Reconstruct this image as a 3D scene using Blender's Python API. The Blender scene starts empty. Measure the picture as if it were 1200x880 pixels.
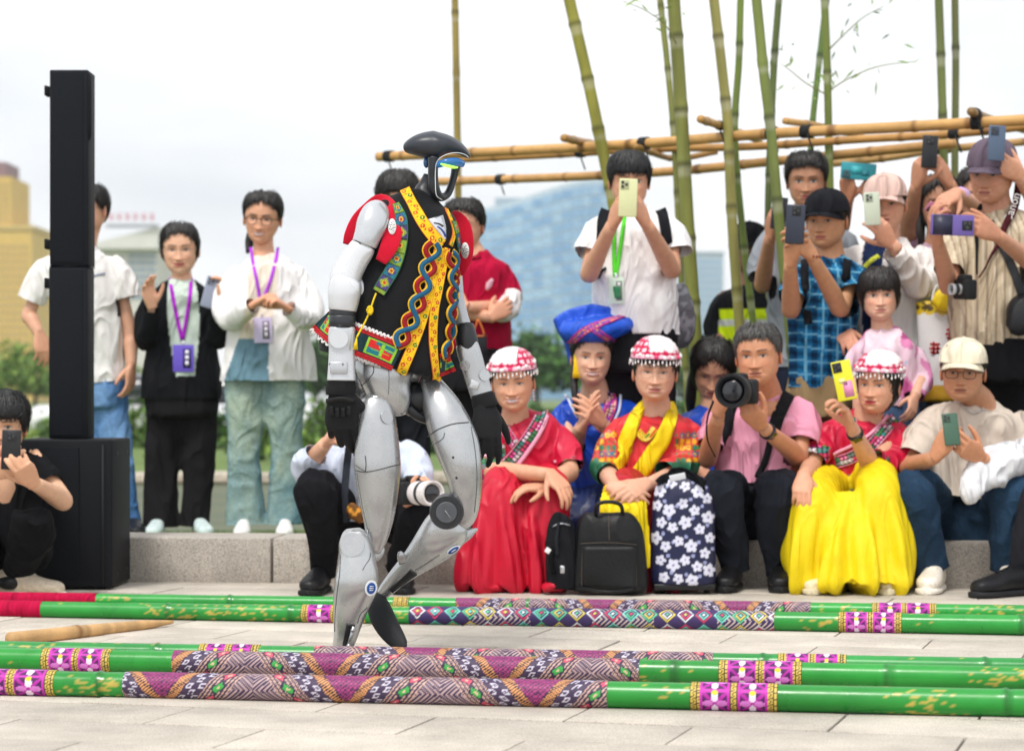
import bpy, bmesh, math, random
import numpy as np
from mathutils import Vector, Matrix, Euler
from mathutils.bvhtree import BVHTree

# ------------------------------------------------------------------ camera, sky, sun, exposure
scene = bpy.context.scene
F, H, CX, HY = 2800.0, 0.73, 600.0, 467.0      # focal length in photo pixels, camera height, principal point
cam_d = bpy.data.cameras.new('camera')
cam_d.sensor_width = 36.0
cam_d.lens = F / 1200 * 36
cam_d.shift_y = (HY - 440) / 1200
cam_d.clip_start = 0.1
cam_d.clip_end = 5000
cam_d.dof.use_dof = True
cam_d.dof.focus_distance = 6.6
cam_d.dof.aperture_fstop = 4.5
cam = bpy.data.objects.new('camera', cam_d)
cam.location = (0, 0, H)
cam.rotation_euler = (math.radians(90), 0, 0)
scene.collection.objects.link(cam)
scene.camera = cam

SUN_EL, SUN_AZ = 58.0, 205.0    # degrees; azimuth measured from +Y clockwise
world = bpy.data.worlds.new('World')
scene.world = world
world.use_nodes = True
nt = world.node_tree
nt.nodes.clear()
wout = nt.nodes.new('ShaderNodeOutputWorld')
sky = nt.nodes.new('ShaderNodeTexSky')
sky.sky_type = 'NISHITA'
sky.sun_disc = False
sky.sun_elevation = math.radians(SUN_EL)
sky.sun_rotation = math.radians(SUN_AZ)
sky.air_density = 1.0
sky.dust_density = 4.0
bg1 = nt.nodes.new('ShaderNodeBackground')
bg1.inputs['Strength'].default_value = 0.10
nt.links.new(sky.outputs['Color'], bg1.inputs['Color'])
tc = nt.nodes.new('ShaderNodeTexCoord')
mp = nt.nodes.new('ShaderNodeMapping')
mp.inputs['Scale'].default_value = (1.0, 1.0, 3.2)
nt.links.new(tc.outputs['Generated'], mp.inputs['Vector'])
nz = nt.nodes.new('ShaderNodeTexNoise')
nz.inputs['Scale'].default_value = 3.2
nz.inputs['Detail'].default_value = 5.0
nz.inputs['Roughness'].default_value = 0.5
nt.links.new(mp.outputs['Vector'], nz.inputs['Vector'])
rp = nt.nodes.new('ShaderNodeValToRGB')
rp.color_ramp.elements[0].position = 0.30
rp.color_ramp.elements[0].color = (0.68, 0.725, 0.77, 1)
rp.color_ramp.elements[1].position = 0.56
rp.color_ramp.elements[1].color = (1.0, 1.0, 1.0, 1)
nt.links.new(nz.outputs['Fac'], rp.inputs['Fac'])
bg2 = nt.nodes.new('ShaderNodeBackground')
bg2.inputs['Strength'].default_value = 0.84
nt.links.new(rp.outputs['Color'], bg2.inputs['Color'])
mx = nt.nodes.new('ShaderNodeMixShader')
mx.inputs['Fac'].default_value = 0.9
nt.links.new(bg1.outputs[0], mx.inputs[1])
nt.links.new(bg2.outputs[0], mx.inputs[2])
nt.links.new(mx.outputs[0], wout.inputs['Surface'])

sun_d = bpy.data.lights.new('sun', 'SUN')
sun_d.energy = 1.5
sun_d.angle = math.radians(14)
sun_d.color = (1.0, 0.96, 0.90)
sun = bpy.data.objects.new('sun', sun_d)
_az, _el = math.radians(SUN_AZ), math.radians(SUN_EL)
_sd = Vector((math.sin(_az) * math.cos(_el), math.cos(_az) * math.cos(_el), math.sin(_el)))
sun.rotation_euler = _sd.to_track_quat('Z', 'Y').to_euler()
scene.collection.objects.link(sun)

vs = scene.view_settings
vs.view_transform = 'Standard'
vs.look = 'None'
vs.exposure = 0.64
vs.gamma = 1.0
vs.use_curve_mapping = False
scene.render.engine = 'CYCLES'
scene.cycles.use_denoising = True
scene.cycles.max_bounces = 6
scene.cycles.diffuse_bounces = 3
scene.cycles.glossy_bounces = 3
scene.cycles.transmission_bounces = 4
scene.cycles.caustics_reflective = False
scene.cycles.caustics_refractive = False

# ------------------------------------------------------------------ helpers
random.seed(7)
RNG = np.random.default_rng(7)
COL = scene.collection
PI = math.pi


def P(px, py, d):
    """photo pixel + distance from the camera -> point in the world"""
    return np.array(((px - CX) * d / F, d, H - (py - HY) * d / F))


def proj(p):
    p = np.asarray(p)
    d = p[..., 1]
    return CX + p[..., 0] * F / d, HY - (p[..., 2] - H) * F / d


def L(h):
    """sRGB hex -> linear rgb"""
    h = h.lstrip('#')
    v = np.array([int(h[i:i + 2], 16) / 255 for i in (0, 2, 4)])
    return np.where(v <= 0.04045, v / 12.92, ((v + 0.055) / 1.055) ** 2.4)


def ss(a, b, x):
    t = np.clip((x - a) / (b - a), 0, 1)
    return t * t * (3 - 2 * t)


def nrmz(v):
    v = np.asarray(v, float)
    n = np.linalg.norm(v, axis=-1, keepdims=True)
    return v / np.where(n < 1e-9, 1, n)


def vnoise(p, seed=0):
    p = np.asarray(p, float)
    i = np.floor(p).astype(np.int64)
    f = p - i
    u = f * f * (3 - 2 * f)

    def hsh(dx, dy, dz):
        n = ((i[:, 0] + dx) * 374761393 + (i[:, 1] + dy) * 668265263 + (i[:, 2] + dz) * 1274126177 + seed * 1013904223) & 0xffffffff
        n = ((n ^ (n >> 13)) * 1274126177) & 0xffffffff
        n = n ^ (n >> 16)
        return (n & 0xffff) / 32767.5 - 1
    r = 0
    for dx in (0, 1):
        for dy in (0, 1):
            for dz in (0, 1):
                w = (u[:, 0] if dx else 1 - u[:, 0]) * (u[:, 1] if dy else 1 - u[:, 1]) * (u[:, 2] if dz else 1 - u[:, 2])
                r = r + w * hsh(dx, dy, dz)
    return r


def fbm(p, seed=0, o=3):
    r, a = 0, 1.0
    for k in range(o):
        r = r + a * vnoise(np.asarray(p) * 2 ** k, seed + k)
        a *= 0.5
    return r


def crom(pts, sub):
    """Catmull-Rom resampling of rows"""
    p = np.asarray(pts, float)
    if len(p) < 3 or sub <= 1:
        if sub <= 1:
            return p
        t = np.linspace(0, 1, sub + 1)[:, None]
        return p[0] * (1 - t) + p[1] * t
    q = np.vstack([2 * p[0] - p[1], p, 2 * p[-1] - p[-2]])
    out = []
    for i in range(len(p) - 1):
        a, b, c, d = q[i:i + 4]
        for k in range(sub):
            t = k / sub
            out.append(0.5 * (2 * b + (c - a) * t + (2 * a - 5 * b + 4 * c - d) * t * t + (3 * b - a - 3 * c + d) * t ** 3))
    out.append(p[-1])
    return np.array(out)


class MB:
    """collects vertices, faces and vertex colours"""

    def __init__(s, col=(0.5, 0.5, 0.5)):
        s.v, s.f, s.c, s.n, s.col = [], [], [], 0, np.array(col, float)

    def add(s, v, f, c=None):
        v = np.asarray(v, float).reshape(-1, 3)
        c = s.col if c is None else np.asarray(c, float)
        if c.ndim == 1:
            c = np.tile(c, (len(v), 1))
        s.v.append(v)
        s.c.append(c)
        s.f.extend([tuple(i + s.n for i in q) for q in f])
        s.n += len(v)
        return s

    def V(s):
        return np.vstack(s.v) if s.v else np.zeros((0, 3))

    def C(s):
        return np.vstack(s.c)

    def loft(s, C, A, B, ra, rb, n=16, cap=True, c=None, pw=2.0, mod=None, close=False):
        C, A, B = (np.asarray(x, float) for x in (C, A, B))
        m = len(C)
        ra = np.broadcast_to(np.asarray(ra, float), (m,))
        rb = np.broadcast_to(np.asarray(rb, float), (m,))
        t = np.arange(n) / n * 2 * PI
        ct, st = np.cos(t), np.sin(t)
        e = 2.0 / pw
        ct, st = np.sign(ct) * np.abs(ct) ** e, np.sign(st) * np.abs(st) ** e
        k = np.ones((m, n)) if mod is None else mod(np.arange(m)[:, None] / max(m - 1, 1), t[None, :])
        v = C[:, None, :] + A[:, None, :] * (ra[:, None] * ct[None, :] * k)[..., None] + B[:, None, :] * (rb[:, None] * st[None, :] * k)[..., None]
        f = []
        for i in range(m - 1 + (1 if close else 0)):
            j = (i + 1) % m
            for q in range(n):
                r = (q + 1) % n
                f.append((i * n + q, i * n + r, j * n + r, j * n + q))
        vv = v.reshape(-1, 3)
        if c is not None and np.asarray(c).ndim == 2 and len(c) == m:
            c = np.repeat(np.asarray(c), n, axis=0)
        if cap and not close:
            f.append(tuple(range(n - 1, -1, -1)))
            f.append(tuple((m - 1) * n + q for q in range(n)))
        return s.add(vv, f, c)

    def tube(s, pts, r, n=10, sub=1, c=None, cap=True, up=None, flat=1.0, pw=2.0):
        p = crom(pts, sub)
        r = np.asarray(r, float)
        if r.ndim == 0:
            r = np.full(len(p), float(r))
        elif len(r) != len(p):
            r = np.interp(np.linspace(0, 1, len(p)), np.linspace(0, 1, len(r)), r)
        T = nrmz(np.gradient(p, axis=0))
        a = np.array(up, float) if up is not None else (np.array((0, 0, 1.0)) if abs(T[0][2]) < 0.9 else np.array((1.0, 0, 0)))
        A = []
        for t in T:
            a = nrmz(a - t * np.dot(a, t))
            A.append(a)
        A = np.array(A)
        B = np.cross(T, A)
        return s.loft(p, A, B, r, r * flat, n, cap, c, pw)

    def ploft(s, d, pts, n=18, sub=4, ratio=0.7, c=None, pw=2.2, mod=None, side=None):
        """section list (px, py, dd, half width in px[, depth ratio]) -> smooth loft, widths seen face on"""
        q = []
        for t in pts:
            dd = d + t[2]
            w = P(t[0], t[1], dd)
            q.append((*w, t[3] * dd / F, t[4] if len(t) > 4 else ratio))
        q = crom(q, sub)
        p, hw, rt = q[:, :3], q[:, 3], q[:, 4]
        T = nrmz(np.gradient(p, axis=0))
        V = nrmz(p - np.array((0, 0, H)))
        A = np.cross(T, V)
        if side is not None:
            A = np.tile(np.array(side, float), (len(p), 1))
            A = A - T * np.sum(A * T, 1)[:, None]
        A = nrmz(A)
        for i in range(1, len(A)):
            if np.dot(A[i], A[i - 1]) < 0:
                A[i] = -A[i]
        B = np.cross(A, T)
        return s.loft(p, A, B, np.maximum(hw, 1e-4), np.maximum(hw * rt, 1e-4), n, True, c, pw, mod)

    def ell(s, c0, r, nu=16, nv=10, M=None, c=None):
        v, f = [], []
        for i in range(nv + 1):
            a = PI * i / nv
            for j in range(nu):
                b = 2 * PI * j / nu
                v.append((math.sin(a) * math.cos(b) * r[0], math.sin(a) * math.sin(b) * r[1], math.cos(a) * r[2]))
        for i in range(nv):
            for j in range(nu):
                k = (j + 1) % nu
                f.append((i * nu + j, (i + 1) * nu + j, (i + 1) * nu + k, i * nu + k))
        v = np.array(v)
        if M is not None:
            v = v @ np.asarray(M, float).T
        return s.add(v + np.asarray(c0, float), f, c)

    def box(s, c0, h, R=None, bev=0.0, c=None):
        """centre, half sizes, 3x3 rotation (columns = axes), bevel"""
        h = np.asarray(h, float)
        b = min(bev, 0.49 * 2 * min(h))
        if b <= 0:
            v = np.array([(x, y, z) for x in (-1, 1) for y in (-1, 1) for z in (-1, 1)]) * h
            f = [(0, 1, 3, 2), (4, 6, 7, 5), (0, 4, 5, 1), (2, 3, 7, 6), (0, 2, 6, 4), (1, 5, 7, 3)]
        else:
            bm = bmesh.new()
            bmesh.ops.create_cube(bm, size=2)
            for q in bm.verts:
                q.co = Vector(q.co * Vector(h)) if False else Vector((q.co.x * h[0], q.co.y * h[1], q.co.z * h[2]))
            bmesh.ops.bevel(bm, geom=bm.edges[:], offset=b, segments=2, profile=0.5, affect='EDGES')
            bm.verts.index_update()
            v = np.array([q.co[:] for q in bm.verts])
            f = [tuple(x.index for x in q.verts) for q in bm.faces]
            bm.free()
        if R is not None:
            v = v @ np.asarray(R, float).T
        return s.add(v + np.asarray(c0, float), f, c)

    def prism(s, poly, M, t, c=None):
        """polygon (x,y) list; M = (origin, ex, ey, ez); thickness t along ez, centred"""
        o, ex, ey, ez = (np.asarray(x, float) for x in M)
        p = np.array([o + ex * a + ey * b for a, b in poly])
        n = len(p)
        v = np.vstack([p - ez * t / 2, p + ez * t / 2])
        f = [tuple(range(n - 1, -1, -1)), tuple(range(n, 2 * n))] + [(i, (i + 1) % n, n + (i + 1) % n, n + i) for i in range(n)]
        return s.add(v, f, c)


def mesh_of(name, mb, colour=True, sharp=None, smooth=True, org=(0, 0, 0)):
    me = bpy.data.meshes.new(name)
    v = mb.V() - np.asarray(org)
    me.from_pydata(v.tolist(), [], mb.f)
    if colour:
        a = me.color_attributes.new('Col', 'FLOAT_COLOR', 'POINT')
        c = np.ones((len(v), 4))
        c[:, :3] = mb.C()
        a.data.foreach_set('color', c.ravel())
    bm = bmesh.new()
    bm.from_mesh(me)
    bmesh.ops.recalc_face_normals(bm, faces=bm.faces[:])
    bm.to_mesh(me)
    bm.free()
    if smooth:
        me.polygons.foreach_set('use_smooth', [True] * len(me.polygons))
        if sharp is not None:
            me.set_sharp_from_angle(angle=math.radians(sharp))
    me.update()
    return me


def link(name, me, mat, parent=None):
    o = bpy.data.objects.new(name, me)
    if mat is not None and not (me.materials and me.materials[0] == mat):
        me.materials.clear()
        me.materials.append(mat)
    COL.objects.link(o)
    if parent is not None:
        o.parent = parent
    return o


def tag(o, label=None, cat=None, group=None, kind=None):
    if label:
        o['label'] = label
    if cat:
        o['category'] = cat
    if group:
        o['group'] = group
    if kind:
        o['kind'] = kind
    return o


class Thing:
    """an Empty at the thing's base with mesh parts; parts are given in world coordinates"""

    def __init__(s, name, label, cat, base, group=None):
        s.o = bpy.data.objects.new(name, None)
        s.o.empty_display_size = 0.1
        COL.objects.link(s.o)
        s.b = np.asarray(base, float)
        s.o.location = s.b
        tag(s.o, label, cat, group)

    def part(s, name, mb, mat, parent=None, sharp=None, smooth=True, label=None, kind=None):
        me = mesh_of(name, mb, True, sharp, smooth, s.b)
        o = link(name, me, mat, parent or s.o)
        return tag(o, label, kind=kind)


def single(name, mb, mat, label, cat, base=None, group=None, kind=None, sharp=None, smooth=True):
    b = np.zeros(3) if base is None else np.asarray(base, float)
    me = mesh_of(name, mb, True, sharp, smooth, b)
    o = link(name, me, mat)
    o.location = b
    return tag(o, label, cat, group, kind)


# voxel union of overlapping volumes


def remesh(mb, voxel, it=3):
    me = bpy.data.meshes.new('t')
    me.from_pydata(mb.V().tolist(), [], mb.f)
    o = bpy.data.objects.new('t', me)
    COL.objects.link(o)
    m = o.modifiers.new('r', 'REMESH')
    m.mode = 'VOXEL'
    m.voxel_size = voxel
    dg = bpy.context.evaluated_depsgraph_get()
    ev = o.evaluated_get(dg)
    em = ev.to_mesh()
    n = len(em.vertices)
    v = np.empty(n * 3)
    em.vertices.foreach_get('co', v)
    v = v.reshape(-1, 3)
    f = np.empty(len(em.loops), np.int32)
    em.loops.foreach_get('vertex_index', f)
    lt = np.empty(len(em.polygons), np.int32)
    em.polygons.foreach_get('loop_total', lt)
    if (lt == 4).all():
        faces = f.reshape(-1, 4)
    else:
        st = np.concatenate([[0], np.cumsum(lt)[:-1]])
        faces = [f[a:a + b] for a, b in zip(st, lt)]
        faces = np.array([q if len(q) == 4 else np.append(q, q[-1]) for q in faces])
    ev.to_mesh_clear()
    bpy.data.objects.remove(o)
    bpy.data.meshes.remove(me)
    return lap(v, faces, it), faces


def lap(v, faces, it, k=0.5):
    e = np.vstack([faces[:, [0, 1]], faces[:, [1, 2]], faces[:, [2, 3]], faces[:, [3, 0]]])
    n = len(v)
    deg = np.bincount(e[:, 0], minlength=n) + np.bincount(e[:, 1], minlength=n)
    deg = np.maximum(deg, 1)
    for _ in range(it):
        a = np.empty_like(v)
        for x in range(3):
            a[:, x] = np.bincount(e[:, 0], v[e[:, 1], x], n) + np.bincount(e[:, 1], v[e[:, 0], x], n)
        v = v * (1 - k) + k * a / deg[:, None]
    return v


def vnormals(v, faces):
    a, b, c, d = (v[faces[:, i]] for i in range(4))
    fn = np.cross(c - a, d - b)
    n = np.zeros_like(v)
    for i in range(4):
        for x in range(3):
            n[:, x] += np.bincount(faces[:, i], fn[:, x], len(v))
    return nrmz(n)


def shell(mb, voxel=0.010, it=4, wr=0.006, fr=(13, 13, 4), seed=1, col=(0.5, 0.5, 0.5), wfn=None):
    """union of the collected volumes, smoothed, with cloth folds; col = rgb or fn(points, normals)"""
    v, f = remesh(mb, voxel, it)
    n = vnormals(v, f)
    if wr:
        q = v * np.array(fr)
        q = q + 0.9 * np.stack([vnoise(v * 4, seed + 50), vnoise(v * 4, seed + 51), vnoise(v * 4, seed + 52)], 1)
        r = (1 - np.abs(vnoise(q, seed))) ** 2.5 - 0.4 + 0.22 * (1 - np.abs(vnoise(q * 2.1 + 7, seed + 9))) ** 2
        a = wr if wfn is None else wr * wfn(v)
        v = v + n * (r * a)[:, None]
        n = vnormals(v, f)
    c = col(v, n) if callable(col) else np.tile(np.asarray(col, float), (len(v), 1))
    out = MB()
    out.add(v, f.tolist(), c)
    out.faces = f
    return out


def bvh(mb):
    return BVHTree.FromPolygons(mb.V().tolist(), mb.f)


def hit(tree, px, py, dflt):
    o = Vector((0, 0, H))
    dr = Vector(P(px, py, 1.0)) - o
    dr.normalize()
    r = tree.ray_cast(o, dr)
    if r[0] is None:
        return P(px, py, dflt), np.array((0, -1.0, 0))
    n = np.array(r[1])
    if n[1] > 0:
        n = -n
    return np.array(r[0]), n


def ribbon(mb, tree, pts, w, off=0.004, t=0.003, step=5, dflt=9.0, c=None, sub=6, smooth=3, colfn=None, nw=2):
    """a band laid on a surface along a line of photo pixels; w in metres (number or list)"""
    p = crom(np.array(pts, float), sub)
    ln = np.concatenate([[0], np.cumsum(np.linalg.norm(np.diff(p, axis=0), axis=1))])
    m = max(3, int(ln[-1] / step) + 1)
    u = np.linspace(0, ln[-1], m)
    p = np.stack([np.interp(u, ln, p[:, 0]), np.interp(u, ln, p[:, 1])], 1)
    C, N = [], []
    dl = dflt
    for x, y in p:
        q, n = hit(tree, x, y, dl)
        dl = q[1]
        C.append(q)
        N.append(n)
    C, N = np.array(C), np.array(N)
    for _ in range(smooth):
        C[1:-1] = (C[:-2] + 2 * C[1:-1] + C[2:]) / 4
        N[1:-1] = nrmz(N[:-2] + 2 * N[1:-1] + N[2:])
    C = C + N * off
    T = nrmz(np.gradient(C, axis=0))
    S = nrmz(np.cross(T, N))
    wv = np.interp(np.linspace(0, 1, m), np.linspace(0, 1, len(w)), w) if hasattr(w, '__len__') else np.full(m, w)
    cols = nw + 1
    g = np.linspace(-0.5, 0.5, cols)
    top = C[:, None, :] + S[:, None, :] * (wv[:, None] * g[None, :])[..., None] + N[:, None, :] * t * 0.5
    bot = top - N[:, None, :] * t
    v = np.concatenate([top, bot], 1)
    k = 2 * cols
    f = []
    for i in range(m - 1):
        a, b = i * k, (i + 1) * k
        for j in range(cols - 1):
            f.append((a + j, a + j + 1, b + j + 1, b + j))
            f.append((a + cols + j + 1, a + cols + j, b + cols + j, b + cols + j + 1))
        f.append((a, b, b + cols, a + cols))
        f.append((a + cols - 1, a + k - 1, b + k - 1, b + cols - 1))
    e = (m - 1) * k
    f.append(tuple(list(range(cols)) + list(range(k - 1, cols - 1, -1))))
    f.append(tuple(e + x for x in (list(range(cols - 1, -1, -1)) + list(range(cols, k)))))
    if colfn is not None:
        dist = np.concatenate([[0], np.cumsum(np.linalg.norm(np.diff(C, axis=0), axis=1))])
        uu = np.repeat(dist, k)
        gg = np.tile(np.concatenate([g, g]), m)
        c = colfn(uu, gg)
    mb.add(v.reshape(-1, 3), f, c)
    return C, N


# ------------------------------------------------------------------ materials (all node based)
MATS = {}


def mat(name, col=None, rough=0.6, metal=0.0, spec=0.5, nscale=60.0, namt=0.12, bump=0.0, bscale=None, sheen=0.0, coat=0.0, stretch=(1, 1, 1), emit=None, rvar=0.0, sss=0.0, crease=None):
    """colour comes from the mesh's Col attribute (or one rgb) with a little noise; optional fine relief"""
    if name in MATS:
        return MATS[name]
    m = bpy.data.materials.new(name)
    m.use_nodes = True
    t = m.node_tree
    b = t.nodes['Principled BSDF']
    b.inputs['Roughness'].default_value = rough
    b.inputs['Metallic'].default_value = metal
    b.inputs['Specular IOR Level'].default_value = spec
    if sheen:
        b.inputs['Sheen Weight'].default_value = sheen
    if coat:
        b.inputs['Coat Weight'].default_value = coat
        b.inputs['Coat Roughness'].default_value = 0.15
    if sss:
        b.inputs['Subsurface Weight'].default_value = sss
        b.inputs['Subsurface Radius'].default_value = (0.012, 0.005, 0.003)
        b.inputs['Subsurface Scale'].default_value = 0.5
    tcn = t.nodes.new('ShaderNodeTexCoord')
    mpn = t.nodes.new('ShaderNodeMapping')
    mpn.inputs['Scale'].default_value = stretch
    t.links.new(tcn.outputs['Object'], mpn.inputs['Vector'])
    n = t.nodes.new('ShaderNodeTexNoise')
    n.inputs['Scale'].default_value = nscale
    n.inputs['Detail'].default_value = 4
    n.inputs['Roughness'].default_value = 0.6
    t.links.new(mpn.outputs['Vector'], n.inputs['Vector'])
    mr = t.nodes.new('ShaderNodeMapRange')
    mr.inputs['From Min'].default_value = 0.3
    mr.inputs['From Max'].default_value = 0.7
    mr.inputs['To Min'].default_value = 1 - namt
    mr.inputs['To Max'].default_value = 1 + namt
    t.links.new(n.outputs['Fac'], mr.inputs['Value'])
    vm = t.nodes.new('ShaderNodeVectorMath')
    vm.operation = 'SCALE'
    if col is None:
        at = t.nodes.new('ShaderNodeAttribute')
        at.attribute_name = 'Col'
        t.links.new(at.outputs['Color'], vm.inputs[0])
    else:
        vm.inputs[0].default_value = tuple(col)
    t.links.new(mr.outputs['Result'], vm.inputs['Scale'])
    t.links.new(vm.outputs['Vector'], b.inputs['Base Color'])
    if rvar:
        m2 = t.nodes.new('ShaderNodeMapRange')
        m2.inputs['From Min'].default_value = 0.3
        m2.inputs['From Max'].default_value = 0.7
        m2.inputs['To Min'].default_value = rough - rvar
        m2.inputs['To Max'].default_value = rough + rvar
        t.links.new(n.outputs['Fac'], m2.inputs['Value'])
        t.links.new(m2.outputs['Result'], b.inputs['Roughness'])
    last = None
    if crease:
        dist, cs, cst = crease
        m3 = t.nodes.new('ShaderNodeMapping')
        m3.inputs['Scale'].default_value = cst
        t.links.new(tcn.outputs['Object'], m3.inputs['Vector'])
        n3 = t.nodes.new('ShaderNodeTexNoise')
        n3.inputs['Scale'].default_value = cs
        n3.inputs['Detail'].default_value = 1.5
        n3.inputs['Distortion'].default_value = 0.9
        t.links.new(m3.outputs['Vector'], n3.inputs['Vector'])
        prev = n3.outputs['Fac']
        for op, val in (('SUBTRACT', 0.5), ('ABSOLUTE', 0), ('MULTIPLY', -4.5), ('ADD', 1.0), ('MAXIMUM', 0.0), ('POWER', 1.6)):
            nm = t.nodes.new('ShaderNodeMath')
            nm.operation = op
            t.links.new(prev, nm.inputs[0])
            nm.inputs[1].default_value = val
            prev = nm.outputs[0]
        last = t.nodes.new('ShaderNodeBump')
        last.inputs['Distance'].default_value = dist
        t.links.new(prev, last.inputs['Height'])
        t.links.new(last.outputs['Normal'], b.inputs['Normal'])
    if bump:
        n2 = t.nodes.new('ShaderNodeTexNoise')
        n2.inputs['Scale'].default_value = bscale or nscale
        n2.inputs['Detail'].default_value = 3
        t.links.new(mpn.outputs['Vector'], n2.inputs['Vector'])
        bp = t.nodes.new('ShaderNodeBump')
        bp.inputs['Strength'].default_value = 1.0
        bp.inputs['Distance'].default_value = bump
        t.links.new(n2.outputs['Fac'], bp.inputs['Height'])
        if last is not None:
            t.links.new(last.outputs['Normal'], bp.inputs['Normal'])
        t.links.new(bp.outputs['Normal'], b.inputs['Normal'])
    if emit is not None:
        b.inputs['Emission Color'].default_value = (*emit[:3], 1)
        b.inputs['Emission Strength'].default_value = emit[3]
    MATS[name] = m
    return m


CLOTH = mat('cloth', rough=0.9, spec=0.12, nscale=35, namt=0.06, bump=0.0009, bscale=45, stretch=(1, 1, 0.4), crease=(.016, 7.5, (1, 1, .42)))
SATIN = mat('satin', rough=0.42, spec=0.4, nscale=30, namt=0.08, bump=0.0008, bscale=60, crease=(.016, 8, (1, 1, .45)))
DRAPE = mat('skirt_satin', rough=0.5, spec=0.35, nscale=30, namt=0.06, crease=(.010, 9, (1, 1, .12)))
DENIM = mat('denim', rough=0.9, spec=0.2, nscale=90, namt=0.2, bump=0.0006, bscale=300, crease=(.008, 8, (1, 1, .7)))
KNIT = mat('knit', rough=0.95, spec=0.15, nscale=160, namt=0.2, bump=0.003, bscale=170, sheen=0.2)
SKIN = mat('skin', rough=0.48, spec=0.4, nscale=45, namt=0.08, bump=0.0006, bscale=180, sss=0.08)
HAIR = mat('hair', rough=0.38, spec=0.5, nscale=120, namt=0.5, bump=0.004, bscale=150, stretch=(1, 1, 0.12))
PLAST = mat('plastic', rough=0.42, spec=0.45, nscale=200, namt=0.06, bump=0.0003, bscale=300)
GLOSS = mat('gloss', rough=0.12, spec=0.6, nscale=20, namt=0.03, coat=0.5)
LEATH = mat('leather', rough=0.42, spec=0.28, nscale=70, namt=0.2, bump=0.0012, bscale=90, rvar=0.1)
METAL = mat('metal_trim', rough=0.3, metal=1.0, nscale=60, namt=0.08, rvar=0.1)
THREAD = mat('embroidery', rough=0.7, spec=0.3, nscale=260, namt=0.25, bump=0.0015, bscale=320)
RUBBER = mat('rubber', rough=0.65, spec=0.35, nscale=120, namt=0.15, bump=0.0006, bscale=150)
# ------------------------------------------------------------------ the setting: ground, pavement, kerb, lawn, pond
def sheet(name, x0, x1, y0, y1, z, m, nx=2, ny=2, zf=None, yf=None):
    xs, ys = np.linspace(x0, x1, nx), np.linspace(y0, y1, ny)
    X, Y = np.meshgrid(xs, ys)
    Y = Y if yf is None else yf(X, Y)
    Z = np.full_like(X, z) if zf is None else zf(X, Y)
    v = np.stack([X.ravel(), Y.ravel(), Z.ravel()], 1)
    f = [(j * nx + i, j * nx + i + 1, (j + 1) * nx + i + 1, (j + 1) * nx + i) for j in range(ny - 1) for i in range(nx - 1)]
    mb = MB((0.5, 0.5, 0.5))
    mb.add(v, f)
    o = link(name, mesh_of(name, mb), m)
    o['kind'] = 'structure'
    return o


def ground_mat(name, c1, c2, scale, rough=0.95, bump=0.0, c3=None, stretch=(1, 1, 1)):
    m = bpy.data.materials.new(name)
    m.use_nodes = True
    t = m.node_tree
    b = t.nodes['Principled BSDF']
    b.inputs['Roughness'].default_value = rough
    tcn = t.nodes.new('ShaderNodeTexCoord')
    mpn = t.nodes.new('ShaderNodeMapping')
    mpn.inputs['Scale'].default_value = stretch
    t.links.new(tcn.outputs['Object'], mpn.inputs['Vector'])
    n = t.nodes.new('ShaderNodeTexNoise')
    n.inputs['Scale'].default_value = scale
    n.inputs['Detail'].default_value = 6
    n.inputs['Roughness'].default_value = 0.65
    t.links.new(mpn.outputs['Vector'], n.inputs['Vector'])
    r = t.nodes.new('ShaderNodeValToRGB')
    r.color_ramp.elements[0].position = 0.35
    r.color_ramp.elements[0].color = (*c1, 1)
    r.color_ramp.elements[1].position = 0.68
    r.color_ramp.elements[1].color = (*c2, 1)
    if c3 is not None:
        e = r.color_ramp.elements.new(0.5)
        e.color = (*c3, 1)
    t.links.new(n.outputs['Fac'], r.inputs['Fac'])
    t.links.new(r.outputs['Color'], b.inputs['Base Color'])
    if bump:
        bp = t.nodes.new('ShaderNodeBump')
        bp.inputs['Distance'].default_value = bump
        t.links.new(n.outputs['Fac'], bp.inputs['Height'])
        t.links.new(bp.outputs['Normal'], b.inputs['Normal'])
    return m


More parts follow.
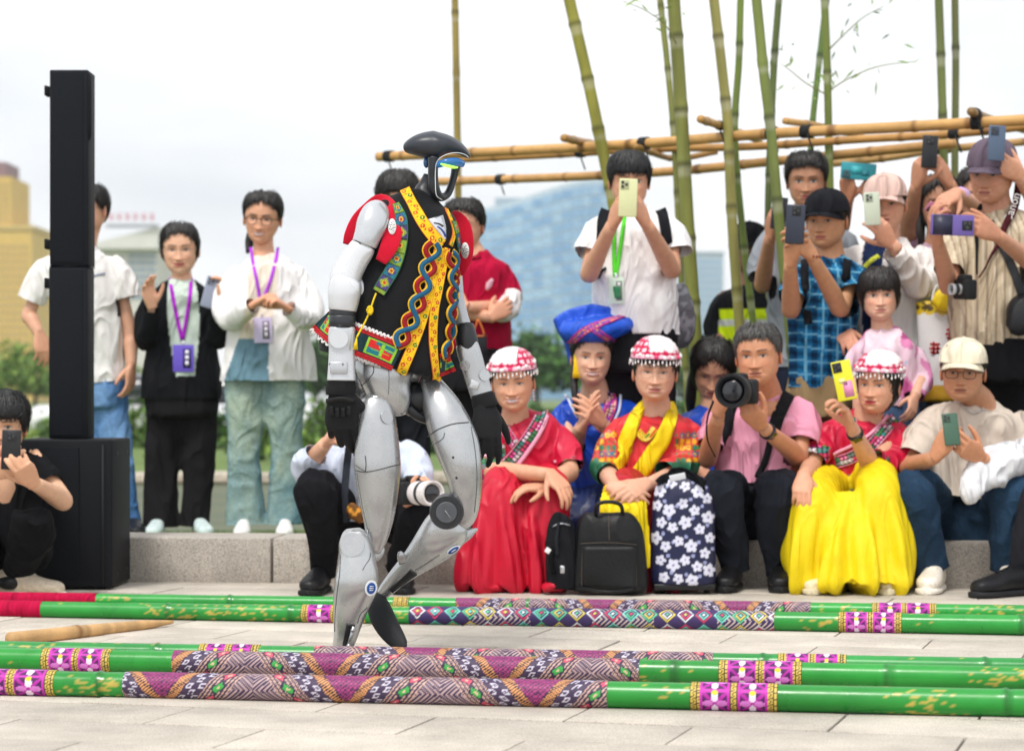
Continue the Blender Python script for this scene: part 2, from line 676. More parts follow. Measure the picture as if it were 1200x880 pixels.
# stone: speckled granite from two noises times the piece's own tone
def stone_mat(name, base, dark, rough=0.75, pscale=420, big=3.0, streak=0.0):
    m = bpy.data.materials.new(name)
    m.use_nodes = True
    t = m.node_tree
    b = t.nodes['Principled BSDF']
    b.inputs['Roughness'].default_value = rough
    b.inputs['Specular IOR Level'].default_value = 0.35
    tcn = t.nodes.new('ShaderNodeTexCoord')
    g = t.nodes.new('ShaderNodeNewGeometry')
    oi = t.nodes.new('ShaderNodeObjectInfo')
    n1 = t.nodes.new('ShaderNodeTexNoise')
    n1.inputs['Scale'].default_value = pscale
    n1.inputs['Detail'].default_value = 2
    t.links.new(g.outputs['Position'], n1.inputs['Vector'])
    n2 = t.nodes.new('ShaderNodeTexNoise')
    n2.inputs['Scale'].default_value = big
    n2.inputs['Detail'].default_value = 7
    n2.inputs['Roughness'].default_value = 0.68
    t.links.new(g.outputs['Position'], n2.inputs['Vector'])
    r1 = t.nodes.new('ShaderNodeValToRGB')
    r1.color_ramp.elements[0].position = 0.36
    r1.color_ramp.elements[0].color = (*dark, 1)
    r1.color_ramp.elements[1].position = 0.56
    r1.color_ramp.elements[1].color = (*base, 1)
    t.links.new(n1.outputs['Fac'], r1.inputs['Fac'])
    mr = t.nodes.new('ShaderNodeMapRange')
    mr.inputs['From Min'].default_value = 0.3
    mr.inputs['From Max'].default_value = 0.7
    mr.inputs['To Min'].default_value = 0.66
    mr.inputs['To Max'].default_value = 1.12
    t.links.new(n2.outputs['Fac'], mr.inputs['Value'])
    mo = t.nodes.new('ShaderNodeMapRange')
    mo.inputs['To Min'].default_value = 0.86
    mo.inputs['To Max'].default_value = 1.08
    t.links.new(oi.outputs['Random'], mo.inputs['Value'])
    mu = t.nodes.new('ShaderNodeMath')
    mu.operation = 'MULTIPLY'
    t.links.new(mr.outputs[0], mu.inputs[0])
    t.links.new(mo.outputs[0], mu.inputs[1])
    vm = t.nodes.new('ShaderNodeVectorMath')
    vm.operation = 'SCALE'
    t.links.new(r1.outputs['Color'], vm.inputs[0])
    t.links.new(mu.outputs[0], vm.inputs['Scale'])
    t.links.new(vm.outputs['Vector'], b.inputs['Base Color'])
    bp = t.nodes.new('ShaderNodeBump')
    bp.inputs['Distance'].default_value = 0.0012
    t.links.new(n1.outputs['Fac'], bp.inputs['Height'])
    t.links.new(bp.outputs['Normal'], b.inputs['Normal'])
    return m


SLAB = stone_mat('paving_stone', L('#d6cdc0'), L('#b3aba0'), 0.8, 260, 2.6)
KERB = stone_mat('kerb_granite', L('#c6beb4'), L('#958f87'), 0.85, 190, 4.0)
BANK = stone_mat('bank_stone', L('#c9bfae'), L('#a1978a'), 0.9, 30, 0.8)
LAWN = ground_mat('lawn_soil', L('#4c5f2c'), L('#748a44'), 2.2, bump=0.02, c3=L('#5f7636'))
EARTH = ground_mat('joint_mortar', L('#5c554e'), L('#7b7269'), 30)

# kerb line in plan: slightly turned against the picture plane
KA, KB = np.array((-1.79 * 9.52 / 9.53, 9.55)), np.array((2.10, 9.17))
KDIR = (KB - KA) / np.linalg.norm(KB - KA)
KN = np.array((-KDIR[1], KDIR[0]))           # pointing away from the camera
KT, KD = 0.178, 0.34


def kerb_y(x):
    return KA[1] + (x - KA[0]) * KDIR[1] / KDIR[0]


bed = sheet('pavement', -14, 14, 2.0, 9.75, -0.012, EARTH)
ang = math.radians(-16.2)
ux, uy = np.array((math.cos(ang), math.sin(ang))), np.array((-math.sin(ang), math.cos(ang)))
SW, SD, GAP = 0.60, 0.30, 0.006


def slab_mesh(cut=0.0):
    mb = MB()
    mb.box((0, 0, -0.02), ((SW - GAP) / 2, (SD - GAP) / 2, 0.02), bev=0.0025)
    return mesh_of('paving_slab', mb, False, sharp=30)


slab_me = slab_mesh()
org = P(230, 828, 2044 / (828 - 467))[:2]
cnt = 0
for j in range(-14, 26):
    for i in range(-14, 16):
        off = (0.5 if j % 2 else 0.0) * SW
        c = org + ux * (i * SW + off + SW / 2) + uy * (j * SD - SD / 2)
        if not (3.9 < c[1] < 9.72):
            continue
        hw = c[1] * 600 / F + 0.75
        if abs(c[0]) > hw or c[1] > kerb_y(c[0]) + 0.16:
            continue
        o = link('paving_slab', slab_me, SLAB, bed)
        o.location = (c[0], c[1], 0.0 + RNG.normal(0, 0.0009))
        o.rotation_euler = (RNG.normal(0, 0.0016), RNG.normal(0, 0.0016), ang + RNG.normal(0, 0.0012))
        cnt += 1
bed.location.z = 0.0

kerb = sheet('kerb_foundation', KA[0] - 6, KB[0] + 6, 9.0, 9.9, -0.05, EARTH)
km = MB()
kl = 0.98
km.box((0, 0, 0), (kl / 2 - 0.003, KD / 2, (KT + 0.03) / 2), bev=0.012)
km_me = mesh_of('kerb_stone', km, False, sharp=40)
kr = math.atan2(KDIR[1], KDIR[0])
for i in range(-3, 8):
    c = KA + KDIR * (i * kl + 0.35) + KN * KD / 2
    o = link('kerb_stone', km_me, KERB, kerb)
    o.location = (c[0], c[1], (KT - 0.03) / 2 + RNG.normal(0, 0.0012))
    o.rotation_euler = (0, 0, kr + RNG.normal(0, 0.0015))

# lawn strip behind the kerb, then the pond and its far bank
sheet('ground', -390, 390, 28.5, 1085, -0.2, LAWN)
LZ = 0.085


def lawnz(X, Y):
    return LZ + 0.03 * np.sin(X * 0.7) - 0.5 * np.clip((Y - 12.2) / 1.2, 0, 1) ** 1.5


sheet('lawn', -16, 16, 9.5, 13.5, LZ, LAWN, 60, 26, lawnz, lambda X, Y: Y + (kerb_y(X) + .15 - 9.5) * np.clip((13.5 - Y) / 4, 0, 1))
WATER = ground_mat('pond_water', L('#434a30'), L('#5a6240'), 0.6, 0.3, 0.012, stretch=(0.35, 2.2, 1))
WATER.node_tree.nodes['Principled BSDF'].inputs['Roughness'].default_value = 0.45
WATER.node_tree.nodes['Principled BSDF'].inputs['Specular IOR Level'].default_value = 0.08
sheet('pond', -80, 80, 12.9, 30, -0.285, WATER)
bm_ = MB()
for i in range(-22, 23):
    bm_ = MB()
    w = 0.95
    bm_.box((0, 0, 0), (w / 2 - 0.01, 0.45, 0.06), bev=0.02)
    if i == -22:
        bank_me = mesh_of('bank_stone', bm_, False, sharp=40)
        bank = sheet('pond_bank', -60, 60, 28.4, 29.5, -0.26, BANK)
    o = link('bank_stone', bank_me, BANK, bank)
    o.location = (i * w, 28.9, -0.215 + RNG.normal(0, 0.008))
    o.rotation_euler = (0, 0, RNG.normal(0, 0.01))

# grass on the strip: one mass of blades
gm = MB()
N = 9000
gx = RNG.uniform(-2.6, 1.2, N)
gy = kerb_y(gx) + KD + RNG.uniform(0.0, 1.9, N) ** 1.0
hh = RNG.uniform(0.012, 0.042, N)
an = RNG.uniform(0, 2 * PI, N)
ln_ = RNG.uniform(0.0, 0.03, N)
bw = 0.003
zb = lawnz(gx, gy)
v = np.zeros((N, 3, 3))
v[:, 0] = np.stack([gx - bw * np.cos(an), gy - bw * np.sin(an), zb - 0.005], 1)
v[:, 1] = np.stack([gx + bw * np.cos(an), gy + bw * np.sin(an), zb - 0.005], 1)
v[:, 2] = np.stack([gx + ln_ * np.sin(an), gy + ln_ * np.cos(an), zb + hh], 1)
gc = L('#7d9a3a')[None] * RNG.uniform(0.55, 1.25, (N, 1)) * np.array([[1, 1, 1]])
gc[:, 0] *= RNG.uniform(0.8, 1.35, N)
gm.add(v.reshape(-1, 3), [(3 * i, 3 * i + 1, 3 * i + 2) for i in range(N)], np.repeat(gc, 3, 0))
GRASS = mat('grass_blades', rough=0.7, nscale=8, namt=0.2)
go = link('grass', mesh_of('grass', gm, True, smooth=False), GRASS)
tag(go, 'short green grass growing along the kerb behind the standing women', 'grass', kind='stuff')
# ------------------------------------------------------------------ hands: palm, four unequal bent fingers, thumb from the side of the palm
POSES = {
    # curls (deg) per finger joint for index..little, finger spread, thumb (side, down, bend)
    'relax': ([(18, 28, 18), (22, 32, 20), (26, 36, 22), (30, 40, 25)], 1.0, (42, 18, 18)),
    'flat': ([(6, 10, 6), (5, 9, 6), (7, 11, 7), (10, 14, 8)], 1.3, (48, 10, 10)),
    'grip': ([(42, 62, 35), (48, 66, 38), (52, 68, 40), (56, 70, 42)], 0.9, (30, 45, 32)),
    'phone': ([(30, 48, 30), (36, 52, 34), (42, 56, 36), (46, 60, 38)], 1.0, (46, 30, 20)),
    'fist': ([(72, 88, 55), (76, 90, 58), (78, 92, 60), (80, 92, 60)], 0.8, (22, 50, 45)),
    'pinch': ([(40, 40, 20), (52, 60, 35), (60, 70, 40), (66, 74, 44)], 0.9, (32, 42, 22)),
    'spread': ([(14, 22, 14), (16, 24, 15), (18, 28, 18), (22, 34, 20)], 2.0, (62, 12, 12)),
}
_HAND = {}


def hand_mesh(pose):
    if pose in _HAND:
        return _HAND[pose]
    curls, spr, th = POSES[pose]
    mb = MB()
    xs = np.array((-0.012, 0.0, 0.02, 0.045, 0.07, 0.092))
    C = np.stack([xs, np.array((0, 0, 0.002, 0.002, 0.0, -0.001)), np.array((0, 0, -0.001, -0.001, -0.001, -0.001))], 1)
    A = np.tile((0, 1.0, 0), (6, 1))
    B = np.tile((0, 0, 1.0), (6, 1))
    mb.loft(C, A, B, (0.026, 0.027, 0.034, 0.041, 0.042, 0.037), (0.019, 0.019, 0.018, 0.0165, 0.014, 0.011), 18, pw=2.6)
    mb.ell((0.035, 0.024, -0.010), (0.028, 0.014, 0.013), 12, 8)      # ball of the thumb
    base = [(0.088, 0.029), (0.092, 0.0095), (0.089, -0.010), (0.082, -0.028)]
    lens = [(0.040, 0.025, 0.021), (0.045, 0.028, 0.022), (0.041, 0.026, 0.021), (0.032, 0.020, 0.019)]
    rad = [0.0088, 0.0092, 0.0086, 0.0076]
    fan = [7, 2, -3, -9]
    for (bx, by), ls, r, fa, cu in zip(base, lens, rad, fan, curls):
        a = math.radians(fa * spr)
        d0 = np.array((math.cos(a), math.sin(a), 0))
        p = np.array((bx - 0.014, by, 0.0))
        pts = [p, np.array((bx, by, 0.001))]
        g = 0
        for l, c in zip(ls, cu):
            g += math.radians(c)
            pts.append(pts[-1] + (d0 * math.cos(g) + np.array((0, 0, -1)) * math.sin(g)) * l)
        q = []
        for i in range(len(pts) - 1):
            for k in range(3):
                q.append(pts[i] * (1 - k / 3) + pts[i + 1] * k / 3)
        q.append(pts[-1])
        q = np.array(q)
        for _ in range(2):
            q[1:-1] = (q[:-2] + 2 * q[1:-1] + q[2:]) / 4
        rr = np.interp(np.linspace(0, 1, len(q)), (0, 0.25, 0.5, 0.8, 0.95, 1), (1.0, 1.05, 0.98, 0.88, 0.72, 0.35)) * r
        mb.tube(q, rr, 10)
    s_, dn, bd = (math.radians(x) for x in th)
    d0 = np.array((math.cos(s_) * math.cos(dn), math.sin(s_) * math.cos(dn), -math.sin(dn)))
    d1 = nrmz(d0 + np.array((0.9, -0.35, -0.25)) * math.sin(bd))
    d2 = nrmz(d1 + np.array((0.8, -0.45, -0.3)) * math.sin(bd))
    p0 = np.array((0.018, 0.022, -0.006))
    p1 = p0 + d0 * 0.044
    p2 = p1 + d1 * 0.033
    p3 = p2 + d2 * 0.027
    mb.tube([p0, p1, p2, p3], (0.015, 0.0118, 0.0104, 0.006), 10, sub=4)
    v, f = remesh(mb, 0.0041, 1)
    _HAND[pose] = (v, f)
    return _HAND[pose]


def hand_frame(wrist, tip, palm, thumb):
    """wrist point, point the fingers aim at, palm direction, direction the thumb is on -> origin + axes"""
    X = nrmz(np.asarray(tip, float) - np.asarray(wrist, float))
    Z = -np.asarray(palm, float)
    Z = nrmz(Z - X * np.dot(Z, X))
    Y = np.cross(Z, X)
    if np.dot(Y, np.asarray(thumb, float)) < 0:
        Y = -Y
    return np.asarray(wrist, float), X, Y, Z


def put_hand(mb, pose, wrist, tip, palm, thumb, k=1.0, c=None, colfn=None):
    v, f = hand_mesh(pose)
    o, X, Y, Z = hand_frame(wrist, tip, palm, thumb)
    w = o + k * (v[:, :1] * X + v[:, 1:2] * Y + v[:, 2:3] * Z)
    if colfn is not None:
        c = colfn(v)
    mb.add(w, f.tolist(), c)
    return o, X, Y, Z
# ------------------------------------------------------------------ the dancing robot
SILVER = mat('robot_silver', rough=0.27, metal=0.75, spec=0.5, nscale=14, namt=0.07, rvar=0.05)
WHITEP = mat('robot_white', rough=0.26, metal=0.45, spec=0.5, nscale=12, namt=0.04, rvar=0.06, coat=0.25)
BLACKP = mat('robot_black', rough=0.38, spec=0.5, nscale=40, namt=0.2, rvar=0.08)
GLOVE = mat('glove_fabric', rough=0.8, spec=0.3, nscale=300, namt=0.3, bump=0.0018, bscale=420)
LEDB = mat('blue_light', col=(0.02, 0.12, 0.35), rough=0.2, emit=(0.03, 0.25, 0.6, 0.12))
LEDG = mat('green_light', col=(0.2, 0.7, 0.05), rough=0.2, emit=(0.35, 1.0, 0.08, 1.0))
RD = 6.75
rb = Thing('robot', 'silver humanoid robot in an embroidered black vest stepping between the bamboo poles', 'robot', P(415, 770, RD))
cS, cW, cK, cD = L('#b9bbbd'), L('#dfe1e4'), L('#1b1d21'), L('#33363c')


def rp_(name, spec, m, c, sub=5, n=24, ratio=0.8, pw=2.4, parent=None, sharp=None, dd=0.0, side=None):
    mb = MB(c)
    mb.ploft(RD + dd, spec, n, sub, ratio, None, pw, side=side)
    o = rb.part(name, mb, m, parent, sharp)
    return o, mb


def line_on(mb_t, pts, w, c, name, parent, m, off=0.0008, t=0.0012):
    q = MB(c)
    ribbon(q, bvh(mb_t), pts, w, off, t, step=2, dflt=RD, sub=4, smooth=1)
    return rb.part(name, q, m, parent)


def disc(mb, c0, nrm, r, t, c=None, n=24, up=(0, 0, 1), ry=None):
    nrm = nrmz(nrm)
    a = nrmz(np.cross(up, nrm))
    b = np.cross(nrm, a)
    C = np.array([c0 - nrm * t / 2, c0 - nrm * t / 2, c0 + nrm * t / 2, c0 + nrm * t / 2])
    k = np.array((0.92, 1, 1, 0.9))
    mb.loft(C, np.tile(a, (4, 1)), np.tile(b, (4, 1)), r * k, (ry or r) * k, n, True, c)


# head: dome with a hollow face loop below it
hd, hm = rp_('head_shell', [(477, 174, .02, 1.5, 3.5), (480.5, 172.6, .02, 6, 3.2), (489, 170.8, .01, 11.3, 2.4), (500, 170.2, 0, 15.4, 1.9), (510, 170.4, 0, 16.6, 1.8), (523, 169.8, 0, 12, 2.4), (534, 172.5, 0, 8.4, 3.1), (542, 177, 0, 5.8, 3.8), (548, 182.5, 0, 3.8, 4), (549.8, 185.5, 0, 1.2, 4)], BLACKP, L('#2b3038'), ratio=1.75, pw=2.3, n=36)
rp_('face_loop', [(508, 184, -.035, 7, 1.4), (507.5, 196, -.035, 6, 1.5), (507.5, 208, -.03, 6, 1.5), (509, 221, -.025, 6.4, 1.4), (513.5, 229.5, -.01, 5.6, 1.4), (519.5, 231, .01, 4.6, 1.4), (525.5, 226, .025, 4.4, 1.4), (530, 214, .035, 4.2, 1.5), (533, 202, .04, 4.6, 1.5), (535, 190, .04, 6, 1.5)], BLACKP, L('#22262c'), n=20, parent=hd)
# rim light line round the visor and the lamps under the brow
q = MB(L('#e6eef2'))
q.tube([P(x, y, RD + z) for x, y, z in ((518, 234.6, -.035), (511.5, 229, -.058), (510.2, 214, -.064), (510.3, 200, -.067), (511.8, 190.5, -.080), (517, 184.5, -.098), (526, 180.5, -.105), (536, 179.3, -.098), (545, 181.5, -.074), (549.2, 185, -.035))], 0.0011, 6, sub=6)
rb.part('visor_rim', q, PLAST, hd)
q = MB()
q.ploft(RD, [(512, 194, -.05, 3.5, 1.0), (522, 190.5, -.06, 4.5, 1.0), (534, 190, -.05, 5, 1.0), (541, 192, -.02, 4.5, 1.0)], 14, 4)
rb.part('visor_lamp', q, LEDB, hd)
q = MB()
q.ploft(RD, [(516.5, 192.3, -.078, 0.9, .6), (523, 194.4, -.082, 1.7, .6), (530, 196, -.078, 1.7, .6), (536.5, 196.6, -.066, .8, .6)], 12, 4)
rb.part('status_light', q, LEDG, hd)
q = MB(L('#1d4f86'))
q.ell(P(499.5, 190.5, RD - .02), (0.0085, 0.012, 0.016), 16, 10)
rb.part('side_lens', q, GLOSS, hd)
rp_('neck', [(503, 205, .01, 6.5, 1.1), (500.5, 217, .015, 10, 1.1), (497.5, 227, .015, 13, 1.1), (500, 243, .01, 14.5, 1.1), (506, 262, 0, 21, 1.0), (510, 285, .02, 30, .8)], BLACKP, L('#24272c'))

# torso core under the vest and the pelvis
rp_('torso', [(455, 440, .02, 36), (464, 400, .02, 46), (474, 350, .02, 52), (482, 300, .02, 50), (486, 262, .02, 42), (492, 245, .02, 20)], SILVER, cS, ratio=0.85)
pe, pm = rp_('pelvis', [(449, 424, 0, 34, .95), (452, 440, -.02, 34, .95), (456, 456, -.03, 28, .95), (463, 470, -.035, 20, 1.0), (467, 480, -.035, 13, 1.0), (468, 485, -.03, 6, 1.0)], SILVER, cS, n=28)
line_on(pm, [(437, 426), (438, 436), (430, 446), (424, 452)], 0.0022, L('#4b4d50'), 'panel_gap', pe, PLAST)
line_on(pm, [(455, 428), (456, 444), (455, 462)], 0.0018, L('#6b6d70'), 'panel_gap', pe, PLAST)
rp_('hip_block', [(425, 433, .0, 10, 1.0), (424, 444, -.02, 13, 1.0), (424, 456, -.02, 12, 1.0), (424, 466, -.01, 8, 1.0)], SILVER, cS, n=18, parent=pe, pw=3.2)
q = MB(cK)
q.ell(P(444, 462, RD + .01), (.05, .055, .045))
q.ell(P(486, 468, RD + .03), (.055, .055, .05))
q.tube([P(478, 478, RD - .03), P(488, 487, RD - .02), P(500, 492, RD)], .013, 10, sub=4)
q.tube([P(430, 452, RD - .06), P(448, 446, RD - .075), P(458, 456, RD - .06)], .009, 10, sub=4)
rb.part('hip_joint', q, BLACKP, pe)

# supporting leg
tl, tm = rp_('thigh', [(440, 463, -.045, 9), (440, 470, -.05, 18), (440, 484, -.055, 22), (441, 505, -.06, 24.5), (442, 530, -.06, 26.6), (442.5, 552, -.06, 27), (443, 580, -.06, 23.5), (443.5, 605, -.06, 18.6), (442, 630, -.06, 12.6), (440, 648, -.06, 5.5)], SILVER, cS, ratio=0.95, n=30, pw=2.3)
line_on(tm, [(416, 551), (428, 553), (445, 550), (458, 546.5), (469, 544)], 0.0028, L('#3c3e41'), 'panel_gap', tl, PLAST)
line_on(tm, [(417, 545), (424, 550), (429, 552)], 0.002, L('#55575a'), 'panel_gap', tl, PLAST)
line_on(tm, [(428, 534), (429, 544), (428, 553)], 0.0022, L('#4a4c4f'), 'panel_gap', tl, PLAST)
q = MB(L('#b4b5b7'))
C_, N_ = hit(bvh(tm), 453, 489, RD)
disc(q, C_ + N_ * .001, N_, .019, .003)
rb.part('pivot_cover', q, SILVER, tl, sharp=40)
q = MB(cK)
q.tube([P(421, 498, RD - .02), P(418, 516, RD - .03), P(420, 534, RD - .03)], .014, 10, sub=4)
q.tube([P(424, 490, RD - .05), P(417, 505, RD - .06), P(417, 524, RD - .05)], .006, 8, sub=4)
rb.part('actuator', q, BLACKP, tl)
sl, sm = rp_('shin', [(414, 619, -.06, 8), (414.5, 624, -.06, 14), (416, 634, -.06, 19), (418, 650, -.062, 21), (419, 668, -.065, 24), (417.5, 684, -.065, 25.4), (413, 702, -.063, 22.8), (409, 722, -.06, 18.6), (405.5, 742, -.056, 14.6), (402, 757, -.05, 12.2), (400, 768, -.045, 11)], SILVER, L('#c0c2c3'), ratio=0.95, n=30, pw=2.3)
tr_s = bvh(sm)
rp_('calf_fin', [(433, 652, -.055, 8, .25), (440, 650, -.055, 8, .25), (446, 646, -.055, 5, .25), (449.5, 641.5, -.055, 1.5, .25)], SILVER, cS, n=14, parent=sl)
line_on(sm, [(434, 648), (433, 655), (428, 662), (425, 668)], 0.002, L('#5a5c5f'), 'panel_gap', sl, PLAST)
q = MB(L('#b9babc'))
C_, N_ = hit(tr_s, 413, 638, RD)
disc(q, C_ + N_ * .0005, N_, .034, .0035)
rb.part('pivot_cover', q, SILVER, sl, sharp=40)
line_on(sm, [(411, 731), (408, 747), (404, 765)], [0.024, 0.024, 0.022], cK, 'ankle_slot', sl, BLACKP, .0012, .003)
q = MB(L('#a9abae'))
q.tube([P(414.5, 734, RD - .105), P(411, 748, RD - .1), P(406.5, 764, RD - .095)], .0055, 10)
for t in (0.15, 0.75):
    q.ell(P(414.5 - 8 * t, 734 + 30 * t, RD - .107), (.0065, .006, .0065), 10, 8)
rb.part('ankle_rod', q, METAL, sl)
for (x, y, tx, ty, par, tr) in ((434.5, 689, .55, 1.0, sl, tr_s),):
    C_, N_ = hit(tr, x, y, RD)
    q = MB(L('#e9eef2'))
    disc(q, C_ + N_ * .0016, N_, .0205, .0012, ry=.0225)
    e = rb.part('sticker', q, PLAST, par)
    q = MB(L('#1d4f9c'))
    disc(q, C_ + N_ * .0024, N_, .0145, .0012, ry=.016)
    b_ = rb.part('sticker_print', q, PLAST, par)
    q = MB(L('#e9eef2'))
    a_ = nrmz(np.cross((0, 0, 1), N_))
    u_ = np.cross(N_, a_)
    for k in (-1, 0, 1):
        q.box(C_ + N_ * .0033 + u_ * k * .0055, (.007 - abs(k) * .001, .0007, .0011), np.stack([a_, N_, u_], 1))
    rb.part('sticker_print', q, PLAST, par)
line_on(sm, [(399, 650), (398, 672), (395, 694), (393, 716), (392, 740)], .0016, L('#6b6d70'), 'panel_gap', sl, PLAST)
line_on(sm, [(430, 712), (422, 720), (419, 730)], .0018, L('#5a5c5f'), 'panel_gap', sl, PLAST)
line_on(tm, [(463, 480), (466, 510), (467, 540)], .0014, L('#7a7c7f'), 'panel_gap', tl, PLAST)
line_on(tm, [(418, 553), (424, 590), (432, 625)], .0014, L('#7a7c7f'), 'panel_gap', tl, PLAST)
foot1 = MB(cK)
foot1.ploft(RD, [(383, 771, .07, 5, 1.6), (395, 768.5, .02, 9, 1.8), (410, 769, -.02, 8.5, 1.9), (428, 771, -.05, 6, 1.9), (440, 772.5, -.06, 3, 1.6)], 18, 4, pw=3)
rb.part('foot', foot1, BLACKP)

# swinging leg
t2, t2m = rp_('thigh', [(500, 442, .02, 8), (504, 450, .02, 14), (513, 469, .01, 20.5), (521, 486, 0, 24), (529, 505, -.01, 26), (536, 524, -.02, 26.4), (541.5, 545, -.03, 23.6), (545, 566, -.03, 19.4), (545.5, 586, -.02, 17.6), (542, 604, -.01, 16), (535, 616, 0, 11), (529, 621, 0, 5)], SILVER, cS, ratio=0.95, n=30, pw=2.3)
line_on(t2m, [(501, 512), (512, 504), (530, 497), (549, 495)], 0.003, L('#3c3e41'), 'panel_gap', t2, PLAST)
line_on(t2m, [(506, 522), (519, 514), (521, 507)], 0.002, L('#55575a'), 'panel_gap', t2, PLAST)
for x, y in ((531, 536), (535, 560)):
    q = MB(L('#26282b'))
    C_, N_ = hit(bvh(t2m), x, y, RD)
    disc(q, C_, N_, .0035, .002)
    rb.part('screw', q, PLAST, t2)
s2, s2m = rp_('shin', [(541, 604, .0, 10), (533, 611, 0, 22), (523, 620, 0, 26.5), (511, 634, .01, 25), (498, 647, .03, 20.6), (484, 660, .05, 16), (468, 674.5, .07, 12), (455, 688, .09, 9.4), (447, 697, .1, 7)], SILVER, L('#c0c2c3'), ratio=0.8, n=30, pw=2.3)
rp_('calf_fin', [(538, 630, .0, 9, .25), (547, 626, 0, 7, .25), (554, 622.5, 0, 4, .25), (559.5, 619.5, 0, 1.4, .25)], SILVER, cS, n=14, parent=s2)
rp_('heel_fin', [(468, 646, .02, 2, .4), (470, 651, .02, 5, .4), (473, 659, .03, 6, .4)], SILVER, cS, n=12, parent=s2)
line_on(s2m, [(515, 650), (500, 660), (486, 668)], .0018, L('#5a5c5f'), 'panel_gap', s2, PLAST)
line_on(t2m, [(552, 500), (557, 530), (559, 565), (556, 600)], .0016, L('#6b6d70'), 'panel_gap', t2, PLAST)
q = MB(cK)
kc = P(524, 599, RD)
C = np.array([kc + np.array((0, y, 0)) for y in (.06, .06, -.055, -.07, -.07)])
q.loft(C, np.tile((1.0, 0, 0), (5, 1)), np.tile((0, 0, 1.0), (5, 1)), np.array((.046, .049, .0485, .045, .036)), np.array((.046, .049, .0485, .045, .036)), 32)
kn = rb.part('knee_motor', q, BLACKP, sharp=35)
q = MB(L('#4a4d52'))
disc(q, kc + np.array((0, -.072, 0)), (0, -1, 0), .030, .003)
q.tube([kc + np.array((-.004, -.0745, .006)), kc + np.array((.012, -.0745, -.016))], .0012, 6, c=L('#9a9da2'))
rb.part('motor_cap', q, BLACKP, kn)
line_on(s2m, [(485, 670), (472, 681), (458, 692)], [0.026, 0.02, 0.016], cK, 'ankle_slot', s2, BLACKP, .0012, .003)
C_, N_ = hit(bvh(s2m), 531, 644, RD)
q = MB(L('#e9eef2'))
a_ = nrmz(np.array((.82, 0, .57)) - N_ * np.dot((.82, 0, .57), N_))
u_ = np.cross(N_, a_)
for nm, r1, r2, o_, cc in (('sticker', .0225, .0125, .0016, '#e9eef2'), ('sticker_print', .017, .0088, .0026, '#1d4f9c'), ('sticker_print', .008, .002, .0036, '#e9eef2')):
    q = MB(L(cc))
    C = np.array([C_ + N_ * o_, C_ + N_ * (o_ + .001)])
    q.loft(C, np.tile(a_, (2, 1)), np.tile(u_, (2, 1)), r1, r2, 20)
    rb.part(nm, q, PLAST, s2)
f2 = MB(cK)
f2.ploft(RD, [(446, 697, .1, 7, .9), (444, 706, .09, 12, .8), (446, 718, .07, 14.5, .7), (454, 734, .04, 14, .55), (464, 748, .01, 11.5, .5), (471, 755, -.01, 8, .5), (475, 758.5, -.02, 3, .5)], 20, 4)
ft = rb.part('foot', f2, RUBBER)
q = MB(L('#0f1012'))
q.ploft(RD, [(436, 711, .1, 3, 2.2), (441, 727, .075, 3.5, 2.2), (453, 746, .045, 3.5, 2.2), (468, 760, .005, 3, 2.0)], 14, 4)
rb.part('sole', q, RUBBER, ft)

# arms -------------------------------------------------------------
ua, uam = rp_('upper_arm', [(447, 243, .01, 8), (441, 250, -.02, 16), (436, 262, -.04, 18), (431, 276, -.05, 16), (427, 287, -.05, 15)], WHITEP, L('#c6c9cd'), ratio=0.95, n=28, dd=-.05)
rp_('upper_arm_sleeve', [(428, 286, -.05, 13.4), (424, 292, -.05, 15.6), (416, 304, -.05, 16.5), (409, 316, -.05, 17.5), (404, 328, -.05, 18), (402, 338, -.05, 14)], WHITEP, cW, ratio=0.9, n=28, dd=-.05, parent=ua)
line_on(uam, [(417, 282), (427, 287), (440, 292)], 0.003, L('#4a4c50'), 'panel_gap', ua, PLAST)
el, elm = rp_('elbow', [(408, 322, -.06, 9), (406, 328, -.06, 17.5), (404, 340, -.06, 19.5), (402.5, 354, -.06, 18), (401.5, 364, -.06, 16.4)], WHITEP, cW, ratio=0.85, n=28, dd=-.05, pw=2.6)
q = MB(L('#cfd2d5'))
q.ploft(RD - .06, [(421, 325, 0, 4, 2.5), (423.5, 334, 0, 6, 2.6), (424, 345, 0, 6, 2.6), (420, 356, 0, 4.5, 2.4)], 20, 4)
rb.part('elbow_cap', q, WHITEP, el)
q = MB(L('#2c2f34'))
q.ploft(RD - .11, [(401.5, 361, 0, 15.4), (401.5, 368, 0, 15.8), (401.5, 370, 0, 15.0), (401.5, 372, 0, 15.8), (401, 384, 0, 15.4)], 28, 2, .85)
wb = rb.part('forearm_band', q, BLACKP)
fa, fam = rp_('forearm', [(401, 381, -.06, 12), (401, 385, -.06, 15.4), (400.5, 396, -.06, 16), (400.5, 410, -.06, 15.2), (400.5, 425, -.06, 15.8), (400.3, 438, -.06, 16.4), (400.2, 446, -.06, 17)], WHITEP, L('#c9ccd0'), ratio=0.8, n=28, dd=-.05, pw=3.0)
q = MB(L('#d5d8db'))
tfa = bvh(fam)
for x, y, r in ((397, 397, .026), ):
    C_, N_ = hit(tfa, x, y, RD)
    disc(q, C_ + N_ * .003, N_, r, .012)
rb.part('pivot_cover', q, WHITEP, fa, sharp=40)
q = MB(L('#bcbfc3'))
C_, N_ = hit(tfa, 397, 431, RD)
q.box(C_ + N_ * .002, (.024, .004, .017), bev=.003)
pl_ = rb.part('cover_plate', q, WHITEP, fa)
for x in (388.5, 402):
    q = MB(L('#6a6c70'))
    C_, N_ = hit(tfa, x, 427, RD)
    disc(q, C_ + N_ * .0062, N_, .0035, .002)
    rb.part('screw', q, PLAST, fa)
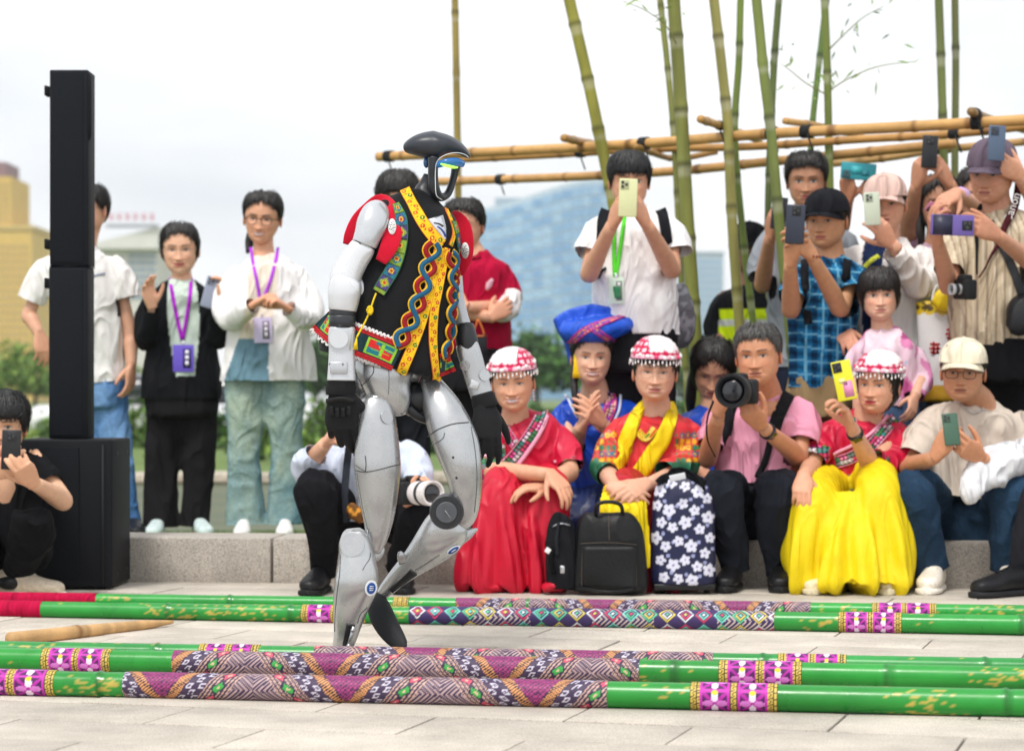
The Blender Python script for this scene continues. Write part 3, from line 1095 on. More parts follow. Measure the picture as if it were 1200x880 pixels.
# right-hand arm in the picture
rp_('upper_arm', [(522, 262, .12, 12), (527, 290, .12, 12), (531, 325, .11, 11), (534, 352, .1, 10)], WHITEP, L('#b9bcc0'), n=24)
rp_('elbow', [(533, 345, .09, 10), (537, 362, .08, 9.5), (541, 375, .07, 9), (545, 388, .06, 9)], WHITEP, L('#b9bcc0'), n=24)
q = MB(L('#202226'))
q.ploft(RD, [(544, 382, .07, 11.5, .9), (546, 394, .06, 12.8, .9), (548, 404, .06, 13, .9), (549, 411, .06, 12, .9)], 24, 3)
rb.part('forearm_band', q, BLACKP)
f3, f3m = rp_('forearm', [(547, 403, .06, 13), (549, 411, .06, 14), (553, 424, .06, 14), (557.5, 440, .06, 13.6), (562, 454, .06, 13.6), (565, 464, .06, 13.4)], SILVER, L('#b9bbbd'), n=26, ratio=.8, pw=3.2)
tf3 = bvh(f3m)
q = MB(L('#bdbfc1'))
C_, N_ = hit(tf3, 545, 428, RD)
disc(q, C_ + N_ * .002, N_, .014, .008)
rb.part('pivot_cover', q, SILVER, f3, sharp=40)
q = MB(L('#bdbfc1'))
C_, N_ = hit(tf3, 567, 440, RD)
disc(q, C_ + N_ * .003, N_, .016, .012)
rb.part('pivot_cover', q, SILVER, f3, sharp=40)
q = MB(L('#4b4d50'))
for i in range(5):
    C_, N_ = hit(tf3, 545 + 2.6 * math.cos(i * 1.256), 428 + 3.4 * math.sin(i * 1.256), RD)
    disc(q, C_ + N_ * .0068, N_, .0013, .001, n=10)
C_, N_ = hit(tf3, 556, 452, RD)
rb.part('screw', q, PLAST, f3, kind='stuff')
q = MB(L('#c9cbcd'))
C_, N_ = hit(tf3, 556, 451, RD)
q.box(C_ + N_ * .002, (.013, .004, .012), np.stack([nrmz((.95, 0, -.3)), (0, 1, 0), nrmz((.3, 0, .95))], 1), bev=.002)
rb.part('cover_plate', q, SILVER, f3)

# gloves
gl = MB(L('#17181b'))
gl.ploft(RD - .11, [(400.3, 442, 0, 15.5, .8), (400, 450, 0, 17, .7), (399.5, 458, 0, 18, .6), (399, 464, 0, 17, .5)], 22, 3)
put_hand(gl, 'relax', P(399, 458, RD - .11), P(402, 520, RD - .085), (.12, 1, 0), (1, 0, 0), 1.18)
g1 = rb.part('glove', gl, GLOVE)
tg = bvh(gl)
q = MB(L('#101113'))
for x, y, w in ((389, 481, .012), (395.5, 483, .012), (402.5, 483, .012), (409, 481, .012)):
    ribbon(q, tg, [(x, y - 5), (x + .3, y + 5)], [.010, .013], .003, .006, step=2, dflt=RD, smooth=1)
ribbon(q, tg, [(384, 470), (399, 467), (415, 470)], .013, .003, .006, step=2, dflt=RD, smooth=2)
rb.part('knuckle_guard', q, RUBBER, g1)
gl = MB(L('#17181b'))
gl.ploft(RD + .05, [(564.5, 461, 0, 13, .8), (567, 470, 0, 14.5, .7), (569.5, 478, 0, 15, .6)], 22, 3)
put_hand(gl, 'relax', P(568, 474, RD + .05), P(573, 532, RD + .02), (-.35, 1, 0), (1, 0, 0), 1.08)
rb.part('glove', gl, GLOVE)

# vest -------------------------------------------------------------
vm_ = MB()
vm_.ploft(RD, [(444, 428, 0, 73, .62), (448, 412, 0, 75, .62), (458, 378, 0, 70, .64), (467, 345, 0, 66, .66), (476, 310, .01, 60, .7), (482, 280, .01, 56, .72), (485, 258, .01, 52, .68), (487, 244, .01, 44, .6), (489, 233, .01, 27, .62), (490, 226, .015, 17, .8)], 40, 5, pw=2.3)
vest = shell(vm_, 0.006, 5, 0.0035, (8, 8, 4), 3, L('#16171a'), wfn=lambda p: 0.4 + ss(0.9, 0.72, p[:, 2]))
VEST = mat('vest_cloth', rough=0.9, spec=0.2, nscale=240, namt=0.2, bump=0.0012, bscale=60, sheen=0.1)
vo = rb.part('vest', vest, VEST)
tv = bvh(vest)


def flower_trim(u, g):
    """yellow braid with small red and green flowers and orange edges; u metres along, g -0.5..0.5 across"""
    c = np.tile(L('#f2c318'), (len(u), 1))
    ph = (u / 0.021) % 1
    row = np.where((np.floor(u / 0.021) % 2) == 0, 0.17, -0.17)
    r = np.hypot((ph - 0.5) * 0.021, (g - row) * 0.030)
    c[r < 0.0062] = L('#c9301f')
    alt = (np.floor(u / 0.021) % 4) == 1
    c[(r < 0.0062) & alt] = L('#2e6f2f')
    c[r < 0.0022] = L('#f6e04a')
    r2 = np.hypot((ph - 0.05) * 0.021, (g + row) * 0.030)
    c[r2 < 0.0034] = L('#d8452c')
    c[np.abs(g) > 0.43] = L('#d8702a')
    return c


q = MB()
ribbon(q, tv, [(475, 223), (479, 232), (487, 247), (497, 264), (507, 277), (518, 287)], [.030, .030, .034, .034, .036, .03], .004, .004, step=1.2, dflt=RD, colfn=flower_trim, nw=14, smooth=4)
ribbon(q, tv, [(514, 290), (510, 310), (505, 330), (500, 352), (493, 378), (482, 408), (469.5, 438)], .030, .004, .004, step=1.2, dflt=RD, colfn=flower_trim, nw=14, smooth=4)
rb.part('yellow_trim', q, THREAD, vo)
q = MB()
ribbon(q, tv, [(522, 246), (528, 260), (531, 274), (527, 288)], [.012, .013, .013, .014], .004, .004, step=1.2, dflt=RD, colfn=flower_trim, nw=8, smooth=3)
ribbon(q, tv, [(523, 291), (518, 315), (513, 340), (508, 365), (506.5, 395), (508, 420), (511, 445)], [.02, .024, .026, .028, .027, .026, .026], .004, .004, step=1.2, dflt=RD, colfn=flower_trim, nw=12, smooth=4)
rb.part('yellow_trim', q, THREAD, vo)
# inner shirt showing in the neck opening
q = MB(L('#d9dbe0'))
ribbon(q, tv, [(510, 255), (516, 268), (521, 282)], [.05, .036, .008], .001, .003, step=2, dflt=RD, smooth=3)
rb.part('chest_plate', q, SILVER, vo)
q = MB(L('#2a4b9b'))
ribbon(q, tv, [(512, 266), (518, 270), (522, 278)], .004, .0042, .002, step=2, dflt=RD)
ribbon(q, tv, [(508, 262), (515, 263), (519, 266)], .003, .0042, .002, step=2, dflt=RD, c=L('#26282c'))
rb.part('chest_print', q, PLAST, vo)


def braid(name, axis, amp, n_half, ph0, cols):
    """a plait of two interlaced cords with gold piping laid on the vest"""
    ax = crom(np.array(axis, float), 12)
    ln = np.concatenate([[0], np.cumsum(np.linalg.norm(np.diff(ax, axis=0), axis=1))])
    for s_ in (0, 1):
        m = n_half * 14
        u = np.linspace(0, 1, m) * ln[-1]
        cx = np.interp(u, ln, ax[:, 0])
        cy = np.interp(u, ln, ax[:, 1])
        tx, ty = np.gradient(cx), np.gradient(cy)
        k = np.hypot(tx, ty)
        w = np.sin(np.linspace(0, n_half * PI, m) + ph0 + s_ * PI) * amp
        x, y = cx - ty / k * w, cy + tx / k * w
        over = np.cos(np.linspace(0, n_half * PI, m) + ph0 + s_ * PI)
        pts = np.stack([x, y], 1)[::2]
        g = MB(L('#e8b41c'))
        ribbon(g, tv, pts, .0205, .0075 + .002 * s_, .005, step=1.5, dflt=RD, sub=2, smooth=2)
        ch = rb.part(name, g, THREAD, vo)
        r = MB(cols[s_])
        ribbon(r, tv, pts, .0140, .0095 + .002 * s_, .0065, step=1.5, dflt=RD, sub=2, smooth=2)
        rb.part(name, r, THREAD, vo)


BR = (L('#94121c'), L('#175a7c'))
braid('braid_cord', [(507, 285), (503, 305), (497, 328), (491, 350), (483, 372), (473, 392), (466, 408)], 7.5, 6, 0.3, BR)
braid('braid_cord', [(526, 296), (530, 318), (529, 342), (528, 364), (527, 386), (524, 404), (517, 420)], 5.2, 6, 0.3, BR)


# embroidered hem band: red edges, dark ground, framed stepped motif and leaf shapes
def hem_pat(u, g, per=0.125, ph=0.0):
    c = np.tile(L('#12333a'), (len(u), 1))
    t = ((u + ph) % per) / per
    y = -g * 2                                # -1 bottom .. 1 top
    box = (t > 0.28) & (t < 0.74) & (np.abs(y) < 0.56)
    c[box] = L('#8fc32c')
    inn = (t > 0.32) & (t < 0.70) & (np.abs(y) < 0.49)
    c[inn] = L('#17737f')
    a = (t - 0.51) / 0.19
    b = y / 0.49
    red = ((a < -0.12) & (b > -0.1) & (np.abs(a + .55) < .45)) & ~((a > -.5) & (b > .55)) | ((a > 0.25) & (b < 0.05)) | ((np.abs(b) < 0.18) & (a < 0.4) & (a > -.6))
    c[inn & red] = L('#cf2422')
    ln1 = inn & ((np.abs(a - 0.12) < 0.10) & (np.abs(b) < 0.9) | (np.abs(b + 0.28) < 0.08) & (np.abs(a) < 0.75) | (np.abs(b - 0.32) < 0.08) & (a > -.2))
    c[ln1] = L('#8fc32c')
    for t0, f in ((0.10, 1), (0.90, -1)):
        dx, dy = (t - t0) / 0.13, y / 0.5
        for sg in (1, -1):
            rr = np.abs(dx * .75 * f - dy * .75 * sg * .6) * 2.4 + np.abs(dx * .75 * f + dy * sg) * .9
            m = (rr < 0.62) & (dy * sg > -.05)
            c[m] = L('#86c42e')
            c[(rr < 0.40) & (dy * sg > .05)] = L('#c9251f')
    c[(np.abs(y) > 0.60)] = L('#1a1a1c')
    c[(np.abs(y) > 0.66)] = L('#b8161f')
    c[(np.abs(y) > 0.78) & (np.abs(y) < 0.82)] = L('#5d0c12')
    return c


hem = [(377, 373), (384, 380), (396, 389), (412, 397), (430, 404), (450, 412), (466, 419.5)]
q = MB()
ribbon(q, tv, hem, .080, .004, .004, step=0.9, dflt=RD, colfn=lambda u, g: hem_pat(u, g, .19, .034), nw=44, smooth=6)
rb.part('hem_band', q, THREAD, vo)
q = MB()
ribbon(q, tv, [(514, 428), (520, 426), (529, 422)], .066, .004, .004, step=0.9, dflt=RD, colfn=lambda u, g: hem_pat(u, g, .19, .02), nw=40, smooth=2)
rb.part('hem_band', q, THREAD, vo)


def ric(off, nm):
    """white zigzag edging"""
    p = crom(np.array(hem, float), 10)
    ln = np.concatenate([[0], np.cumsum(np.linalg.norm(np.diff(p, axis=0), axis=1))])
    u = np.arange(0, ln[-1], 1.15)
    x, y = np.interp(u, ln, p[:, 0]), np.interp(u, ln, p[:, 1])
    tx, ty = np.gradient(x), np.gradient(y)
    k = np.hypot(tx, ty)
    z = off + 1.6 * np.where(np.arange(len(u)) % 4 < 2, 1, -1)
    q = MB(L('#e4e2e2'))
    ribbon(q, tv, np.stack([x - ty / k * z, y + tx / k * z], 1), .0055, .005, .004, step=1.0, dflt=RD, sub=1, smooth=0)
    rb.part(nm, q, THREAD, vo)


ric(17.6, 'zigzag_edging')
ric(-17.6, 'zigzag_edging')


# shoulder ribbons
def eth_pat(u, g):
    c = np.tile(L('#5d7d2c'), (len(u), 1))
    k = np.floor(u / 0.038).astype(int)
    t = (u / 0.038) % 1 - 0.5
    r = np.hypot(t, g)
    r1 = np.abs(t) + np.abs(g)
    pal = [L('#7d9a30'), L('#1c6f86'), L('#4a3a78'), L('#8aa33a')]
    for i in range(4):
        m = (k % 4 == i)
        c[m] = pal[i]
        c[m & (r1 < 0.42)] = pal[(i + 1) % 4]
        c[m & (r < 0.2)] = L('#d9b52a')
        c[m & (r < 0.11)] = L('#b52b26')
    c[np.abs(t) > 0.45] = L('#23301c')
    c[np.abs(g) > 0.44] = L('#2f6a44')
    c[(np.sin(t * 40) * np.sin(g * 40) > .55)] *= 0.5
    return c


q = MB()
ribbon(q, tv, [(464, 240), (470, 256), (471, 276), (467, 298), (459, 318), (450, 333), (444, 343)], [.02, .034, .036, .038, .040, .04, .038], .006, .004, step=1.2, dflt=RD, colfn=eth_pat, nw=20, smooth=4)
rb.part('shoulder_ribbon', q, THREAD, vo)
q = MB()
ribbon(q, tv, [(530, 260), (534, 275), (536, 295)], [.02, .024, .02], .006, .004, step=1.2, dflt=RD, colfn=eth_pat, nw=14, smooth=2)
rb.part('shoulder_ribbon', q, THREAD, vo)
q = MB(L('#e9c81f'))
tp = [np.array(hit(tv, x, y, RD)[0]) + np.array((0, -o, 0)) for x, y, o in ((441, 344, .012), (438, 352, .014), (434, 364, .016), (429, 376, .018), (423, 388, .03), (419, 396, .04))]
q.tube(tp, .0026, 8, sub=4)
q.ell(tp[2], (.0095, .008, .014), 12, 8)
for k in range(7):
    a = k * 0.9
    q.tube([tp[2] + .009 * np.array((math.cos(a), -.4, math.sin(a))), tp[2] + .009 * np.array((math.cos(a + 1.6), -.9, math.sin(a + 1.6) * 1.3))], .0028, 6)
for k in range(9):
    a = k * .7
    q.tube([tp[5], tp[5] + np.array((-.004 + .006 * math.cos(a), .006 * math.sin(a), -.034))], .0016, 5)
rb.part('tassel', q, THREAD, vo)
# red cap sleeves with round white emblems
REDC = mat('red_felt', rough=0.9, spec=0.15, nscale=200, namt=0.08, bump=0.0008, bscale=200, sheen=0.2)
q = MB(L('#c8102e'))
q.ploft(RD, [(407, 287, -.02, 5.5, .1), (411, 275, -.02, 7.5, .1), (420, 259, -.01, 9, .1), (433, 246, .0, 9.5, .1), (446, 238, -.01, 10.5, .1), (456, 246, -.06, 11, .1), (460, 262, -.085, 10.5, .1), (459.5, 278, -.1, 11, .1), (454, 293, -.11, 10, .1), (446, 307, -.11, 6.5, .1)], 14, 5, pw=3)
sv = rb.part('cap_sleeve', q, REDC, vo)
ts = bvh(q)


def emblem(tree, x, y, r1, r2, par):
    C_, N_ = hit(tree, x, y, RD)
    a_ = nrmz(np.cross((0, 0, 1), N_))
    u_ = np.cross(N_, a_)
    e = MB(L('#ecebea'))
    C = np.array([C_ + N_ * .001, C_ + N_ * .003])
    e.loft(C, np.tile(a_, (2, 1)), np.tile(u_, (2, 1)), r1, r2, 20)
    eo = rb.part('emblem', e, CLOTH, vo)
    e = MB(L('#3a3a40'))
    for k in range(14):
        b = k * 2.4
        rr = .2 + .55 * (k / 14)
        e.ell(C_ + N_ * .0032 + a_ * r1 * rr * math.cos(b) + u_ * r2 * rr * math.sin(b), (r1 * .12, .0006, r2 * .09), 8, 6)
    rb.part('emblem_print', e, CLOTH, vo)


emblem(ts, 459.5, 266, .0115, .0245, sv)
q = MB(L('#c8102e'))
q.ploft(RD, [(529, 251, .05, 5, .1), (536, 256, .03, 8, .1), (543, 266, .02, 9, .1), (546.5, 282, .02, 8.5, .1), (546, 300, .03, 8, .1), (543, 314, .04, 5, .1), (541, 323, .05, 2, .1)], 14, 5, pw=3)
rb.part('cap_sleeve', q, REDC, vo)
emblem(bvh(q), 545, 293.5, .0115, .0235, vo)
# ------------------------------------------------------------------ people: head with a face, one body mesh, clothing as children
# profile of a head by height above the eye line: half width, front, back (metres)
HP = crom(np.array([(-.118, .010, .050, -.030), (-.111, .026, .072, -.008), (-.100, .038, .084, .018), (-.085, .050, .090, .040), (-.062, .061, .0915, .068), (-.035, .069, .090, .086), (-.008, .0735, .087, .096), (.018, .0755, .0925, .100), (.045, .0745, .090, .099), (.072, .068, .080, .089), (.092, .055, .062, .072), (.105, .038, .042, .050), (.1125, .016, .018, .026), (.1138, .002, .003, .006)]), 4)
HA = 64


def head_rows(zs):
    w = np.interp(zs, HP[:, 0], HP[:, 1])
    f = np.interp(zs, HP[:, 0], HP[:, 2])
    b = np.interp(zs, HP[:, 0], HP[:, 3])
    u = np.linspace(-PI, PI, HA, endpoint=False)
    a = u - 0.5 * np.sin(u)
    yc, hdp = (b - f) / 2, (f + b) / 2
    sa, ca = np.sin(a), np.cos(a)
    e = 0.86
    X = w[:, None] * (np.sign(sa) * np.abs(sa) ** e)[None]
    Y = yc[:, None] - hdp[:, None] * (np.sign(ca) * np.abs(ca) ** 0.93)[None]
    Z = np.repeat(zs[:, None], HA, 1)
    return X, Y, Z, np.repeat(a[None], len(zs), 0)


def grid_faces(m, n, cap=True):
    f = [(i * n + q, i * n + (q + 1) % n, (i + 1) * n + (q + 1) % n, (i + 1) * n + q) for i in range(m - 1) for q in range(n)]
    if cap:
        f += [tuple(range(n - 1, -1, -1)), tuple((m - 1) * n + q for q in range(n))]
    return f


def G2(x, z, x0, z0, sx, sz):
    return np.exp(-((x - x0) / sx) ** 2 - ((z - z0) / sz) ** 2)


HFACES = None


def head_mesh(skin, smile=0.3, eyes=0.8, teeth=False, lip='#b0605a', brow='#2a211d', fat=0.0, old=0.0, blush=0.5, male=False):
    global HFACES
    zs = np.concatenate([np.linspace(-.118, -.09, 9), np.linspace(-.087, .03, 48), np.linspace(.034, .1138, 22)])
    X, Y, Z, A = head_rows(zs)
    jaw = ss(-.02, -.08, Z)
    X = X * 1.05 * (1 + (fat + .03) * (0.4 + jaw)) * (1 + (0.06 * jaw if male else -0.03 * jaw))
    fr = ss(0.15, 0.55, np.cos(A))
    ax = np.abs(X)
    R = np.zeros_like(X)
    # nose: ridge, tip, wings
    zr = np.clip((0.012 - Z) / 0.052, 0, 1)
    ridge = (0.004 + 0.017 * zr ** 1.3) * ss(.02, .006, Z) * ss(-.0505, -.0415, Z)
    R += ridge * np.exp(-(X / (0.0065 + 0.005 * zr)) ** 2)
    R += 0.0075 * G2(ax, Z, .0125, -.0415, .0065, .006)
    R -= 0.003 * G2(ax, Z, .007, -.049, .004, .003)
    # sockets, eyeballs, brows, cheeks
    R -= 0.0125 * G2(ax, Z, .029, .004, .016, .0115)
    R += 0.0050 * G2(ax, Z, .031, -.001, .011, .0075)
    R += 0.0040 * G2(ax, Z, .030, .021, .020, .006)
    R += (0.0045 + 0.004 * smile) * G2(ax, Z, .040, -.030, .017, .016)
    R -= (0.0015 + .0025 * old + .0015 * smile) * np.exp(-((ax - (.020 + (-.040 - Z) * .45)) / .004) ** 2) * ss(-.078, -.066, Z) * ss(-.038, -.048, Z)
    # mouth
    mw = .022 + .006 * smile
    zc = -.0675 + smile * .0085 * (ax / .025) ** 2
    inm = ss(mw + .006, mw - .004, ax)
    up_, lo_ = zc + .0052, zc - .0062
    R += inm * (.0040 * np.exp(-((Z - up_) / .0042) ** 2) + .0052 * np.exp(-((Z - lo_) / .0048) ** 2) - .0042 * np.exp(-((Z - zc) / .0020) ** 2))
    R -= .0028 * G2(ax, Z, 0, -.083, .018, .006)
    R += .0050 * G2(ax, Z, 0, -.0985, .016, .010)
    R -= .0022 * G2(ax, Z, mw + .004, -.067 + smile * .006, .005, .006)
    Y = Y - R * fr
    v = np.stack([X, Y, Z * np.where(Z < 0, .95, 1)], -1).reshape(-1, 3)
    x, z, a = X.ravel(), Z.ravel(), np.abs(X.ravel())
    f_ = fr.ravel() > 0.4
    c = np.tile(skin, (len(v), 1))

    def mixc(m, col):
        m = np.clip(m, 0, 1)[:, None]
        c[:] = c * (1 - m) + np.asarray(col) * m
    red = skin * np.array((1.0, 0.72, 0.68))
    mixc(blush * .8 * G2(a, z, .040, -.030, .018, .016) * f_, red)
    mixc(.45 * G2(a, z, 0, -.040, .012, .010) * f_, red)
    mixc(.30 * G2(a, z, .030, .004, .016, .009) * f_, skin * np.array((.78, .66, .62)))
    lm = L(lip)
    zcl = -.0675 + smile * .0085 * (a / .025) ** 2
    hh = .0085 * np.sqrt(np.clip(1 - (a / (mw + .001)) ** 2, 0, 1))
    dz = z - zcl
    mixc(.85 * f_ * ss(hh + .0012, hh - .0012, np.abs(dz + .0006)) * (a < mw), lm)
    if teeth:
        th = .0046 * np.sqrt(np.clip(1 - (a / (mw * .8)) ** 2, 0, 1))
        mixc(f_ * ss(th + .001, th - .0008, np.abs(dz)) * (a < mw * .8), (.72, .70, .66))
    else:
        mixc(.75 * f_ * ss(.0022, .0008, np.abs(dz)) * (a < mw), lm * .25)
    eh = .0066 * eyes + .0010
    ex = (a - .0315) / .0142
    lid = np.sqrt(np.clip(1 - ex ** 2, 0, 1))
    ze = z - (.0008 + .0016 * ex * .6)
    eye = f_ * (np.abs(ex) < 1) * ss(eh * lid + .0007, eh * lid - .0007, np.abs(ze))
    mixc(eye, (.55, .52, .49))
    mixc(eye * ss(.0072, .0054, np.abs(a - .0312)), (.014, .010, .008))
    lash = f_ * (np.abs(ex) < 1.12) * ss(.0024, .0009, np.abs(ze - eh * lid - .0006))
    mixc(.9 * lash, (.016, .012, .010))
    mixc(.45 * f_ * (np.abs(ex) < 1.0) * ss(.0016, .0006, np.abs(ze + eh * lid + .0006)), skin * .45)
    bz = .0205 + .0035 * np.sin(np.clip((a - .012) / .040, 0, 1) * PI * .8) 
    mixc(.82 * f_ * ss(.0042, .0016, np.abs(z - bz)) * ss(.009, .014, a) * ss(.052, .044, a), L(brow))
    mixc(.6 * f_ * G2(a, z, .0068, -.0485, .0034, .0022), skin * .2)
    c = c * (1 + .05 * vnoise(v * 130, 3))[:, None]
    if HFACES is None:
        HFACES = grid_faces(len(zs), HA)
    return v, HFACES, c


SHORT = [(0, .064), (25, .062), (45, .052), (62, .028), (76, -.010), (84, -.012), (92, .012), (106, -.020), (135, -.062), (180, -.078)]
TIED = [(0, .074), (25, .066), (45, .048), (65, .022), (78, -.006), (90, .006), (104, -.022), (135, -.06), (180, -.074)]
BANGS = [(0, .020), (20, .019), (38, .022), (50, .004), (64, -.035), (82, -.06), (104, -.075), (135, -.09), (180, -.1)]
LONGH = [(0, .076), (18, .062), (36, .044), (52, .014), (66, -.035), (80, -.085), (104, -.1), (135, -.105), (180, -.11)]
FRINGE = [(0, .030), (22, .026), (40, .032), (56, .020), (72, -.020), (84, -.022), (92, .006), (106, -.024), (135, -.066), (180, -.082)]
UNDERCAP = [(0, .12), (40, .10), (60, .03), (76, -.012), (86, -.014), (94, .006), (106, -.028), (135, -.062), (180, -.076)]


class Person(Thing):
    def __init__(s, label, d, base, skin='#d8a888', group=None):
        super().__init__('person', label, 'person', base, group)
        s.d, s.skin = d, L(skin)
        s.body = MB(s.skin)

    def pt(s, q):
        return P(q[0], q[1], s.d + (q[2] if len(q) > 2 else 0))

    # ---- head
    def head(s, px, py, dd=0.0, yaw=0, pitch=0, roll=0, k=1.0, ears=True, **kw):
        s.hc, s.k = P(px, py, s.d + dd), k
        s.R = np.array((Matrix.Rotation(math.radians(yaw), 3, 'Z') @ Matrix.Rotation(math.radians(pitch), 3, 'X') @ Matrix.Rotation(math.radians(roll), 3, 'Y')))
        # eyes sit in front of the head's middle: keep the eye line on the given pixel
        s.hc = s.hc - s.R @ np.array((0, -.055 * k, 0)) * np.array((1, 0, 1))
        v, f, c = head_mesh(s.skin, **kw)
        s.body.add(s.hl(v), f, c)
        if ears:
            for sg in (-1, 1):
                m = MB(s.skin * np.array((1, .86, .82)))
                M = np.array(Matrix.Rotation(sg * .35, 3, 'Z') @ Matrix.Rotation(-.2, 3, 'X'))
                m.ell((sg * .0810, .012, -.010), (.0065, .017, .030), 12, 10, M)
                m.ell((sg * .0845, .008, -.008), (.0045, .010, .019), 10, 8, M, s.skin * np.array((.8, .6, .55)))
                s.body.add(s.hl(m.V()), m.f, m.C())
        return s

    def hl(s, v):
        return s.hc + (np.asarray(v, float) * s.k) @ s.R.T

    def neck(s, base, r=.054):
        a = s.hl((0, .022, -.045))
        b = s.pt(base)
        m = (a + b) / 2 + np.array((0, .004, 0))
        s.nb = b + np.array((0, .02, -.09))
        s.body.tube([a, m, b, b + np.array((0, .01, -.05)), b + np.array((0, .03, -.16))], (r * .98, r * .94, r * 1.1, r * 1.4, r * 1.4), 18, sub=3, up=(1, 0, 0))

    def hair(s, lim=SHORT, T=.016, col='#14100e', seed=1, rough=.0022, name='hair', extra=None, top=1.0, part=None):
        zs = np.linspace(-.116, .1137, 52)
        X, Y, Z, A = head_rows(zs)
        v = np.stack([X * 1.06, Y, Z], -1)
        vv = v.reshape(-1, 3)
        f4 = np.array([(i * HA + q, i * HA + (q + 1) % HA, (i + 1) * HA + (q + 1) % HA, (i + 1) * HA + q) for i in range(51) for q in range(HA)])
        n = vnormals(vv, f4)
        if np.dot(n[30 * HA], vv[30 * HA]) < 0:
            n = -n
        ad = np.degrees(np.abs(A.ravel()))
        la, lz = zip(*lim)
        jag = .003 * vnoise(np.stack([A.ravel() * 9, A.ravel() * 0 + seed, A.ravel() * 0], 1), seed)
        h = ss(-.004, .016, vv[:, 2] - np.interp(ad, la, lz) + jag)
        st = vnoise(np.stack([A.ravel() * 14, Z.ravel() * 9, A.ravel() * 0 + seed], 1), seed) + .6 * vnoise(np.stack([A.ravel() * 34, Z.ravel() * 14, A.ravel() * 0], 1), seed + 4)
        th = T * (.62 + .38 * ss(0, .09, vv[:, 2]) * top) + rough * st
        if part is not None:
            th -= .007 * np.exp(-((vv[:, 0] - part) / .006) ** 2) * (vv[:, 2] > .05) * (vv[:, 1] < .04)
        w = vv + n * (h * th - .009 * (1 - h))[:, None]
        m = MB(L(col))
        cc = L(col)[None] * (1 + .35 * st)[:, None]
        m.add(s.hl(w), grid_faces(52, HA), cc)
        if extra:
            extra(m, s)
        s.locks(m, lim, T, L(col), seed)
        s.hairo = s.part(name, m, HAIR)
        return s.hairo

    def locks(s, m, lim, T, col, seed, n=430):
        """thin overlapping locks that follow the scalp down to the hairline"""
        rs = np.random.default_rng(seed + 900)
        la, lz = zip(*lim)
        a = rs.uniform(-PI, PI, n)
        zl = np.interp(np.degrees(np.abs(a)), la, lz)
        keep = zl < .1
        a, zl = a[keep], zl[keep]
        n = len(a)
        z0 = np.minimum(.1125, zl + (.1135 - zl) * rs.uniform(.35, 1.0, n))
        z1 = np.maximum(zl - rs.uniform(-.012, .010, n), z0 - rs.uniform(.05, .12, n))
        K = 6
        t = np.linspace(0, 1, K)
        z = z0[:, None] * (1 - t) + z1[:, None] * t
        aa = a[:, None] + rs.normal(0, .12, n)[:, None] * t + .018 * np.sin(t * 4 + rs.uniform(0, 6, n)[:, None])
        w, f, b = (np.interp(z, HP[:, 0], HP[:, k]) for k in (1, 2, 3))
        w = w * 1.06
        off = T * (.66 + .36 * ss(0, .09, z)) + (rs.uniform(-.002, .004, n) + .006 * (rs.uniform(0, 1, n) > .9))[:, None] * (1 - .5 * t)
        off = off - .006 * t ** 3
        w, hd_, yc = w + off, (f + b) / 2 + off, (b - f) / 2
        zz = z + off * ss(.06, .113, z)
        sa, ca = np.sin(aa), np.cos(aa)
        c3 = np.stack([w * np.sign(sa) * np.abs(sa) ** .86, yc - hd_ * np.sign(ca) * np.abs(ca) ** .93, zz], -1)
        T_ = nrmz(np.gradient(c3, axis=1))
        nr = nrmz(np.stack([c3[..., 0], c3[..., 1] * .8, c3[..., 2] * .9], -1))
        sd = nrmz(np.cross(T_, nr)) * (.0033 * (1 - .8 * t))[None, :, None]
        v = np.stack([c3 - sd, c3 + nr * .0016, c3 + sd], 2)
        fc = []
        for i in range(n):
            o = i * K * 3
            for k in range(K - 1):
                for j in (0, 1):
                    fc.append((o + k * 3 + j, o + k * 3 + j + 1, o + k * 3 + 4 + j, o + k * 3 + 3 + j))
        m.add(s.hl(v.reshape(-1, 3)), fc, np.repeat(col[None] * rs.uniform(.6, 1.9, (n, 1)), K * 3, 0))

    # ---- limbs
    def arm(s, S, E, W, k=1.0, skip_upper=False):
        a, b, c = s.pt(S), s.pt(E), s.pt(W)
        u = a * .5 + b * .5
        w1 = b * .72 + c * .28
        s.body.tube([s.nb, a], (.03, .018), 12, sub=3)
        s.body.tube([a, u, b, w1, c], np.array((.018, .029, .0355, .038, .0245)) * k, 16, sub=5)

    def hand(s, W, tip, palm=(0, 0, -1), thumb=(1, 0, 0), pose='relax', k=1.0):
        w = s.pt(W)
        return put_hand(s.body, pose, w, s.pt(tip), palm, thumb, k, c=s.skin * np.array((1.0, .93, .9)))

    def leg(s, H_, K, A_, k=1.0):
        a, b, c = s.pt(H_), s.pt(K), s.pt(A_)
        s.body.tube([a, (a + b) / 2, b, b * .65 + c * .35, c], np.array((.085, .07, .055, .054, .036)) * k, 14, sub=4)

    def done(s):
        s.bo = s.part('body', s.body, SKIN)
        return s

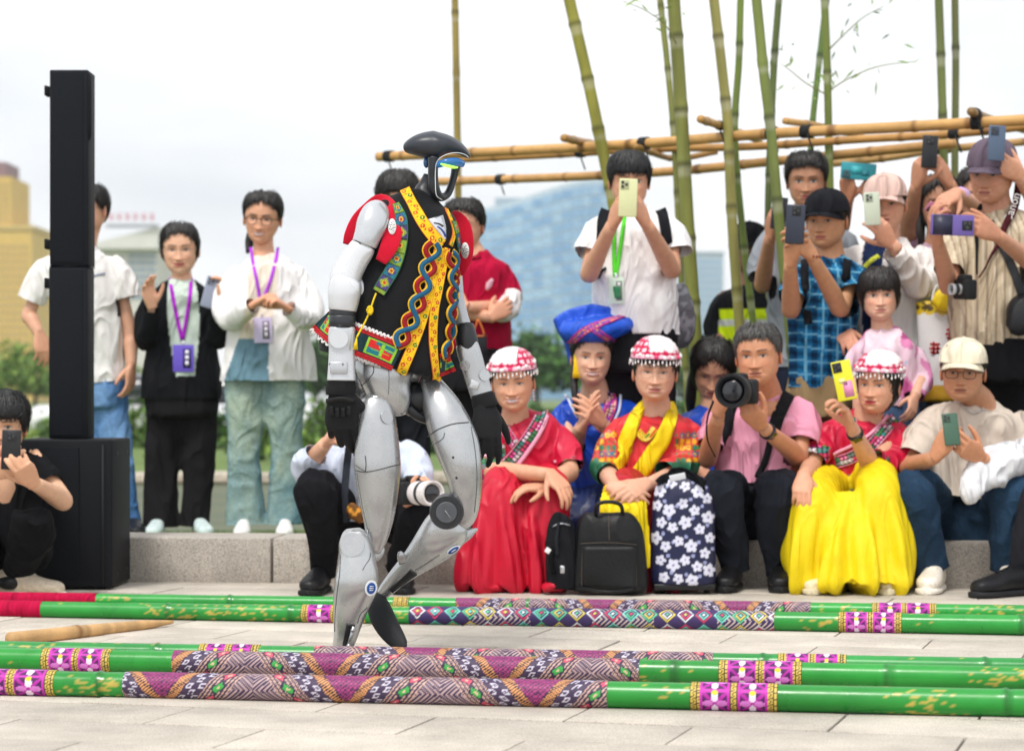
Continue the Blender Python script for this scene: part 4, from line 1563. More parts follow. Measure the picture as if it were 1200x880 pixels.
    # ---- clothes
    def wear(s, name, parts, col, m=None, voxel=.0095, it=2, wr=.009, fr=(13, 13, 4), seed=1, parent=None, ratio=.7, wfn=None, label=None):
        if name == 'trousers':
            voxel = max(voxel, .0115)
        g = MB()
        cuts = []
        for q in parts:
            if callable(q):
                q(g)
            else:
                first = q is parts[0]
                if not first and len(q[0]) > 4 and name not in ('trousers', 'skirt'):
                    q = [(t[0], t[1] + (6, 6, 3)[i] if i < 3 else t[1], t[2], t[3] * .9, *t[4:]) for i, t in enumerate(q)]
                if name != 'skirt' and not (name == 'trousers' and first):
                    # run the tube past its hem and cut it there: open sleeve ends and hems
                    q = list(q)
                    e, e2 = (q[0], q[1]) if first else (q[-1], q[-2])
                    E = s.pt(e)
                    T = nrmz(E - s.pt(e2))
                    W_ = E + T * .05
                    x_, y_ = proj(W_)
                    n_ = (float(x_), float(y_), W_[1] - s.d, e[3], *e[4:])
                    q = [n_] + q if first else q + [n_]
                    cuts.append((E, T, e[3] * E[1] / F))
                g.ploft(s.d, q, 20, 4, ratio)
        sh = shell(g, voxel, it, wr * 1.5, fr, seed, col if callable(col) else L(col), wfn)
        v, c, f = sh.V(), sh.C(), sh.faces
        keep = np.ones(len(f), bool)
        for E, T, R_ in cuts:
            dt = (v - E) @ T
            near = (np.linalg.norm(v - E - dt[:, None] * T, axis=1) < R_ * 1.07 + wr) & (dt < .075)
            m_ = near & (dt > 0) & (dt < voxel * 1.3)
            v[m_] -= T * dt[m_][:, None]
            keep &= ~(near & (dt >= voxel * 1.3))[f].any(1)
        f = f[keep]
        us = np.unique(f)
        ix = np.zeros(len(v), int)
        ix[us] = np.arange(len(us))
        sh = MB()
        sh.add(v[us], ix[f].tolist(), c[us])
        sh.faces = ix[f]
        o = s.part(name, sh, m or CLOTH, parent, label=label)
        return o, sh

    def band(s, name, sh, pts, w, col=None, m=None, parent=None, off=.004, t=.004, colfn=None, step=3, nw=2, smooth=3, dflt=None):
        q = MB(L(col) if isinstance(col, str) else (.5, .5, .5))
        tr = sh if isinstance(sh, BVHTree) else bvh(sh)
        ribbon(q, tr, pts, w, off, t, step=step, dflt=dflt or s.d, colfn=colfn, nw=nw, smooth=smooth)
        return s.part(name, q, m or CLOTH, parent)

    def shoe(s, heel, toe, z=0.0, upper='#e8e6e2', sole='#f0eeea', k=1.0, wid=1.0, laces=None, high=1.0):
        """heel and toe are ground points (photo px, dd); z ground height"""
        a, b = s.pt(heel), s.pt(toe)
        a[2] = b[2] = z
        X = nrmz(b - a)
        ln = .275 * k
        Y = np.cross((0, 0, 1.0), X)
        Z = np.array((0, 0, 1.0))
        xs = np.array((.0, .012, .05, .10, .15, .20, .245, .268, .275)) * k
        hw = np.array((.012, .028, .034, .034, .040, .045, .040, .026, .010)) * k * wid
        hh = np.array((.030, .040, .046, .044, .036, .028, .024, .019, .012)) * k * high
        zc = hh * .92 + .018
        C = a[None] + xs[:, None] * X + (zc)[:, None] * Z
        q = crom(np.concatenate([C, hw[:, None], hh[:, None]], 1), 3)
        m = MB(L(upper))
        m.loft(q[:, :3], np.tile(Y, (len(q), 1)), np.tile(Z, (len(q), 1)), q[:, 3], q[:, 4], 18, pw=2.5)
        so = s.part('shoe', m, LEATH)
        m2 = MB(L(sole))
        C2 = a[None] + (np.array((-.006, .02, .07, .14, .20, .25, .275, .284)) * k)[:, None] * X + .013 * Z
        w2 = np.array((.014, .032, .036, .040, .048, .044, .030, .008)) * k * wid
        q = crom(np.concatenate([C2, w2[:, None]], 1), 3)
        m2.loft(q[:, :3], np.tile(Y, (len(q), 1)), np.tile(Z, (len(q), 1)), q[:, 3], .0125, 16, pw=3.5)
        s.part('sole', m2, RUBBER, so)
        if laces:
            m3 = MB(L(laces))
            for t in (.10, .12, .14, .16):
                c0 = a + X * t * k + Z * (.018 + np.interp(t * k, xs, hh * 1.9))
                m3.tube([c0 - Y * .016 - Z * .004, c0 + Z * .003, c0 + Y * .016 - Z * .004], .0028, 6, sub=3)
            s.part('laces', m3, CLOTH, so)
        return so

    def glasses(s, col='#2a2624', r=(.0215, .0185), t=.0014, y=-.103, round_=2.4):
        m = MB(L(col))
        for sg in (-1, 1):
            th = np.linspace(0, 2 * PI, 25)[:-1]
            e = 2 / round_
            px = sg * .0335 + r[0] * np.sign(np.cos(th)) * np.abs(np.cos(th)) ** e
            pz = -.002 + r[1] * np.sign(np.sin(th)) * np.abs(np.sin(th)) ** e
            pts = np.stack([px, y + .35 * (np.abs(px) - .03) ** 2 * 8, pz], 1)
            q = MB()
            C = s.hl(pts)
            T = nrmz(np.roll(C, -1, 0) - np.roll(C, 1, 0))
            A_ = np.tile(s.R @ np.array((0, 1.0, 0)), (len(C), 1))
            B_ = np.cross(T, A_)
            m.loft(C, A_, B_, t * s.k, t * s.k, 6, False, close=True)
            m.tube(s.hl([(sg * .0545, y + .012, .004), (sg * .073, -.07, .004), (sg * .079, .0, .002), (sg * .078, .012, -.006)]), t * s.k, 6, sub=3)
        m.tube(s.hl([(-.0125, y, .003), (0, y - .004, .006), (.0125, y, .003)]), t * s.k, 6, sub=3)
        return s.part('glasses', m, PLAST)

    def cap(s, col, brim=None, zb=.030, off=.013, bl=.075, logo=None, tilt=.25, bw=.078, high=1.0):
        zs = np.linspace(zb, .1137, 26)
        X, Y, Z, A = head_rows(zs)
        v = np.stack([X * 1.05, Y, Z], -1).reshape(-1, 3)
        f4 = np.array([(i * HA + q, i * HA + (q + 1) % HA, (i + 1) * HA + (q + 1) % HA, (i + 1) * HA + q) for i in range(25) for q in range(HA)])
        n = vnormals(v, f4)
        if np.dot(n[8 * HA], v[8 * HA]) < 0:
            n = -n
        v = v + n * off
        v[:, 2] += .005 * high * ss(.03, .1, v[:, 2])
        v[:, 2] -= .010 * ss(-.04, .10, v[:, 1]) * ss(.08, .03, v[:, 2])
        seam = (np.abs((A.ravel() / (PI / 3)) - np.round(A.ravel() / (PI / 3))) < .045)
        c = np.tile(L(col), (len(v), 1)) * np.where(seam, .82, 1.0)[:, None]
        inn = v - n * .004
        m = MB()
        nv = len(v)
        m.add(s.hl(np.vstack([v, inn])), grid_faces(26, HA, False) + [tuple((25) * HA + q for q in range(HA))] + [tuple(nv + i for i in reversed(q)) for q in grid_faces(26, HA, False)] + [(q, (q + 1) % HA, nv + (q + 1) % HA, nv + q) for q in range(HA)], np.vstack([c, c * .6]))
        co = s.part('cap', m, CLOTH)
        m = MB(L(brim or col))
        nr, nt = 7, 25
        tt = np.linspace(-1, 1, nt)
        g = []
        fy = np.interp(zb, HP[:, 0], HP[:, 2]) + off - .004
        for i in range(nr):
            r = i / (nr - 1)
            x = tt * (bw + .004 * r)
            yb = -(fy) * np.sqrt(np.clip(1 - (tt * .93) ** 2, 0, 1)) - .006 + .02 * tt ** 2
            y = yb - bl * r * (1 - np.abs(tt) ** 2.6)
            z = zb + .004 - .030 * (tt ** 2) * r * .9 - tilt * bl * r
            g.append(np.stack([x, y, z], 1))
        top = np.array(g).reshape(-1, 3)
        bot = top - np.array((0, 0, .004))
        k = len(top)
        f = []
        for i in range(nr - 1):
            for j in range(nt - 1):
                q = (i * nt + j, i * nt + j + 1, (i + 1) * nt + j + 1, (i + 1) * nt + j)
                f += [q, tuple(k + x for x in reversed(q))]
        for j in range(nt - 1):
            f += [((nr - 1) * nt + j, (nr - 1) * nt + j + 1, k + (nr - 1) * nt + j + 1, k + (nr - 1) * nt + j), (j + 1, j, k + j, k + j + 1)]
        m.add(s.hl(np.vstack([top, bot])), f)
        s.part('brim', m, CLOTH, co)
        m = MB(L(col))
        m.ell(s.hl((0, 0, .1137 + off + .005 * high)), (.007, .007, .004), 10, 6)
        s.part('button', m, CLOTH, co)
        return co

    def lanyard(s, sh, left, right, badge, col, bcol, bw=.062, bh=.09, ang=0.0, w=.014):
        """two strap lines (photo px) meeting at the badge clip; badge centre px"""
        tr = bvh(sh)
        q = MB(L(col))
        for ln in (left, right):
            ribbon(q, tr, ln, w, .006, .002, step=4, dflt=s.d, smooth=4)
        lo = s.part('lanyard', q, CLOTH)
        C_, N_ = hit(tr, badge[0], badge[1], s.d)
        C_ = C_ + np.array((0, -.018, 0))
        a = math.radians(ang)
        ex, ez = np.array((math.cos(a), 0, -math.sin(a))), np.array((math.sin(a), 0, math.cos(a)))
        R_ = np.stack([ex, (0, 1, 0), ez], 1)
        q = MB(L(bcol))
        q.box(C_, (bw / 2, .0015, bh / 2), R_, .0012)
        bo = s.part('badge', q, PLAST, lo)
        q = MB(L('#e8e4f2'))
        q.box(C_ + ez * bh * .56, (.006, .002, .010), R_, .001)
        s.part('clip', q, METAL, lo)
        q = MB(L('#efeaf6'))
        for k in range(3):
            q.box(C_ + np.array((0, -.0022, 0)) + ex * bw * .18 + ez * bh * (.22 - .2 * k), (bw * .09, .0006, bh * .075), R_)
        s.part('badge_print', q, PLAST, lo, kind='stuff')
        q = MB(L(bcol) * .35)
        q.box(C_ + np.array((0, -.0018, 0)) + ex * bw * .18, (bw * .2, .0005, bh * .36), R_)
        s.part('badge_print', q, PLAST, lo)
        return lo

    def watch(s, E, W, col='#15161a', t=.86):
        a, b = s.pt(E), s.pt(W)
        p = a * (1 - t) + b * t
        T = nrmz(b - a)
        q = MB(L(col))
        q.tube([p - T * .010, p - T * .008, p + T * .008, p + T * .010], (.030, .0325, .0325, .030), 18)
        o = s.part('watch', q, RUBBER)
        V = nrmz(np.array((0, 0, H)) - p)
        V = nrmz(V - T * np.dot(V, T))
        q = MB(L('#0c0d10'))
        q.box(p + V * .033, (.014, .017, .004), np.stack([T, np.cross(V, T), V], 1), .003)
        s.part('watch_face', q, GLOSS, o)


def phone(label, px, py, d, ang=0.0, col='#2a2c30', lean=0.0, turn=0.0, k=1.0, lens='#0c0d10', bump=None, side=-1, wide=.074, art=None, screen=False):
    """a phone seen from its back; ang = clockwise tilt in the picture (deg), lean / turn = out of the picture plane"""
    c = P(px, py, d)
    R = np.array(Matrix.Rotation(math.radians(turn), 3, 'Z') @ Matrix.Rotation(math.radians(lean), 3, 'X') @ Matrix.Rotation(math.radians(ang), 3, 'Y'))
    ex, ey, ez = R[:, 0], R[:, 1], R[:, 2]
    t = Thing('phone', label, 'phone', c)
    hw, hh = wide / 2 * k, .077 * k
    m = MB(L(col))
    m.box(c, (hw, .0042, hh), R, .004)
    b = t.part('case', m, PLAST)
    m = MB(L('#0a0b0d'))
    m.box(c + ey * .0046, (hw * .95, .0006, hh * .97), R)
    t.part('screen', m, GLOSS, b)
    m = MB(L(bump or col) * .8)
    bc = c - ey * .0052 + ex * side * hw * .42 + ez * hh * .68
    m.box(bc, (hw * .46, .0015, hw * .5), R, .001)
    bo = t.part('camera_bump', m, PLAST)
    for dx, dz in ((-.5, .5), (-.5, -.5), (.5, 0)):
        m = MB(L(lens))
        lc = bc - ey * .002 + ex * dx * hw * .42 + ez * dz * hw * .46
        disc(m, lc, -ey, hw * .17, .003, n=14, up=ez)
        t.part('lens', m, GLOSS, bo)
    if art:
        for (ax, az, aw, ah, cc) in art:
            m = MB(L(cc))
            m.box(c - ey * .0046 + ex * ax * hw + ez * az * hh, (aw * hw, .0006, ah * hh), R)
            t.part('case_print', m, PLAST, b)
    return t


def camera(label, px, py, d, aim=(0, -1, 0), k=1.0, barrel=(.040, .09), barrel_col='#15161a', roll=0.0):
    """a mirrorless or reflex camera; px,py = front of the lens"""
    f = nrmz(aim)
    c = P(px, py, d)
    up = np.array((math.sin(roll), 0, math.cos(roll)))
    r = nrmz(np.cross(up, f))
    up = np.cross(f, r)
    R = np.stack([r, f, up], 1)
    r0, ln = barrel[0] * k, barrel[1] * k
    t = Thing('camera', label, 'camera', c - f * (ln + .02) - up * .05 * k)
    bc = c - f * (ln + .02 * k)
    m = MB(L('#17181b'))
    m.box(bc, (.068 * k, .026 * k, .046 * k), R, .012 * k)
    m.box(bc + r * .05 * k + f * .014 * k, (.019 * k, .024 * k, .044 * k), R, .012 * k)
    b = t.part('camera_body', m, RUBBER)
    m = MB(L('#17181b'))
    m.box(bc + up * .050 * k, (.028 * k, .026 * k, .018 * k), R, .010 * k)
    t.part('viewfinder', m, RUBBER, b)
    m = MB(L('#26282c'))
    q = bc + up * .046 * k + r * -.045 * k
    m.tube([q, q + up * .014 * k], .014 * k, 16)
    t.part('dial', m, PLAST, b)
    pr = [(0, .95), (.12, 1.0), (.3, 1.0), (.31, .95), (.36, .95), (.37, 1.02), (.62, 1.02), (.63, .96), (.68, .96), (.69, 1.04), (.94, 1.08), (1.0, 1.08)]
    m = MB(L(barrel_col))
    C = np.array([c - f * ln * (1 - u) for u, _ in pr] + [c, c - f * .012 * k])
    rr = np.array([r0 * w for _, w in pr] + [r0 * .92, r0 * .84])
    m.loft(C, np.tile(r, (len(C), 1)), np.tile(up, (len(C), 1)), rr, rr, 32)
    lo = t.part('lens_barrel', m, RUBBER, sharp=40)
    m = MB(L('#3a3c40'))
    m.loft(np.array([c - f * (ln * .5 + .006), c - f * (ln * .5 - .012)]), np.tile(r, (2, 1)), np.tile(up, (2, 1)), r0 * 1.045, r0 * 1.045, 28)
    t.part('focus_ring', m, RUBBER, lo)
    m = MB(L('#0a0b16'))
    C = np.array([c - f * .012 * k, c - f * .009 * k, c - f * .007 * k])
    rr = np.array((.8, .55, .02)) * r0
    m.loft(C, np.tile(r, (3, 1)), np.tile(up, (3, 1)), rr, rr, 28)
    t.part('front_glass', m, GLOSS, lo)
    return t
# ------------------------------------------------------------------ the people standing behind the loudspeaker
def gz(x, y):
    return float(lawnz(np.array(x), np.array(y)))


def opening(le, ri, inside, outside, ymax=None, below=None, front=True):
    """colour function for an open front: pixel edges by height -> inner colour"""
    ly, lx = zip(*le)
    ry, rx = zip(*ri)

    def fn(v, n):
        x, y = proj(v)
        c = np.tile(outside, (len(v), 1))
        m = (x > np.interp(y, ly, lx)) & (x < np.interp(y, ry, rx)) & (n[:, 1] < .6)
        m &= (y > ly[0] - 30)
        c[m] = inside
        if ymax is not None:
            c[m & (y > ymax)] = below
        return c
    return fn


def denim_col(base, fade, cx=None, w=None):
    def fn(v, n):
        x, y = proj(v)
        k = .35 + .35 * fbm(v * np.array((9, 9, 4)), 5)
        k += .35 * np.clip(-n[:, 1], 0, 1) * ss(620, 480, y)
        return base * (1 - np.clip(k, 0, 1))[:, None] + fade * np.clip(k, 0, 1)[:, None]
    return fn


# man in a white T-shirt behind the column
p = Person('man in a white T-shirt and blue jeans standing behind the tall column loudspeaker', 11.6, (P(118, 620, 11.6)[0], 11.6, gz(-2.0, 11.6)), '#d9a68a')
p.head(99, 247, 0, -24, 4, 0, 1.02, smile=.2, eyes=.6, male=True)
p.hair(SHORT, .012, seed=3)
p.neck((99, 288))
p.arm((58, 308), (34, 368), (46, 392, -.05))
p.hand((46, 391, -.05), (52, 420, -.06), (-.6, .8, 0), (1, -.3, 0), 'relax')
p.arm((136, 308), (153, 392, .02), (154, 430, -.03))
p.hand((154, 429, -.03), (152, 470, -.05), (-.9, .4, 0), (-.3, -1, 0), 'relax')
o, sh = p.wear('shirt', [[(110, 449, 0, 37), (107, 420, 0, 38), (104, 390, 0, 39), (100, 350, 0, 41), (97, 322, 0, 43), (97, 305, 0, 37), (98, 294, 0, 24), (99, 287, 0, 16)], [(66, 300, 0, 13, .9), (54, 314, 0, 18, .9), (44, 334, 0, 18, .9), (37, 353, 0, 17, .9)], [(128, 300, 0, 13, .9), (139, 313, 0, 17, .9), (146, 330, 0, 17, .9), (150, 349, 0, 16, .9)]], '#eceae8', seed=3, wr=.008)
p.band('shirt_print', sh, [(107, 325), (115, 322), (123, 321)], .011, '#8a93a6', off=.002, t=.001, parent=o)
p.lanyard(sh, [(91, 290), (96, 330), (100, 370)], [(109, 286), (107, 310), (103, 370)], (101, 384), '#63d43a', '#2f7a55')
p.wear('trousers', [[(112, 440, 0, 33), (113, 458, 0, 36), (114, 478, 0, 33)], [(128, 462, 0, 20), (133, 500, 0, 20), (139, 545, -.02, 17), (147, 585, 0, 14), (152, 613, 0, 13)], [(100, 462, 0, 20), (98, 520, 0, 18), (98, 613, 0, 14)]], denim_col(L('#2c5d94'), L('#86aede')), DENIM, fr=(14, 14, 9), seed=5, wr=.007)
zg = gz(-1.9, 11.6)
p.shoe((152, 615, .08), (160, 622, -.12), zg, '#1b1c20', '#2a2b2f')
p.shoe((98, 615, .08), (92, 622, -.12), zg, '#1b1c20', '#2a2b2f')
p.done()

# woman in a black cardigan
p = Person('smiling woman in a black cardigan and mint top holding a phone, purple lanyard', 11.6, (P(213, 620, 11.6)[0], 11.6, gz(-1.6, 11.6)), '#e2b294')
p.head(212, 294, 0, 4, 6, -2, 1.08, smile=.8, eyes=.5, lip='#b8544f', fat=.04)


def low_bun(m, s):
    m.ell(s.hl((0, .115, -.02)), (.035, .035, .035), 14, 10)


p.hair([(0, .074), (25, .066), (45, .046), (60, .014), (72, -.045), (90, -.05), (104, -.06), (135, -.08), (180, -.09)], .010, seed=5, extra=low_bun, part=.004, rough=.001)
p.glasses('#b59a86', (.022, .020), .0009, round_=2.0)
p.neck((213, 332), .050)
cd = opening([(320, 200), (345, 196), (380, 197), (410, 201), (440, 206), (470, 212)], [(320, 226), (345, 232), (380, 234), (410, 232), (440, 228), (470, 218)], L('#c9d8cd'), L('#17181c'), 441, L('#1a1a1e'))
o, sh = p.wear('cardigan', [[(213, 467, 0, 46), (213, 445, 0, 46), (213, 415, 0, 41), (213, 385, 0, 38), (213, 358, 0, 39), (213, 342, 0, 34), (213, 334, 0, 24), (213, 327, 0, 15)], [(186, 340, 0, 12, .9), (177, 352, 0, 15, .9), (171, 378, -.03, 16, .9), (171, 398, -.08, 15, .9), (175, 384, -.15, 12.5, .9), (178, 362, -.2, 10, .9)], [(240, 340, 0, 12, .9), (250, 352, 0, 15, .9), (257, 376, -.03, 16, .9), (256, 396, -.08, 15, .9), (255, 380, -.15, 12.5, .9), (255, 358, -.2, 10, .9)]], cd, seed=7, wr=.006, voxel=.0075)
p.lanyard(sh, [(199, 326), (203, 350), (208, 375), (213, 398)], [(224, 326), (222, 350), (218, 375), (214, 398)], (215.5, 420), '#b62fd0', '#6b55c8', .1, .13, 0, .017)
p.arm((183, 348), (171, 396, -.08), (178, 361, -.2), .62)
p.arm((244, 348), (257, 394, -.08), (255, 359, -.2), .62)
p.hand((178, 359, -.21), (170, 325, -.24), (.5, -.75, .2), (.8, 0, .3), 'relax', .95)
p.hand((256, 357, -.21), (262, 325, -.2), (-.8, -.5, .1), (-.5, -.4, .6), 'phone', .95)
phone('blue grey phone in the raised hand of the woman in the black cardigan', 247.5, 343, 11.6 - .24, 16, '#8b93a6', lean=-8, turn=18, lens='#1a1c22')
p.wear('trousers', [[(213, 444, 0, 40), (213, 470, 0, 43), (213, 488, 0, 42)], [(193, 475, 0, 22), (191, 520, 0, 20.5), (189, 570, 0, 19.5), (188, 617, 0, 19.5)], [(233, 475, 0, 22), (234, 520, 0, 20), (232, 570, 0, 17.5), (229, 617, 0, 17)]], '#201e21', fr=(14, 14, 6), seed=9, wr=.006)
zg = gz(-1.6, 11.55)
p.shoe((188, 618, .06), (181, 628, -.14), zg, '#cfe0df', '#d9a878', .95)
p.shoe((230, 618, .06), (240, 628, -.14), zg, '#cfe0df', '#d9a878', .95)
p.done()

# woman in a white cardigan and flared jeans
p = Person('laughing woman with dark glasses, white cardigan and flared pale jeans, purple lanyard', 11.4, (P(311, 620, 11.4)[0], 11.4, gz(-1.2, 11.4)), '#dca585')
p.head(307, 258, 0, -3, 9, 4, 1.06, smile=.95, eyes=.4, teeth=True, lip='#b9554e')


def pony(m, s):
    m.tube(s.hl([(-.03, .10, .03), (-.05, .135, -.03), (-.07, .12, -.12), (-.075, .08, -.17)]), (.02, .03, .026, .008), 12, sub=5)


p.hair(TIED, .011, seed=8, extra=pony, part=.0, rough=.0012)
p.glasses('#2b2320', (.0235, .0205), .0017, round_=2.3)
p.neck((309, 303), .050)
cd = opening([(296, 294), (320, 291), (350, 290), (390, 282), (430, 268), (460, 258)], [(296, 325), (320, 326), (350, 323), (390, 317), (430, 314), (456, 318)], L('#ece0d0'), L('#efeded'), 396, L('#6d8fa0'))
o, sh = p.wear('cardigan', [[(315, 446, 0, 56, .5), (315, 425, 0, 54, .55), (314, 395, 0, 49, .6), (313, 360, 0, 44), (312, 332, 0, 43), (311, 316, 0, 37), (310, 307, 0, 26), (309, 300, 0, 16)], [(284, 314, 0, 13, .9), (273, 328, 0, 17, .9), (266, 352, -.03, 18, .9), (269, 373, -.1, 16, .9), (282, 367, -.2, 13, .9), (296, 358, -.25, 10, .9)], [(340, 314, 0, 13, .9), (352, 328, 0, 17, .9), (361, 352, -.03, 18, .9), (362, 374, -.1, 16, .9), (350, 370, -.2, 13, .9), (338, 362, -.25, 10, .9)]], cd, seed=11, wr=.008, voxel=.0075, fr=(12, 12, 4))
p.lanyard(sh, [(294, 290), (297, 310), (301, 330), (305, 354)], [(326, 290), (322, 310), (316, 332), (307, 354)], (308.5, 387), '#b94be0', '#d9cdf2', .085, .12, -2, .015)
p.arm((280, 322), (268, 372, -.1), (296, 358, -.25), .62)
p.arm((345, 322), (362, 373, -.1), (337, 362, -.25), .62)
p.hand((296, 358, -.26), (318, 343, -.3), (.2, .3, -1), (.2, -.3, 1), 'grip', .95)
p.hand((337, 362, -.26), (322, 350, -.3), (-.2, .3, -1), (0, -.3, 1), 'grip', .95)


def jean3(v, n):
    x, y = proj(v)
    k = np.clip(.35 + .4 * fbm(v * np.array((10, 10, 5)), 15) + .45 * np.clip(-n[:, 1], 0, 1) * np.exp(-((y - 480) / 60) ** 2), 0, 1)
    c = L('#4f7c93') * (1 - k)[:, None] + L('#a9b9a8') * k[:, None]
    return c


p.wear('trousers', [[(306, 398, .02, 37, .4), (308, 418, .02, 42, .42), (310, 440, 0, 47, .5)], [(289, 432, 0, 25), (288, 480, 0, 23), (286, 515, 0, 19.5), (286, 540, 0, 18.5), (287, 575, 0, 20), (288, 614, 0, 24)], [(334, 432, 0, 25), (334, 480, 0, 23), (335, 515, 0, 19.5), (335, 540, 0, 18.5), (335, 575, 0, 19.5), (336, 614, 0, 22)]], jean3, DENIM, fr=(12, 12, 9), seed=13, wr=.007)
zg = gz(-1.2, 11.3)
p.shoe((287, 612, .02), (283, 628, -.2), zg, '#eceae8', '#f3f1ee', .92)
p.shoe((335, 612, .02), (333, 628, -.2), zg, '#eceae8', '#f3f1ee', .92)
p.done()

# young man crouching by the subwoofer
p = Person('young man in black crouching in front of the subwoofer filming with a black phone', 8.9, (P(15, 690, 8.9)[0], 8.9, 0), '#dfb090')
p.head(4, 500, -.02, 2, 4, 3, 1.02, smile=.1, eyes=.65, male=True)
p.hair(FRINGE, .018, seed=21, rough=.005, col='#0e0d0e')
p.neck((2, 552))
p.arm((40, 530), (74, 586, -.1), (40, 566, -.34))
p.arm((-40, 530), (-60, 590, -.1), (-8, 556, -.34))
p.hand((39, 566, -.34), (21, 541, -.42), (-.5, .4, .7), (-.2, -.5, -.8), 'phone', 1.0)
p.hand((-8, 556, -.34), (28, 536, -.40), (.1, .9, .3), (0, -.2, 1), 'phone', 1.0)
phone('black phone in the hands of the crouching young man', 13, 527, 8.9 - .40, 2, '#1c1d20', lens='#08090b', bump='#2c2e33', side=.1, k=.92)
p.wear('shirt', [[(5, 660, .02, 50, .6), (4, 620, .02, 47, .6), (2, 590, .03, 46, .6), (0, 560, .03, 45, .6), (0, 545, .04, 38, .6), (1, 537, .04, 22, .8)], [(26, 538, .03, 16, .9), (40, 540, .0, 19, .9), (51, 556, -.04, 19, .9), (59, 570, -.08, 17, .9)], [(-26, 538, .03, 16, .9), (-44, 545, .0, 20, .9), (-56, 575, -.06, 18, .9)]], '#141518', seed=21)
p.wear('trousers', [[(5, 640, .1, 48, .6), (5, 668, .1, 46, .6)], [(30, 655, .05, 28), (38, 625, -.22, 26), (36, 606, -.3, 22), (30, 640, -.22, 22), (22, 670, -.12, 17)], [(-20, 655, .05, 28), (-34, 620, -.25, 26), (-34, 640, -.28, 22), (-30, 672, -.2, 17)]], '#121316', seed=23)
p.shoe((-6, 690, -.1), (62, 692, -.16), 0, '#c9bba6', '#e3ddd2', 1.0, laces='#d9d4ca')
q = MB(L('#1c1d20'))
a = p.pt((15, 680, -.13))
q.ell((a[0], a[1], .055), (.06, .036, .03), 14, 10)
q.ell((a[0] + .12, a[1] - .012, .045), (.045, .036, .024), 14, 10)
p.part('shoe_panel', q, LEATH)
p.shoe((-60, 690, -.15), (-40, 692, -.3), 0, '#c9bba6', '#e3ddd2', 1.0)
p.done()
# ------------------------------------------------------------------ seated in front on the kerb
def floral(u, g, w, pal=('#14141a', '#d8348a', '#2d8f86', '#e9d9e4', '#c9385a', '#3f7d3a'), cell=.016, seed=0):
    """small many-coloured flowers on a dark ground; u, g*w in metres"""
    x, y = u / cell, g * w / cell
    i, j = np.floor(x).astype(int), np.floor(y).astype(int)
    h = ((i * 7349 + j * 9151 + seed * 31) * 2654435761 % 4294967296) / 4294967296
    r = np.hypot(x - i - .5, y - j - .5)
    c = np.tile(L(pal[0]), (len(u), 1))
    for k in range(1, len(pal)):
        m = (r < .46) & (h > (k - 1) / (len(pal) - 1)) & (h <= k / (len(pal) - 1))
        c[m] = L(pal[k])
        c[m & (r < .18)] = L(pal[1 + (k + 1) % (len(pal) - 1)])
    return c


def lapel(w, edge='#e58fb0', **kw):
    def fn(u, g):
        c = floral(u, g, w, **kw)
        c[np.abs(g) > .38] = L(edge)
        c[np.abs(g) > .46] = L('#8f1235')
        return c
    return fn


def headdress(p, seed=1, flip=1):
    """crocheted pink cap with a white scalloped top, white bobbles and bead fringe"""
    zs = np.linspace(.044, .1137, 26)
    X, Y, Z, A = head_rows(zs)
    v = np.stack([X, Y, Z], -1).reshape(-1, 3)
    f4 = np.array([(i * HA + q, i * HA + (q + 1) % HA, (i + 1) * HA + (q + 1) % HA, (i + 1) * HA + q) for i in range(25) for q in range(HA)])
    n = vnormals(v, f4)
    if np.dot(n[8 * HA], v[8 * HA]) < 0:
        n = -n
    v = v + n * (.022 + .0025 * np.sin(A.ravel() * 26)[:, None] * np.sin(Z.ravel() * 260)[:, None])
    v[:, 2] += .006
    a, z, x = A.ravel(), Z.ravel(), v[:, 0] * flip
    c = np.tile(L('#c4184c'), (len(v), 1))
    gx, gz_ = a / .34, (z - .044) / .018
    dot = np.hypot(gx - np.floor(gx) - .5, (gz_ - np.floor(gz_) - .5) * .9) < .30
    c[dot] = L('#f0d4de')
    c[z < .050] = L('#e8a3bb')
    top = z > (.080 + .008 * np.abs(np.sin(a * 5)) - .016 * np.cos(a - flip * -.5))
    c[top & (x < .028)] = L('#efe9ea')
    m = MB()
    m.add(p.hl(v), grid_faces(26, HA), c)
    ho = p.part('headdress', m, KNIT)
    for k in range(13):
        aa = -2.1 + k * .35
        t = MB(L('#f3eeee') if k % 3 else L('#e2557f'))
        zz = .074 - .014 * math.cos(aa + .5 * flip)
        w = np.interp(zz, HP[:, 0], HP[:, 1]) + .026
        f = np.interp(zz, HP[:, 0], HP[:, 2]) + .026
        t.ell(p.hl((math.sin(aa) * w, -math.cos(aa) * f, zz)), (.0085, .0085, .0085), 10, 8)
        p.part('bobble', t, KNIT, ho)
    t = MB(L('#f3eeee'))
    for k in range(22):
        aa = -1.75 + k * .167
        w, f = .0755 + .024, .0925 + .024
        hh = .002 + .005 * ((k * 5) % 3)
        t.ell(p.hl((math.sin(aa) * w, -math.cos(aa) * f, .044 - hh)), (.0034, .0034, .0062), 8, 6)
        t.tube(p.hl([(math.sin(aa) * w, -math.cos(aa) * f, .050), (math.sin(aa) * w, -math.cos(aa) * f, .044 - hh)]), .0012, 5)
    p.part('bead_fringe', t, PLAST, ho, kind='stuff')
    return ho


